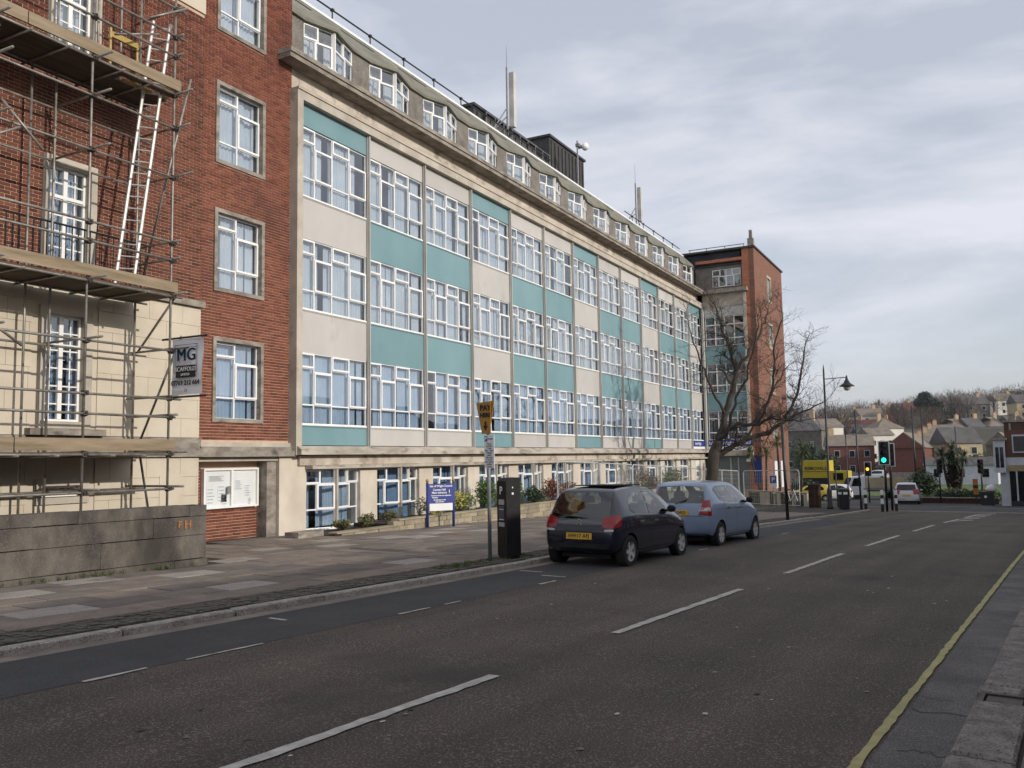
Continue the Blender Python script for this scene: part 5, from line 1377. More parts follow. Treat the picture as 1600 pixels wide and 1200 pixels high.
def make_car(label, t, n, yaw, spec, paint, z=None, detail=True):
    L_, H, Wd = spec['L'], spec['H'], spec['W'] / 2
    z = gz(t + L_ / 2) if z is None else z
    th = thing('parked_car' if spec.get('parked') else 'car', label, 'car', tuple(tn(t, n, z)))
    slope = math.atan2(gz(t + 3) - gz(t), 3.0) if abs(yaw) < .5 else 0
    M = Matrix.Translation(tn(t, n, z)) @ Matrix.Rotation(RA + yaw, 4, 'Z') @ Matrix.Rotation(-slope, 4, 'Y')
    top, belt, wid = spec['top'], spec['belt'], spec['wid']
    wr = spec['roofw'] / 2; r_w = spec['tyre']; ax = spec['axles']
    xs = sorted(set([0, .006, .02, .04, .07, .1, .14, .18, .23, .28, .34, .4, .47, .55] + [.65 + i * .1 for i in range(int((L_ - .9) / .1))] + [L_ - q for q in (.22, .17, .12, .08, .05, .025, .008, 0)]))
    prof = []
    for x in xs:
        zt = crom(top, x); w = crom(wid, x) * Wd; zs_ = min(crom(belt, x), zt - .03)
        zb = crom(spec['bot'], x)
        hf = max(0, min(1, (zt - zs_) / (H - crom(belt, L_ / 2))))
        wt = .955 * w - (hf ** .9) * max(0, (.955 * w - wr)) if hf > .12 else .955 * w * (1 - .15 * (1 - hf))
        P = [(0, zb), (.70 * w, zb), (.90 * w, zb + .03), (.965 * w, zb + .11), (.985 * w, zb + .30 * (zs_ - zb)), (1.0 * w, zb + .58 * (zs_ - zb)), (.992 * w, zb + .8 * (zs_ - zb)), (.972 * w, zb + .93 * (zs_ - zb)), (.955 * w, zs_)]
        a = (.955 * w, zs_); rd = min(.07, (zt - zs_) * .5)
        b = (wt, zt - rd)
        for f in (.25, .5, .75): P.append((a[0] + (b[0] - a[0]) * f + .012 * sin(pi * f) * hf, a[1] + (b[1] - a[1]) * f))
        P += [b, (wt * .965, zt - rd * .38), (wt * .88, zt - rd * .10), (wt * .6, zt + .004), (wt * .3, zt + .010), (0, zt + .012)]
        prof.append(P)
    K = len(prof[0]); mb = MB()
    for x, P in zip(xs, prof):
        ring = [(x, y, zz) for y, zz in P] + [(x, -y, zz) for y, zz in P[-2:0:-1]]
        mb.v += ring
    R = 2 * K - 2
    for i in range(len(xs) - 1):
        for k in range(R): mb.f.append((i * R + k, i * R + (k + 1) % R, (i + 1) * R + (k + 1) % R, (i + 1) * R + k))
    mb.f += [tuple(range(R)), tuple((len(xs) - 1) * R + k for k in range(R - 1, -1, -1))]
    me = mb.mesh('body', paint, smooth=True)
    # wheel arches cut out
    bo = bpy.data.objects.new('tmp_body', me); COL.objects.link(bo)
    cut = MB()
    for xa in ax:
        for s in (-1, 1): cut.lathe([(r_w + .045, 0), (r_w + .045, .40)], (xa, s * (Wd - .24) if s > 0 else -Wd - .16, r_w), 28, axis='Y')
    co = bpy.data.objects.new('tmp_cut', cut.mesh('cut', BLACKR)); COL.objects.link(co)
    md = bo.modifiers.new('b', 'BOOLEAN'); md.object = co; md.operation = 'DIFFERENCE'; md.solver = 'EXACT'
    md.material_mode = 'TRANSFER'; cuts = [co]
    if 'cabin' in spec:
        def addcut(mbx):
            c_ = bpy.data.objects.new('tmp_cut', mbx.mesh('cut', BLACKR)); COL.objects.link(c_); cuts.append(c_)
            m_ = bo.modifiers.new('b', 'BOOLEAN'); m_.object = c_; m_.operation = 'DIFFERENCE'; m_.solver = 'EXACT'; m_.material_mode = 'TRANSFER'
        yw = spec['cabin_half']
        addcut(MB().prism([(x, -yw, zz) for x, zz in spec['cabin']], (0, 2 * yw, 0)))
        for lab, lo_, up_, m, sd in spec['patches']:
            if lab == 'side_window':
                poly = lo_ + up_[::-1]
                for s in (-1, 1): addcut(MB().prism([(x, s * (yw - .05), zz) for x, zz in poly], (0, s * .6, 0)))
            elif lab == 'rear_window': addcut(MB().prism([(-.3, y * .96, zz) for y, zz in lo_ + up_[::-1]], (.95, 0, 0)))
            elif lab == 'windscreen': addcut(MB().prism([(spec['cabin'][2][0] - .5, y * .95, zz) for y, zz in lo_ + up_[::-1]], (1.6, 0, 0)))
    dg = bpy.context.evaluated_depsgraph_get(); me2 = bpy.data.meshes.new_from_object(bo.evaluated_get(dg))
    bpy.data.objects.remove(bo)
    for c_ in cuts: bpy.data.objects.remove(c_)
    if 'cabin' in spec:
        for sx in spec['seats']:
            for sy in (-.34, .34):
                st_ = MB(); st_.cbox(sx - .07, sx + .07, sy - .22, sy + .22, .60, 1.12, .05, M @ Matrix.Translation((0, 0, 0))); st_.cbox(sx - .05, sx + .05, sy - .12, sy + .12, 1.14, 1.28, .04, M); st_.build('seat', BLACKR, th)
    if len(me2.polygons) < 50: me2 = me
    me2.name = 'body'
    if not len(me2.materials): me2.materials.append(paint)
    try: me2.set_sharp_from_angle(angle=radians(42))
    except Exception: pass
    body = link('body', me2, th, M=M)
    bm = bmesh.new(); bm.from_mesh(me); bvh = BVHTree.FromBMesh(bm); bm.free()
    def patch(name, lower, upper, m, side='R', off=.004, rows=5, cols=12, par=None, th_=.0):
        """sheet shrunk onto the body: lower/upper polylines in the (x,z) side view, or (y,z) rear/front view"""
        def samp(pl, f):
            d = [0]
            for a, b in zip(pl, pl[1:]): d.append(d[-1] + math.hypot(b[0] - a[0], b[1] - a[1]))
            q = f * d[-1]
            for i in range(len(pl) - 1):
                if q <= d[i + 1] + 1e-9:
                    g = (q - d[i]) / max(1e-9, d[i + 1] - d[i]); return (pl[i][0] + (pl[i + 1][0] - pl[i][0]) * g, pl[i][1] + (pl[i + 1][1] - pl[i][1]) * g)
            return pl[-1]
        mb = MB(); ok = True
        for j in range(rows + 1):
            for i in range(cols + 1):
                a = samp(lower, i / cols); b = samp(upper, i / cols); u = a[0] + (b[0] - a[0]) * j / rows; v = a[1] + (b[1] - a[1]) * j / rows
                if side in 'RL':
                    s = -1 if side == 'R' else 1; o = Vector((u, s * 3, v)); d = Vector((0, -s, 0))
                elif side == 'B': o = Vector((-3, u, v)); d = Vector((1, 0, 0))
                elif side == 'F': o = Vector((L_ + 3, u, v)); d = Vector((-1, 0, 0))
                else:                              # diagonal from rear-right / rear-left
                    s = -1 if side == 'Q' else 1; d = Vector((.75, -s * .66, 0)).normalized(); o = Vector((0, s * Wd, v)) + Vector((.66, s * .75, 0)) * u - d * 3
                hit, nr, ix, di = bvh.ray_cast(o, d)
                if hit is None: hit = o + d * 3; nr = -d
                if nr.dot(d) > 0: nr = -nr
                mb.v.append(tuple(hit + nr * off))
        W1 = cols + 1
        mb.f = [(j * W1 + i, j * W1 + i + 1, (j + 1) * W1 + i + 1, (j + 1) * W1 + i) for j in range(rows) for i in range(cols)]
        return link(name, mb.mesh(name, m, smooth=True), par or th, M=M)
    for lab, lo_, up_, m, sd in spec['patches']:
        for s in (('R', 'L') if sd == 'RL' else ('Q', 'P') if sd == 'QP' else (sd,)):
            patch(lab, lo_, up_, m, s, off=.009 if 'lamp' in lab else (.007 if 'window' in lab or 'glass' in lab else .0055), rows=6 if 'window' in lab or 'lamp' in lab else 3)
    if detail:
        for (a, b) in spec['seams']:
            for s in 'RL':
                w = .007
                if abs(a[0] - b[0]) > abs(a[1] - b[1]): patch('panel_seam', [a, b], [(a[0], a[1] + w), (b[0], b[1] + w)], BLACKR, s, off=.0035, rows=1, cols=16)
                else: patch('panel_seam', [(a[0], a[1]), (a[0] + w, a[1])], [(b[0], b[1]), (b[0] + w, b[1])], BLACKR, s, off=.0035, rows=12, cols=1)
        for (x, zz) in spec['handles']:
            for s in (-1, 1):
                hit, nr, _, _ = bvh.ray_cast(Vector((x, s * 3, zz)), Vector((0, -s, 0)))
                if hit: MB().cbox(x - .09, x + .09, hit.y - .012, hit.y + .022 * (1 if s > 0 else -1) + .012, zz - .018, zz + .018, .008, M).build('door_handle', spec.get('handle_mat', paint), th)
        mx_, mz_ = spec['mirror']
        for s in (-1, 1):
            hit, nr, _, _ = bvh.ray_cast(Vector((mx_, s * 3, mz_)), Vector((0, -s, 0))); y = hit.y if hit else s * Wd
            MB().lathe([(.01, -.035), (.055, -.028), (.072, .0), (.066, .05), (.035, .085), (.01, .09)], (0, 0, 0), 12, M=M @ Matrix.Translation((mx_, y + s * .12, mz_)) @ Matrix.Rotation(pi / 2, 4, 'Y') @ Matrix.Scale(1.25, 4, (0, 1, 0))).build('door_mirror', BLACKR if spec.get('dark_mirror') else paint, th, smooth=True)
            MB().box(mx_ - .02, mx_ + .03, min(y, y + s * .08), max(y, y + s * .08), mz_ - .05, mz_ - .02, M).build('mirror_arm', BLACKR, th)
    # wheels
    tyre = MB().lathe([(r_w * .62, -.09), (r_w * .93, -.095), (r_w, -.07), (r_w, .07), (r_w * .93, .095), (r_w * .62, .09), (r_w * .62, -.09)], (0, 0, 0), 30, axis='Y', cap=False).mesh('tyre', BLACKR, smooth=False)
    rb = MB(); rr = r_w * .66
    rb.lathe([(rr * .93, .02), (rr, .075), (rr, .088), (rr * .93, .088), (rr * .90, .03)], (0, 0, 0), 30, axis='Y', cap=False)
    rb.lathe([(.001, .07), (.045, .075), (.06, .05)], (0, 0, 0), 12, axis='Y')
    ns_ = spec.get('spokes', 5)
    for i in range(ns_):
        a = 2 * pi * i / ns_
        for da in ((-.16, .16) if spec.get('twin') else (0,)):
            Q = Matrix.Rotation(a + da * .6, 4, 'Y')
            rb.prism([Q @ Vector(p) for p in ((.03, .045, -.028), (rr * .95, .055, -.034 if not spec.get('twin') else -.022), (rr * .95, .055, .034 if not spec.get('twin') else .022), (.03, .045, .028))], (0, .028, 0))
    rim = rb.mesh('rim', RIMM); disc = MB().lathe([(.001, .012), (rr * .95, .012), (rr * .95, -.06)], (0, 0, 0), 20, axis='Y').mesh('brake_disc', BLACKR)
    for xa in ax:
        for s in (-1, 1):
            Mw_ = M @ Matrix.Translation((xa, s * (Wd - .105), r_w)) @ (Matrix.Rotation(pi, 4, 'Z') if s < 0 else Matrix())
            w = link('wheel', disc, th, M=Mw_)
            local('tyre', tyre, w); local('rim', rim, w)
    # underside so light does not pass below
    MB().box(.25, L_ - .25, -Wd + .3, Wd - .3, .17, .24, M).build('underbody', BLACKR, th)
    if 'plate' in spec:
        px, pzz, ptxt, tilt = spec['plate']
        hit, nr, _, _ = bvh.ray_cast(Vector((-3, 0, pzz)), Vector((1, 0, 0))); x = (hit.x if hit else 0)
        Mp = M @ Matrix.Translation((x - .006, px, pzz)) @ Matrix.Rotation(tilt, 4, 'Y')
        pl = MB().box(-.012, .02, -.265, .265, -.058, .058, Mp).build('number_plate', PLATEY, th)
        if ptxt:
            link('lettering', text_mesh(ptxt, .094, INKK, spacing=1.06, bold=.002), pl, M=Mp @ face_M((-.0145, 0, 0), (0, -1, 0)))
    return th, M, bvh

# dark blue city hatchback
C1 = dict(cabin=[(.45, .72), (2.32, .72), (2.32, 1.08), (1.92, 1.33), (.62, 1.35), (.50, 1.25)], cabin_half=.55, seats=(1.0, 1.85), L=3.47, H=1.46, W=1.63, roofw=1.12, tyre=.292, axles=(.50, 2.86), parked=True, spokes=5, twin=True, dark_mirror=True,
          top=[(0, .62), (.008, .74), (.03, .84), (.07, .93), (.16, 1.08), (.26, 1.26), (.34, 1.375), (.42, 1.41), (.7, 1.445), (1.2, 1.46), (1.6, 1.45), (1.95, 1.40), (2.25, 1.27), (2.55, 1.08), (2.75, .985), (3.1, .90), (3.33, .78), (3.43, .62), (3.47, .48)],
          belt=[(0, .80), (.3, .935), (.8, .955), (1.4, .94), (2.4, .90), (3.47, .62)], wid=[(0, .80), (.02, .86), (.08, .925), (.25, .975), (.6, 1.0), (2.7, 1.0), (3.1, .95), (3.35, .82), (3.47, .55)],
          bot=[(0, .36), (.05, .30), (.3, .24), (.6, .20), (2.7, .20), (3.2, .22), (3.47, .32)],
          patches=[('rear_window', [(.62, .80), (0, .775), (-.62, .80)], [(.55, 1.335), (0, 1.37), (-.55, 1.335)], CARD, 'B'),
                   ('side_window', [(.60, 1.03), (.74, .965), (1.30, .950)], [(.68, 1.20), (.90, 1.325), (1.37, 1.375)], CARG, 'RL'), ('side_window', [(1.36, .950), (2.34, .935)], [(1.43, 1.378), (1.78, 1.355), (2.08, 1.20)], CARG, 'RL'),
                   ('windscreen', [(.58, 1.03), (-.58, 1.03)], [(.50, 1.34), (-.50, 1.34)], CARG, 'F'),
                   ('tail_lamp', [(-.25, .755), (-.22, .725), (-.10, .715), (.05, .75), (.10, .79)], [(-.245, .86), (-.19, .915), (-.06, .95), (.06, .955), (.105, .93)], TAIL, 'QP'), ('bumper_lamp', [(-.22, .665), (-.08, .67)], [(-.22, .70), (-.07, .71)], LAMPC, 'QP'), ('tailgate_edge', [(.64, .685), (0, .675), (-.64, .685)], [(.64, .693), (0, .683), (-.64, .693)], BLACKR, 'B'), ('bumper_skirt', [(.60, .36), (-.60, .36)], [(.64, .45), (-.64, .45)], BLACKR, 'B'), ('tailgate_panel', [(.60, .70), (0, .69), (-.60, .70)], [(.62, .795), (0, .77), (-.62, .795)], CGLASS, 'B'),
                   ('head_lamp', [(3.16, .70), (3.40, .62)], [(3.02, .84), (3.34, .74)], LAMPC, 'RL'),
                   ('sunroof', [(0, 0), (0, 0)], [(0, 0), (0, 0)], CGLASS, 'X')][:-1],
          seams=[((1.36, .30), (1.36, .93)), ((.78, .55), (.74, .95)), ((2.42, .32), (2.42, .90)), ((.85, .30), (2.40, .30)), ((.55, .77), (3.0, .80))],
          handles=[(.98, .82), (1.63, .81)], mirror=(2.22, 1.0), handle_mat=CHROME, plate=(0, .575, 'HW17 AFJ', radians(4)))
NAVY = car_paint('paint_navy', (.004, .007, .020), .20)
th1, M1_, bv = make_car('dark navy hatchback with red tail lamps parked nearest the ticket machine', 13.95, 7.87, 0, C1, NAVY)
MB().box(.62, 1.75, -.42, .42, 1.470, 1.490, M1_).build('roof_panel', BLACKR, th1)
ch = MB()
for dz in (0, .05): ch.prism([M1_ @ Vector((-.0 + .035 + dz * .35, y, .80 + dz + zz)) for y, zz in ((-.06, 0), (0, .055), (.06, 0), (.06, -.02), (0, .033), (-.06, -.02))], M1_.to_3x3() @ Vector((.05, 0, 0)))
hit, _, _, _ = bv.ray_cast(Vector((-3, 0, .83)), Vector((1, 0, 0)))
ch = MB()
for dz in (0, .05):
    ch.prism([M1_ @ Vector((hit.x - .03 + dz * .35, y, .79 + dz + zz)) for y, zz in ((-.055, 0), (0, .05), (.055, 0), (.055, -.02), (0, .028), (-.055, -.02))], M1_.to_3x3() @ Vector((.02, 0, 0)))
ch.build('badge', CHROME, th1)
# pale blue tall hatchback
JZ = dict(cabin=[(.42, .78), (2.62, .78), (2.62, 1.10), (2.1, 1.38), (.60, 1.42), (.46, 1.3)], cabin_half=.58, seats=(.95, 2.0), L=3.84, H=1.53, W=1.68, roofw=1.16, tyre=.298, axles=(.62, 3.07), parked=True, spokes=6,
          top=[(0, .62), (.01, .78), (.03, .92), (.07, 1.0), (.13, 1.12), (.24, 1.34), (.32, 1.45), (.42, 1.485), (.8, 1.515), (1.3, 1.53), (1.7, 1.515), (2.05, 1.46), (2.5, 1.27), (2.95, 1.05), (3.2, .96), (3.5, .87), (3.7, .74), (3.8, .60), (3.84, .46)],
          belt=[(0, .88), (.3, 1.02), (.8, 1.03), (1.5, 1.0), (2.6, .95), (3.84, .6)], wid=[(0, .82), (.02, .88), (.08, .935), (.25, .975), (.6, 1.0), (3.0, 1.0), (3.4, .95), (3.7, .82), (3.84, .55)],
          bot=[(0, .36), (.05, .31), (.3, .25), (.7, .20), (3.0, .20), (3.5, .22), (3.84, .32)],
          patches=[('rear_window', [(.66, 1.025), (0, 1.015), (-.66, 1.025)], [(.56, 1.395), (0, 1.425), (-.56, 1.395)], CARG, 'B'),
                   ('side_window', [(.66, 1.10), (.86, 1.05)], [(.52, 1.33), (.72, 1.405)], CARG, 'RL'), ('side_window', [(.90, 1.045), (1.62, 1.015)], [(.76, 1.408), (1.52, 1.43)], CARG, 'RL'),
                   ('side_window', [(1.68, 1.012), (2.62, .985)], [(1.58, 1.432), (1.95, 1.39), (2.36, 1.22)], CARG, 'RL'), ('windscreen', [(.60, 1.09), (-.60, 1.09)], [(.52, 1.41), (-.52, 1.41)], CARG, 'F'),
                   ('tail_lamp', [(-.24, .76), (.03, .74)], [(-.12, 1.08), (.04, 1.10)], TAIL, 'QP'), ('tail_lamp_clear', [(-.235, .845), (.02, .845)], [(-.18, .925), (.02, .925)], LAMPC, 'QP'),
                   ('head_lamp', [(3.45, .70), (3.74, .60)], [(3.28, .84), (3.66, .74)], LAMPC, 'RL'), ('tailgate_seam', [(.62, .725), (-.62, .725)], [(.62, .735), (-.62, .735)], BLACKR, 'B')],
          seams=[((1.64, .28), (1.64, .99)), ((.92, .55), (.90, 1.03)), ((2.72, .30), (2.68, .96)), ((1.02, .28), (2.70, .28)), ((.35, .88), (2.9, .86))],
          handles=[(1.10, .905), (1.86, .885)], mirror=(2.48, 1.05), handle_mat=CHROME, dark_mirror=True, plate=(0, .80, 'R12 LWO', radians(4)))
SKYB = car_paint('paint_pale_blue', (.20, .265, .38), .3)
th2, M2_, bv2 = make_car('pale blue tall hatchback parked in front of the navy car', 18.85, 8.02, 0, JZ, SKYB)
hit, _, _, _ = bv2.ray_cast(Vector((-3, -.1, 1.1)), Vector((1, 0, 0)))
MB().tube(M2_ @ Vector((-.0, .05, 1.0)), M2_ @ Vector((hit.x - .01, -.22, 1.10)), .010).build('rear_wiper', BLACKR, th2)
# far vehicles
C1S = {k: v for k, v in C1.items() if k != 'cabin'}; C1S['patches'] = [(a, b, c, CGLASS if m in (CARG, CARD) else m, s) for a, b, c, m, s in C1['patches']]
PIC = dict(L=4.28, H=1.62, W=1.76, roofw=1.25, tyre=.31, axles=(.75, 3.5), spokes=5,
           top=[(0, .55), (.02, .80), (.08, .98), (.2, 1.2), (.36, 1.48), (.5, 1.56), (1.2, 1.62), (2.0, 1.58), (2.6, 1.40), (3.3, 1.05), (3.8, .9), (4.15, .7), (4.28, .48)], belt=[(0, .9), (.5, 1.02), (3, .98), (4.28, .6)],
           wid=[(0, .84), (.05, .92), (.3, .98), (.7, 1), (3.4, 1), (3.9, .9), (4.28, .6)], bot=[(0, .34), (.3, .26), (.8, .22), (3.6, .22), (4.28, .34)],
           patches=[('rear_window', [(.66, 1.06), (-.66, 1.06)], [(.56, 1.47), (-.56, 1.47)], CGLASS, 'B'), ('side_window', [(.7, 1.08), (2.9, 1.02)], [(.75, 1.46), (1.9, 1.5), (2.5, 1.3)], CGLASS, 'RL'), ('tail_lamp', [(-.30, .78), (.10, .78)], [(-.28, 1.12), (.06, 1.16)], TAIL, 'QP'),
                    ('windscreen', [(.62, 1.1), (-.62, 1.1)], [(.56, 1.5), (-.56, 1.5)], CGLASS, 'F')], seams=[], handles=[], mirror=(2.75, 1.08), plate=(0, .70, '', 0), dark_mirror=False)
SILV = car_paint('paint_silver', (.50, .50, .52), .35); WHIT = car_paint('paint_white', (.72, .73, .74), .3); REDP = car_paint('paint_red', (.40, .035, .02), .3); SLATEB = car_paint('paint_slate', (.06, .08, .11), .3); DKC = car_paint('paint_dark_grey', (.02, .022, .028), .3)
make_car('silver people carrier seen from behind at the traffic signals', 67, 11.0, .13, PIC, SILV)
make_car('white car half hidden behind the signal poles', 79, 17.3, 1.9, C1S | dict(plate=(0, .575, '', 0), parked=False), WHIT, z=gz(80), detail=False)
make_car('white estate car parked below the brick gable house', 148, 26.8, 1.52, PIC, WHIT, detail=False)
make_car('red car parked beyond the lawn behind the white shop', 138, 9.6, 1.52, PIC, REDP, detail=False)
make_car('slate blue car parked left of the red car', 138, 12.5, 1.52, PIC, SLATEB, detail=False)
make_car('dark car parked on the rise left of the street lamp', 176, 40.5, 1.3, PIC, DKC, z=gz(176) + 1.2, detail=False)
make_car('small yellow car passing behind the brick pillar', 78, 18.7, 1.7, C1S | dict(plate=(0, .575, '', 0), parked=False), car_paint('paint_yellow', (.6, .45, .06), .3), detail=False)
# flatbed lorry with beige drop sides
fl = thing('flatbed_lorry', 'white flatbed lorry with beige load body waiting across the junction', 'lorry', tuple(tn(86, 17, gz(86))))
M = Matrix.Translation(tn(86.6, 14.6, gz(86))) @ Matrix.Rotation(RA + radians(118), 4, 'Z')
WHP = mat('lorry_white', (.6, .62, .66), (.7, .71, .74), scale=2, rough=.4); BEI = mat('lorry_beige', (.36, .29, .18), (.44, .36, .23), scale=1.2, rough=.8)
cabp = [(3.6, .45), (5.05, .45), (5.12, .95), (4.95, 1.25), (4.62, 2.05), (3.7, 2.12), (3.6, 2.0)]
cab = MB().prism([M @ Vector((x, -.95, z)) for x, z in cabp], M.to_3x3() @ Vector((0, 1.9, 0))).build('cab', WHP, fl)
for s in (-1, 1): MB().prism([M @ Vector((x, s * .955, z)) for x, z in ((3.85, 1.25), (4.75, 1.25), (4.5, 1.95), (3.9, 1.98))], M.to_3x3() @ Vector((0, s * .008, 0))).build('side_window', CGLASS, cab)
MB().prism([M @ Vector(p) for p in ((4.96, -.8, 1.3), (4.96, .8, 1.3), (4.66, .75, 2.0), (4.66, -.75, 2.0))], M.to_3x3() @ Vector((.03, 0, .01))).build('windscreen', CGLASS, cab)
MB().box(0, 3.5, -1.0, 1.0, .75, .85, M).build('bed', DKC, fl)
MB().box(0, 3.5, .96, 1.0, .851, 1.1, M).box(0, 3.5, -1.0, -.96, .851, 1.1, M).build('drop_side', GALV, fl)
MB().box(0.02, 3.45, .9, .955, 1.101, 1.95, M).box(0.02, 3.45, -.955, -.9, 1.101, 1.95, M).box(.0, .05, -.9, .9, .851, 1.95, M).build('load_board', BEI, fl)
MB().box(3.5, 3.58, -.95, .95, .85, 2.2, M).build('headboard', WHP, fl)
for x in (.8, 4.3):
    for s in (-1, 1): MB().lathe([(.1, -.12), (.33, -.12), (.34, .12), (.1, .12)], (x, s * .82, .34), 16, axis='Y', M=M).build('wheel', BLACKR, fl)
# yellow van / lorry side beyond the pillar
yv = thing('yellow_lorry', 'yellow box lorry with dark lettering behind the brick pillar', 'lorry', tuple(tn(90, 22, gz(90))))
YV = mat('lorry_yellow', (.46, .35, .02), (.54, .42, .03), scale=1.5, rough=.5)
def vbox(name, n0, n1, t0, t1, z0, z1, m, par):
    p = tn(t0, n1); M = Matrix.Translation((p.x, p.y, gz(86))) @ Matrix.Rotation(RA, 4, 'Z'); return MB().box(0, t1 - t0, n0 - n1, 0, z0, z1, M).build(name, m, par)
zb = .95 - gz(86)
bxo = vbox('box_body', 20.9, 23.5, 86, 88, 1.95, 3.62, YV, yv); vbox('chassis', 20.6, 23.4, 86.2, 87.8, .6, 1.94, DKC, yv); vbox('cab', 19.2, 20.85, 86.1, 87.9, .6, 2.6, YV, yv); vbox('side_window', 19.6, 20.5, 86.05, 86.099, 1.75, 2.4, CGLASS, yv)
for n in (19.9, 22.8): MB().lathe([(.1, -.12), (.42, -.12), (.42, .12), (.1, .12)], (0, 0, 0), 14, axis='X', M=Matrix.Translation(tn(86.3, n, gz(86) + .42)) @ Matrix.Rotation(RA, 4, 'Z')).build('wheel', BLACKR, yv)
write(bxo, 'REMOVALS', .42, INKK, tuple(tn(85.98, 22.1, gz(86) + 2.85)), RT, bold=.01)
vbox('stripe', 20.95, 23.45, 85.975, 85.999, 2.52, 2.57, INKK, bxo)

# ================================================================== the bare tree in front of the wing
tree = thing('bare_tree', 'leaning bare tree with spreading limbs in front of the entrance wing', 'tree', tuple(tn(41, 15.4, gz(41))))
TT = 42.0
rt_ = random.Random(21)
def tp(n, z, dt=0): return tn(TT + dt, n, z)
# main limbs in the plane across the street, pushed out of it by dt
LIMBS = [([(16.05, -1.0, 0), (15.95, .3, 0), (15.8, 1.6, 0), (15.55, 2.5, .1)], .36, .27),
         ([(15.55, 2.5, .1), (15.25, 3.6, .3), (14.85, 5.0, .5), (14.6, 6.0, .4)], .20, .13),
         ([(14.6, 6.0, .4), (14.75, 7.0, .2), (15.0, 8.0, -.1), (15.1, 8.6, -.4), (15.2, 9.3, -.7)], .10, .03),
         ([(14.6, 6.0, .4), (14.2, 6.8, .8), (13.7, 7.7, 1.3), (13.4, 8.5, 1.6), (13.3, 9.2, 1.9)], .10, .03),
         ([(15.2, 3.7, .3), (15.45, 4.9, -.6), (15.7, 6.0, -1.2), (15.9, 7.1, -1.6), (16.0, 7.9, -2.0)], .08, .025),
         ([(15.6, 2.4, .1), (14.9, 3.0, -.3), (14.1, 3.25, -.7), (13.2, 3.2, -1.0), (12.4, 3.5, -1.2), (11.5, 3.3, -1.4), (10.8, 3.3, -1.6)], .15, .03),
         ([(15.7, 1.7, .1), (15.1, 2.1, .5), (14.3, 2.6, .9), (13.3, 2.85, 1.2), (12.6, 3.4, 1.5), (12.1, 4.4, 1.7), (11.8, 5.6, 1.8), (11.6, 6.9, 2.0)], .17, .04),
         ([(13.2, 3.2, -1.0), (12.5, 4.2, -1.4), (12.0, 5.4, -1.7), (11.9, 6.8, -2.0), (11.4, 8.0, -2.2)], .09, .03),
         ([(12.6, 3.4, 1.5), (11.6, 3.9, 1.8), (10.8, 4.3, 2.1)], .08, .025),
         ([(14.9, 3.0, -.3), (14.3, 4.2, -.9), (13.6, 5.4, -1.3), (13.0, 6.6, -1.7), (12.6, 7.8, -2.0)], .09, .03),
         ([(14.85, 5.0, .5), (15.3, 5.8, 1.0), (15.7, 6.3, 1.5), (16.0, 6.8, 2.0)], .06, .02),
         ([(14.3, 2.6, .9), (13.9, 3.8, 1.5), (13.2, 5.0, 2.0), (12.6, 6.2, 2.4)], .07, .025)]
tk = MB(); tw = MB(); ends = []
def smooth_path(P, r0, r1, mb, seg, wob):
    out = []; rs = []
    for i in range(len(P) - 1):
        for k in range(4):
            f = k / 4; q = P[i].lerp(P[i + 1], f); q += Vector((rt_.gauss(0, 1), rt_.gauss(0, 1), rt_.gauss(0, 1))) * wob * (0 if i == 0 and k == 0 else 1); out.append(q)
    out.append(P[-1]); m = len(out)
    rs = [r0 + (r1 - r0) * (i / (m - 1)) ** .8 for i in range(m)]
    mb.path(out, rs, seg=seg); return out, rs
def grow(p, d, L, r, lev):
    if lev == 0 or r < .0035: return
    n = 4; pts = [p]; dd_ = d.copy()
    for i in range(n):
        dd_ = (dd_ + Vector((rt_.gauss(0, .22), rt_.gauss(0, .22), rt_.gauss(0, .16) + .05))).normalized()
        pts.append(pts[-1] + dd_ * L / n)
    tw.path(pts, [r * (1 - .6 * i / n) for i in range(n + 1)], seg=4 if lev > 1 else 3)
    for i in range(1, n + 1):
        for q in range(rt_.choice((1, 1, 2)) if lev > 1 else 1):
            if rt_.random() < .86:
                a = Vector((rt_.gauss(0, 1), rt_.gauss(0, 1), rt_.gauss(0, .8))).normalized(); nd = (dd_ * .75 + a * .75).normalized()
                grow(pts[i], nd, L * rt_.uniform(.5, .78), r * .55, lev - 1)
for li, (P, r0, r1) in enumerate(LIMBS):
    out, rs = smooth_path([tp(*p) for p in P], r0, r1, tk, 9 if r0 > .15 else 7, .035)
    if li == 0: continue
    for i in range(3, len(out)):
        f = i / len(out)
        if li == 1 and f < .8: continue
        for q in range(2 if f > .35 else 1):
            if rt_.random() < .66 + .3 * f:
                d = (out[i] - out[i - 1]).normalized(); a = Vector((rt_.gauss(0, 1), rt_.gauss(0, 1), rt_.gauss(.2, .8))).normalized()
                grow(out[i], (d * .5 + a).normalized(), rt_.uniform(.5, 1.05), max(.009, rs[i] * .34), 4 if f > .45 and rt_.random() < .5 else 3)
    grow(out[-1], (out[-1] - out[-2]).normalized(), 1.05, r1 * .85, 4)
tk.build('trunk', BARK, tree, smooth=True); link('crown', tw.raw('crown', TWIG), tree)

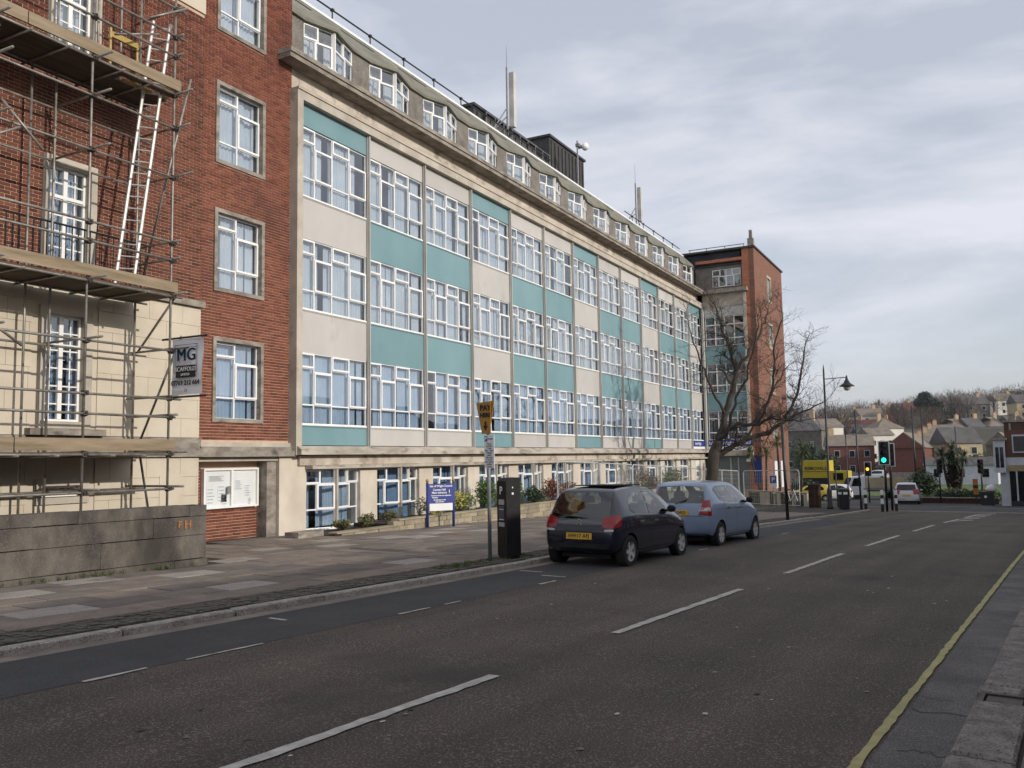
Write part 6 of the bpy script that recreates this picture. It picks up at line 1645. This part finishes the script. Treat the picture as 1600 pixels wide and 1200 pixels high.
# cordyline palms by the tower
PALM = mat('palm_leaf', (.05, .07, .02), (.12, .14, .05), scale=3, rough=.6)
def cordyline(label, t, n, stems, z, seed, scale=1.0, m=None):
    r = random.Random(seed); th = thing('cordyline_palm', label, 'palm', tuple(tn(t, n, z))); tr = MB(); lf = MB()
    for (dn, h) in stems:
        top_ = tn(t + r.uniform(-.3, .3), n + dn, z + h); tr.path([tn(t, n + dn * .2, z), tn(t, n + dn * .7, z + h * .5), top_], [.09 * scale, .07 * scale, .06 * scale], seg=7)
        for k in range(90):
            a = r.uniform(0, 2 * pi); e = r.uniform(-.6, 1.3); L = r.uniform(.55, .95) * scale
            d = Vector((cos(a) * cos(e), sin(a) * cos(e), sin(e))); s_ = d.cross(Vector((0, 0, 1)))
            s_ = s_.normalized() * .028 * scale if s_.length > .01 else Vector((.028, 0, 0))
            mid_ = top_ + d * L * .55; tip = top_ + d * L + Vector((0, 0, -.28 * L))
            lf.add([top_, mid_ - s_, tip, mid_ + s_], [(0, 1, 2, 3)])
    tr.build('trunk', BARK, th, smooth=True); link('crown', lf.raw('crown', m or PALM), th); return th
cordyline('cordyline palm with two heads against the brick tower', 56.0, 17.6, [(.9, 3.1), (-.1, 3.0)], gz(56) + .3, 3)
cordyline('taller cordyline palm right of the two headed one', 55.0, 16.4, [(0, 3.75)], gz(55) + .3, 4)
cordyline('cordyline palm at the right edge of the tower', 55.0, 15.2, [(-.3, 3.1)], gz(55) + .3, 5)

# ================================================================== across the junction
def foliage_blob(name, label, cat, t, n, z, rx, ry, h, cnt, s, m, seed, trunk=None, m2=None, group=None):
    r = random.Random(seed); c = tn(t, n, z); th = thing(name, label, cat, tuple(c), group); mb = MB(); mb2 = MB(); base = (trunk[0] if trunk else 0)
    for k in range(9):
        cc = (c.x + r.uniform(-.55, .55) * rx, c.y + r.uniform(-.55, .55) * ry, z + base + (h - base) * r.uniform(.3, .75)); leaves(mb if k % 3 or not m2 else mb2, cc, rx * .55, ry * .55, (h - base) * .32, cnt // 9, s, r, .25)
    link('crown', mb.raw('crown', m), th)
    if m2: link('crown', mb2.raw('crown', m2), th)
    tr = MB(); tr.path([c + Vector((0, 0, -.2)), c + Vector((.05, 0, (base or h * .4)))], [trunk[1] if trunk else .06, (trunk[1] if trunk else .06) * .7], seg=7); tr.build('trunk', BARK, th, smooth=True); return th
# big shaggy palm
pm = cordyline('large shaggy dark palm beyond the junction', 76, 8.95, [(0, 4.1), (.75, 3.6), (-.75, 3.5), (.2, 3.3)], gz(76), 9, 1.6, mat('palm_leaf_dark', (.02, .035, .012), (.06, .08, .03), scale=3, rough=.6))
r = random.Random(5); sk = MB(); c = tn(76, 8.95, gz(76) + 2.3); leaves(sk, tuple(c), .5, .5, 1.3, 1100, .15, r, .3); link('dead_skirt', sk.raw('dead_skirt', mat('palm_skirt', (.025, .02, .013), (.06, .045, .03), scale=4, rough=.9)), pm)
foliage_blob('evergreen_bush', 'dark evergreen bush left of the large palm', 'bush', 75, 11.0, gz(75), 1.1, 1.1, 2.7, 1600, .14, LDARK, 61)
foliage_blob('evergreen_bush', 'low dark hedge right of the silver car', 'hedge', 73.5, 9.3, gz(73), .8, 2.4, 1.15, 1600, .12, LDARK, 62, m2=LBRN)
foliage_blob('evergreen_bush', 'dark hedge below the yellow lorry', 'hedge', 82, 21.8, gz(82), .7, 2.6, 1.9, 1700, .16, LDARK, 64)
foliage_blob('evergreen_bush', 'low green hedge below the lawn', 'hedge', 73.5, 6.6, gz(73), .7, 1.6, 1.05, 1300, .11, LDARK, 63, m2=LGREEN)
hw = thing('hedge_wall', 'dark brick wall along the hedge across the junction', 'wall', tuple(tn(72.5, 8.5, gz(72)))); M = Matrix.Translation(tn(72.6, 5.7, gz(72.6))) @ Matrix.Rotation(RA + pi / 2, 4, 'Z')
MB().box(0, 5.9, -.12, .12, -.3, .40, M).build('brick_face', PB, hw); MB().box(-.02, 5.92, -.15, .15, .401, .47, M).build('coping', WEATH, hw)
hw2 = thing('garden_wall', 'long grey garden wall below the brick gable house', 'wall', tuple(tn(146, 25, gz(146)))); M = Matrix.Translation(tn(152.5, 20, gz(150))) @ Matrix.Rotation(RA + pi / 2, 4, 'Z')
MB().box(0, 30, -.2, .2, -.3, 1.15, M).build('face', WEATH, hw2)
# parcel box, blue bag and roadworks sign by the white shop
for lb, nm, t, n, w, h, m in (('black cabinet with a round white mark at the shop corner', 'street_cabinet', 68, 6.0, .8, .95, BLACK), ('white bin bag on the black cabinet', 'bin_bag', 68.1, 5.75, .55, .5, None)):
    c = tn(t, n, gz(t)); th = thing(nm, lb, nm.split('_')[-1], tuple(c))
    if m:
        M = Matrix.Translation(c) @ Matrix.Rotation(RA, 4, 'Z'); MB().cbox(-.3, .3, -w / 2, w / 2, 0, h, .04, M).build('case', m, th); MB().lathe([(.001, 0), (.09, 0), (.09, .01)], (0, 0, 0), 12, M=M @ Matrix.Translation((-.302, .1, .6)) @ Matrix.Rotation(-pi / 2, 4, 'Y')).build('round_mark', SIGNW, th)
    else: MB().lathe([(.05, .95), (.32, .98), (.36, 1.15), (.25, 1.35), (.05, 1.42)], tuple(c), 11).build('bag', SIGNW, th, smooth=True)
bb = thing('blind_person_bollard', 'orange and white road sign on a post in front of the lawn', 'sign', tuple(tn(70, 6.9, gz(70)))); c = tn(70, 6.9, gz(70))
ORG = mat('sign_orange', (.5, .11, .03), (.58, .15, .05), scale=5, rough=.6)
for i, m in enumerate((BLACK, SIGNY, ORG, BLACK, SIGNY, ORG)): MB().box(-.03, .03, -.16, .16, .5 + i * .22, .719 + i * .22, Matrix.Translation(c) @ Matrix.Rotation(RA, 4, 'Z')).build('band', m, bb)
MB().box(-.04, .04, -.04, .04, 0, .499, Matrix.Translation(c)).build('post', BLACK, bb)
# white corner shop and the dark building above it
shop = thing('white_corner_shop', 'white rendered corner house with shop window at the right edge', 'building', tuple(tn(66, 4.8, gz(66))))
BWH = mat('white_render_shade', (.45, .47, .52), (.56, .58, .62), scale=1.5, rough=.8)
def fb(name, t0, t1, n0, n1, z0, z1, m, par, zref):
    p = tn(t0, n0); M = Matrix.Translation((p.x, p.y, zref)) @ Matrix.Rotation(RA, 4, 'Z'); return MB().box(0, t1 - t0, 0, n1 - n0, z0, z1, M).build(name, m, par)
Zs = gz(66)
fb('wall', 66, 72, -12, 5.0, 0, 3.2, BWH, shop, Zs); bay = fb('bay', 65.7, 66.9, 4.62, 5.3, 2.2, 4.35, BWH, shop, Zs)
for a in (4.72, 4.98): fb('bay_pane', 65.68, 65.699, a, a + .2, 2.55, 3.9, CGLASS, bay, Zs)
fb('bay_roof', 65.6, 67, 4.5, 5.4, 4.351, 4.5, WEATH, shop, Zs)
sf = fb('shopfront', 65.93, 65.999, -12, 4.45, .35, 2.3, CGLASS, shop, Zs); fb('stall_riser', 65.9, 65.999, -12, 4.45, 0, .349, DKC, shop, Zs); fb('fascia', 65.85, 65.999, -12, 4.5, 2.301, 2.7, mat('shop_fascia', (.30, .24, .13), (.36, .29, .17), scale=2, rough=.6), shop, Zs)
for a in (4.0, 3.2, 2.4, 1.6, .8, 0): fb('shopfront_post', 65.88, 65.929, a, a + .09, .35, 2.3, BWH, sf, Zs)
fb('upper_wall', 66.001, 72, -12, 4.6, 3.201, 5.0, mat('shade_brick', (.10, .05, .04), (.15, .075, .055), scale=4, rough=.9), shop, Zs)
for a in (3.3, 1.5, -.5): 
    w_ = fb('window', 65.9, 66.0, a, a + .9, 3.5, 4.7, BWH, shop, Zs); fb('pane', 65.88, 65.899, a + .08, a + .82, 3.6, 4.6, CGLASS, w_, Zs)
dk = thing('dark_brick_house', 'tall brown brick house behind the white corner shop', 'building', tuple(tn(80, 3, gz(80)))); 
DBR = mat('ivy_brick', (.055, .035, .025), (.12, .065, .045), scale=1.6, rough=.95, dirt=((.04, .04, .022), 1.2, .55))
fb('wall', 80, 90, -14, 5.6, 0, 6.4, DBR, dk, gz(80)); fb('parapet', 79.9, 90.1, -14, 5.65, 6.401, 6.55, WEATH, dk, gz(80)); fb('downpipe', 79.85, 79.95, 5.1, 5.25, .5, 6.3, WEATH, dk, gz(80)); fb('chimney', 84, 84.6, 5.0, 5.5, 6.551, 7.2, WEATH, dk, gz(80))

# ================================================================== houses and hillside
HB = mat('house_brick_red', (.12, .045, .034), (.18, .068, .048), scale=3, rough=.9); HBO = mat('house_brick_orange', (.30, .13, .075), (.40, .18, .10), scale=3, rough=.9)
HW = mat('house_white', (.68, .64, .55), (.78, .74, .65), scale=1, rough=.9); HC = mat('house_cream', (.40, .33, .20), (.50, .42, .26), scale=1.4, rough=.9); HG = mat('house_grey', (.11, .10, .085), (.17, .155, .13), scale=1.5, rough=.9)
RS = mat('roof_slate_far', (.075, .072, .072), (.13, .12, .115), scale=.8, rough=.85); RB = mat('roof_tile_brown', (.15, .125, .10), (.23, .195, .155), scale=.9, rough=.9); RRED = mat('roof_tile_red', (.13, .045, .035), (.19, .07, .05), scale=.9, rough=.9)
CHP = mat('chimney_cream', (.45, .32, .19), (.52, .38, .24), scale=2, rough=.9)
def house(label, t, n, w, d, eave, ridge, wallm, roofm, rz=0.0, z=None, chim=(), wins=2, hip=False, storeys=2, group='houses on the hillside', gable_along='x'):
    """w across the view (local x), d depth (local y); local -y faces the street; ridge along x unless gable_along='y'"""
    z = gz(t) - .2 if z is None else z
    th = thing('house', label, 'house', tuple(tn(t, n, z)), group)
    M = Matrix.Translation(tn(t, n, z)) @ Matrix.Rotation(RA - pi / 2 + rz, 4, 'Z')
    MB().box(-w / 2, w / 2, 0, d, -3, eave, M).build('wall', wallm, th)
    o = .3
    if gable_along == 'x':
        hp = d * .45 if hip else 0
        P = [(-w / 2 - o, -o, eave), (w / 2 + o, -o, eave), (w / 2 + o, d + o, eave), (-w / 2 - o, d + o, eave), (-w / 2 - o + hp, d / 2, ridge), (w / 2 + o - hp, d / 2, ridge)]
        F = [(0, 1, 5, 4), (2, 3, 4, 5), (0, 4, 3), (1, 2, 5), (0, 3, 2, 1)]
    else:
        P = [(-w / 2 - o, -o, eave), (w / 2 + o, -o, eave), (w / 2 + o, d + o, eave), (-w / 2 - o, d + o, eave), (0, -.1, ridge), (0, d + o, ridge)]
        F = [(0, 4, 5, 3), (1, 2, 5, 4), (0, 1, 4), (2, 3, 5), (0, 3, 2, 1)]
    rf = MB().add([M @ Vector(p) for p in P], F).build('roof', roofm, th)
    if gable_along == 'y': MB().add([M @ Vector(p) for p in ((-w / 2, -.001, eave + .001), (w / 2, -.001, eave + .001), (0, -.001, ridge - .12), (-w / 2, -.32, eave + .001), (w / 2, -.32, eave + .001), (0, -.32, ridge - .12))], [(3, 4, 5), (0, 2, 1), (0, 3, 5, 2), (1, 2, 5, 4)]).build('gable', wallm, th)
    for cx in chim: 
        ch_ = MB().box(cx - .45, cx + .45, d / 2 - .35, d / 2 + .35, eave, ridge + 1.1, M).build('chimney', CHP, rf)
        for q in (-.25, .0, .25): MB().lathe([(.1, 0), (.09, .4)], (cx + q, d / 2, ridge + 1.1), 7, M=M).build('chimney_pot', HBO, ch_)
    if wins:
        for s_ in range(storeys):
            zz = .9 + s_ * (eave - .3) / storeys
            for i in range(wins):
                x = -w / 2 + w * (i + .5) / wins
                wi = MB().box(x - .5, x + .5, -.05, -.002, zz, zz + 1.25, M).build('window', BWH, th); MB().box(x - .42, x + .42, -.07, -.051, zz + .08, zz + 1.17, M).build('pane', CGLASS, wi)
    return th
house('red brick gable house behind the green traffic signal', 158, 25.9, 6.2, 11, 5.2, 7.9, HB, RB, gable_along='y', wins=0, z=-2.7)
house('orange and red brick house with slate roof left of the signals', 163, 35.4, 7.6, 7, 5.6, 7.7, HB, RB, rz=.35, wins=3, z=-2.5, chim=(-3,))
house('large grey house with hipped dark roof behind the bare tree', 176, 48.0, 8.4, 8, 8.2, 11.2, HG, RS, hip=True, wins=2, z=-1.8, chim=(1.5,))
house('cream walled house catching the sun beside the street lamp', 184, 43.4, 4.4, 7, 9.0, 10.9, HW, RB, wins=1, z=-1.8, rz=.7)
house('white house with hipped brown roof above the signals', 232, 40.8, 6.6, 8, 7.6, 10.4, HW, RB, hip=True, wins=3, z=.2, chim=(-1,), rz=.65)
house('lower white house below the hipped roof', 214, 39.7, 5.6, 7, 6.3, 8.2, HW, RB, rz=.6, wins=3, z=-.5)
house('red roofed house at the foot of the wood', 262, 53, 11, 8, 6.0, 9.3, HB, RRED, wins=3, z=2.2, chim=(-2, 5))
house('dark roofed house left of the white houses', 240, 48.5, 8, 8, 6.0, 9.0, HG, RS, wins=2, z=.5, chim=(2.6,))
for i, (t, n, lb) in enumerate(((190, 26.5, 'nearest house of the stepped brown terrace'), (203, 27.6, 'second house of the stepped brown terrace'), (217, 28.6, 'third house of the stepped brown terrace'), (232, 29.6, 'fourth house of the stepped brown terrace'), (247, 30.4, 'last house of the stepped brown terrace'))):
    house(lb, t, n - .4, 6.8, 8, 5.0, 7.6, HG, RB, rz=.3, wins=2, z=gz(t) - 1.6 + .2 * i, chim=(-2.2,))
house('yellow stone house with dark roof right of the palm', 168, 17.7, 5.6, 8, 5.3, 8.2, HC, RS, wins=2, z=-2.1, rz=.5)
house('narrow gabled grey house beside the yellow stone house', 176, 13.2, 4.2, 8, 4.8, 7.2, HG, RB, gable_along='y', wins=1, z=-2)
for i, (t, n, lb) in enumerate(((268, 29.6, 'left house of the row with white fronts'), (270, 25.2, 'middle house of the row with white fronts'), (272, 20.5, 'right house of the row with white fronts'), (275, 15.3, 'slate roofed house at the end of the row'))):
    house(lb, t, n, 4.3, 8, 6.2, 9.0, HW if i < 3 else HG, RS if i % 2 else RB, wins=2, z=gz(t) - 1.6, chim=(1.6,), hip=(i % 2 == 0), rz=.6)
house('long low white building behind the palm trunk', 128, 14.2, 8.5, 5, 2.6, 3.6, BWH, RS, wins=3, storeys=1, z=-2.6)
house('brick house half hidden by the dark brown house', 300, 8, 9, 8, 6, 9, HB, RRED, wins=2, z=gz(300) - 1)
house('pale roofed house high on the left slope', 330, 64, 10, 8, 5.4, 8.6, HW, RRED, wins=3, z=gz(330) - 1, chim=(2,))
house('distant red house below the poplar', 345, 60, 8, 8, 5, 8.2, HBO, RRED, wins=2, z=gz(345) - 1, chim=(-2,))

for i, (t, n, w_, wm, rm, q) in enumerate(((300, 58, 8, HW, RB, .6), (318, 47, 8, HG, RRED, .4), (335, 72, 9, HC, RB, .5), (350, 55, 8, HBO, RS, .6), (372, 66, 9, HW, RB, .5), (390, 82, 9, HG, RRED, .4), (325, 30, 8, HG, RS, .5), (345, 22, 8, HW, RB, .6), (365, 34, 9, HBO, RB, .5), (310, 14, 8, HC, RS, .4))):
    house('small house among the trees, ' + ('upper left slope near the lamp', 'above the red roofed house', 'far left under the bare branches', 'left of the poplar', 'below the poplar', 'highest on the left slope', 'right of the conifer', 'above the white fronted row', 'highest right of the conifer', 'above the dark brown house')[i], t, n, w_, 8, 5.2, 8.0, wm, rm, rz=q, wins=2, z=gz(t) - .5 + (3.0 * sin(n * .012 + t * .004) + 2.0 * sin(n * .031 + 1.3)), chim=(2,))
foliage_blob('evergreen_bush', 'dark evergreen in front of the grey hipped house', 'bush', 150, 40.5, gz(150), 2.6, 2.6, 7.2, 1500, .32, LDARK, 71)
foliage_blob('evergreen_bush', 'dark evergreen left of the orange brick house', 'bush', 155, 38.2, gz(155), 2.2, 2.2, 5.0, 1300, .3, LDARK, 72)
foliage_blob('evergreen_bush', 'green bush under the white gabled houses', 'bush', 172, 21.5, gz(172), 2.4, 2.4, 4.2, 1300, .3, LDARK, 73, m2=LBRN)
foliage_blob('evergreen_bush', 'olive bush below the yellow stone house', 'bush', 160, 14.5, gz(160), 3.0, 3.0, 4.0, 1300, .3, LBRN, 74, m2=LDARK)
# bare trees: slivers of twig in rounded crowns, stems below
def bare(mb, tr, c, h, rad, n, r, s=1.0):
    x, y, z = c
    tr.path([(x, y, z - 1), (x + r.uniform(-.3, .3), y, z + h * .45), (x + r.uniform(-.5, .5), y, z + h * .8)], [.035 * h * s * .8, .022 * h, .008 * h], seg=5)
    for k in range(5):
        a = r.uniform(0, 2 * pi); tr.path([(x, y, z + h * r.uniform(.25, .5)), (x + cos(a) * rad * .6, y + sin(a) * rad * .6, z + h * r.uniform(.65, .9))], [.014 * h, .004 * h], seg=4)
    for k in range(n):
        while True:
            d = Vector((r.uniform(-1, 1), r.uniform(-1, 1), r.uniform(-1, 1)))
            if .2 < d.length < 1: break
        p = Vector((x + d.x * rad, y + d.y * rad, z + h * .56 + d.z * h * .44))
        v = (Vector((d.x, d.y, abs(d.z) * .6 + .5)) + Vector((r.gauss(0, .35), r.gauss(0, .35), r.gauss(0, .35)))).normalized() * rad * r.uniform(.25, .5)
        w = v.orthogonal().normalized() * rad * .011
        mb.add([p - w, p + w, p + v], [(0, 1, 2)])
WT_ = [mat('wood_twigs_%d' % i, a, b, scale=.2, rough=1) for i, (a, b) in enumerate([((.10, .075, .06), (.155, .12, .095)), ((.14, .10, .072), (.19, .135, .10)), ((.09, .08, .07), (.14, .125, .11))])]
IVY = mat('far_evergreen', (.025, .038, .024), (.05, .068, .04), scale=.3, rough=1)
def bare_tree(label, t, n, h, rad, cnt, mi, seed, group='bare trees among the houses'):
    z = gz(t); th = thing('bare_garden_tree', label, 'tree', tuple(tn(t, n, z)), group); mb = MB(); tr = MB(); bare(mb, tr, tuple(tn(t, n, z)), h, rad, cnt, random.Random(seed)); link('crown', mb.raw('crown', WT_[mi]), th); tr.build('trunk', TWIG, th)
bare_tree('bare tree behind the grey hipped house', 200, 50, 11, 4.5, 1100, 0, 1); bare_tree('bare tree right of the grey hipped house', 198, 42.8, 9, 3.8, 1000, 2, 2); bare_tree('bare tree beyond the lamp head', 260, 60, 13, 5.5, 1200, 0, 3)
bare_tree('brown bare tree left of the conifer', 300, 50.5, 11, 5, 1400, 1, 4); bare_tree('brown bare tree in front of the conifer', 290, 40.2, 10, 4.5, 1400, 1, 5); bare_tree('small bare tree by the yellow stone house', 175, 11.0, 5, 2.2, 700, 0, 6)
bare_tree('bare tree above the dark brown house', 150, 5.5, 11, 4.2, 1100, 1, 7)
# poplar and conifer
r = random.Random(8); th = thing('poplar_tree', 'slender bare poplar standing above the hillside trees', 'tree', tuple(tn(420, 78.4, gz(420)))); mb = MB(); tr = MB()
for dn, h in ((0, 8.5), (1.5, 7.2), (-1.4, 6.6)):
    c = tn(420, 78.4 + dn, gz(420)); tr.tube(c, c + Vector((0, 0, h * .9)), .25, .06, seg=5)
    for k in range(700):
        z = r.random(); a = r.uniform(0, 2 * pi); q = c + Vector((cos(a), sin(a), 0)) * 1.3 * r.random() * (1 - .6 * z) + Vector((0, 0, 1.5 + z * h)); v = Vector((cos(a) * .3, sin(a) * .3, 1.5)); w = Vector((.045, -.02, 0)); mb.add([q - w, q + w, q + v], [(0, 1, 2)])
link('crown', mb.raw('crown', WT_[0]), th); tr.build('trunk', TWIG, th)
th = thing('conifer_tree', 'dark conifer rising above the terrace roofs', 'tree', tuple(tn(300, 41.2, gz(300)))); mb = MB()
for k, (dn, zz, rx, rz_) in enumerate(((1.2, 11.0, 2.2, 1.6), (.2, 9.2, 3.0, 2.0), (2.2, 9.0, 2.4, 1.8), (-1.6, 7.4, 3.0, 2.2), (-3.0, 5.0, 3.2, 2.6), (.8, 6.4, 4.0, 2.4), (-1.5, 3.0, 4.4, 2.6), (-4.2, 2.4, 2.6, 2.4))): leaves(mb, tuple(tn(300, 41.2 + dn, gz(300) + zz + 2.2)), rx, rx, rz_, 620, .42, r, .2)
link('crown', mb.raw('crown', IVY), th); MB().tube(tn(300, 41.2, gz(300) - 1), tn(300, 41.9, gz(300) + 12), .4, .1, seg=7).build('trunk', BARK, th)
# wooded hillside: one mass
mbs = [MB(), MB(), MB()]; tr = MB(); ev = MB(); r = random.Random(12)
for i in range(430):
    t = r.uniform(300, 640); lo_n = t * .02 - 22; hi_n = t * .34 + 10; n = r.uniform(lo_n, hi_n); z = gz(t) + (3.0 * sin(n * .012 + t * .004) + 2.0 * sin(n * .031 + 1.3))
    h = r.uniform(6, 10.5) if t < 480 else r.uniform(5, 11); c = tuple(tn(t, n, z))
    if r.random() < .12: leaves(ev, (c[0], c[1], c[2] + h * .4), h * .35, h * .35, h * .42, 160, .7, r, .2)
    else: bare(mbs[r.choice((0, 0, 1, 1, 2))], tr, c, h, h * r.uniform(.36, .5), 250, r)
wd = link('woodland', mbs[0].raw('woodland', WT_[0]), kind='stuff', label='brown leafless wood covering the far hillside', cat='wood')
for k in (1, 2): link('crowns', mbs[k].raw('crowns', WT_[k]), wd, kind='stuff')
link('evergreens', ev.raw('evergreens', IVY), wd, kind='stuff'); tr.build('trunks', TWIG, wd, kind='stuff')
mb = MB(); mb2 = MB()                          # undergrowth and gardens between the houses
for i in range(520):
    t = r.uniform(178, 420); n = r.uniform(-6, t * .30); z = gz(t); leaves(mb if r.random() < .6 else mb2, (*tn(t, n, z + .6)[:2], z + .7), r.uniform(1.2, 2.6), r.uniform(1.2, 2.6), r.uniform(.8, 1.8), 34, .35, r, .2)
gd = link('garden_growth', mb.raw('garden_growth', IVY), kind='stuff', label='dark hedges and gardens between the hillside houses', cat='hedges'); link('dry_growth', mb2.raw('dry_growth', LBRN), gd, kind='stuff')
# haze
hz_m = bpy.data.materials.new('haze'); hz_m.use_nodes = True; N = hz_m.node_tree.nodes; N.clear(); o_ = N.new('ShaderNodeOutputMaterial'); pv = N.new('ShaderNodeVolumePrincipled'); pv.inputs['Color'].default_value = (.80, .85, .95, 1); pv.inputs['Density'].default_value = .00016; pv.inputs['Anisotropy'].default_value = .2; hz_m.node_tree.links.new(pv.outputs[0], o_.inputs['Volume'])
hz = MB().box(-1700, 1700, -1700, 1700, -6, 75).build('haze', hz_m, kind='stuff')
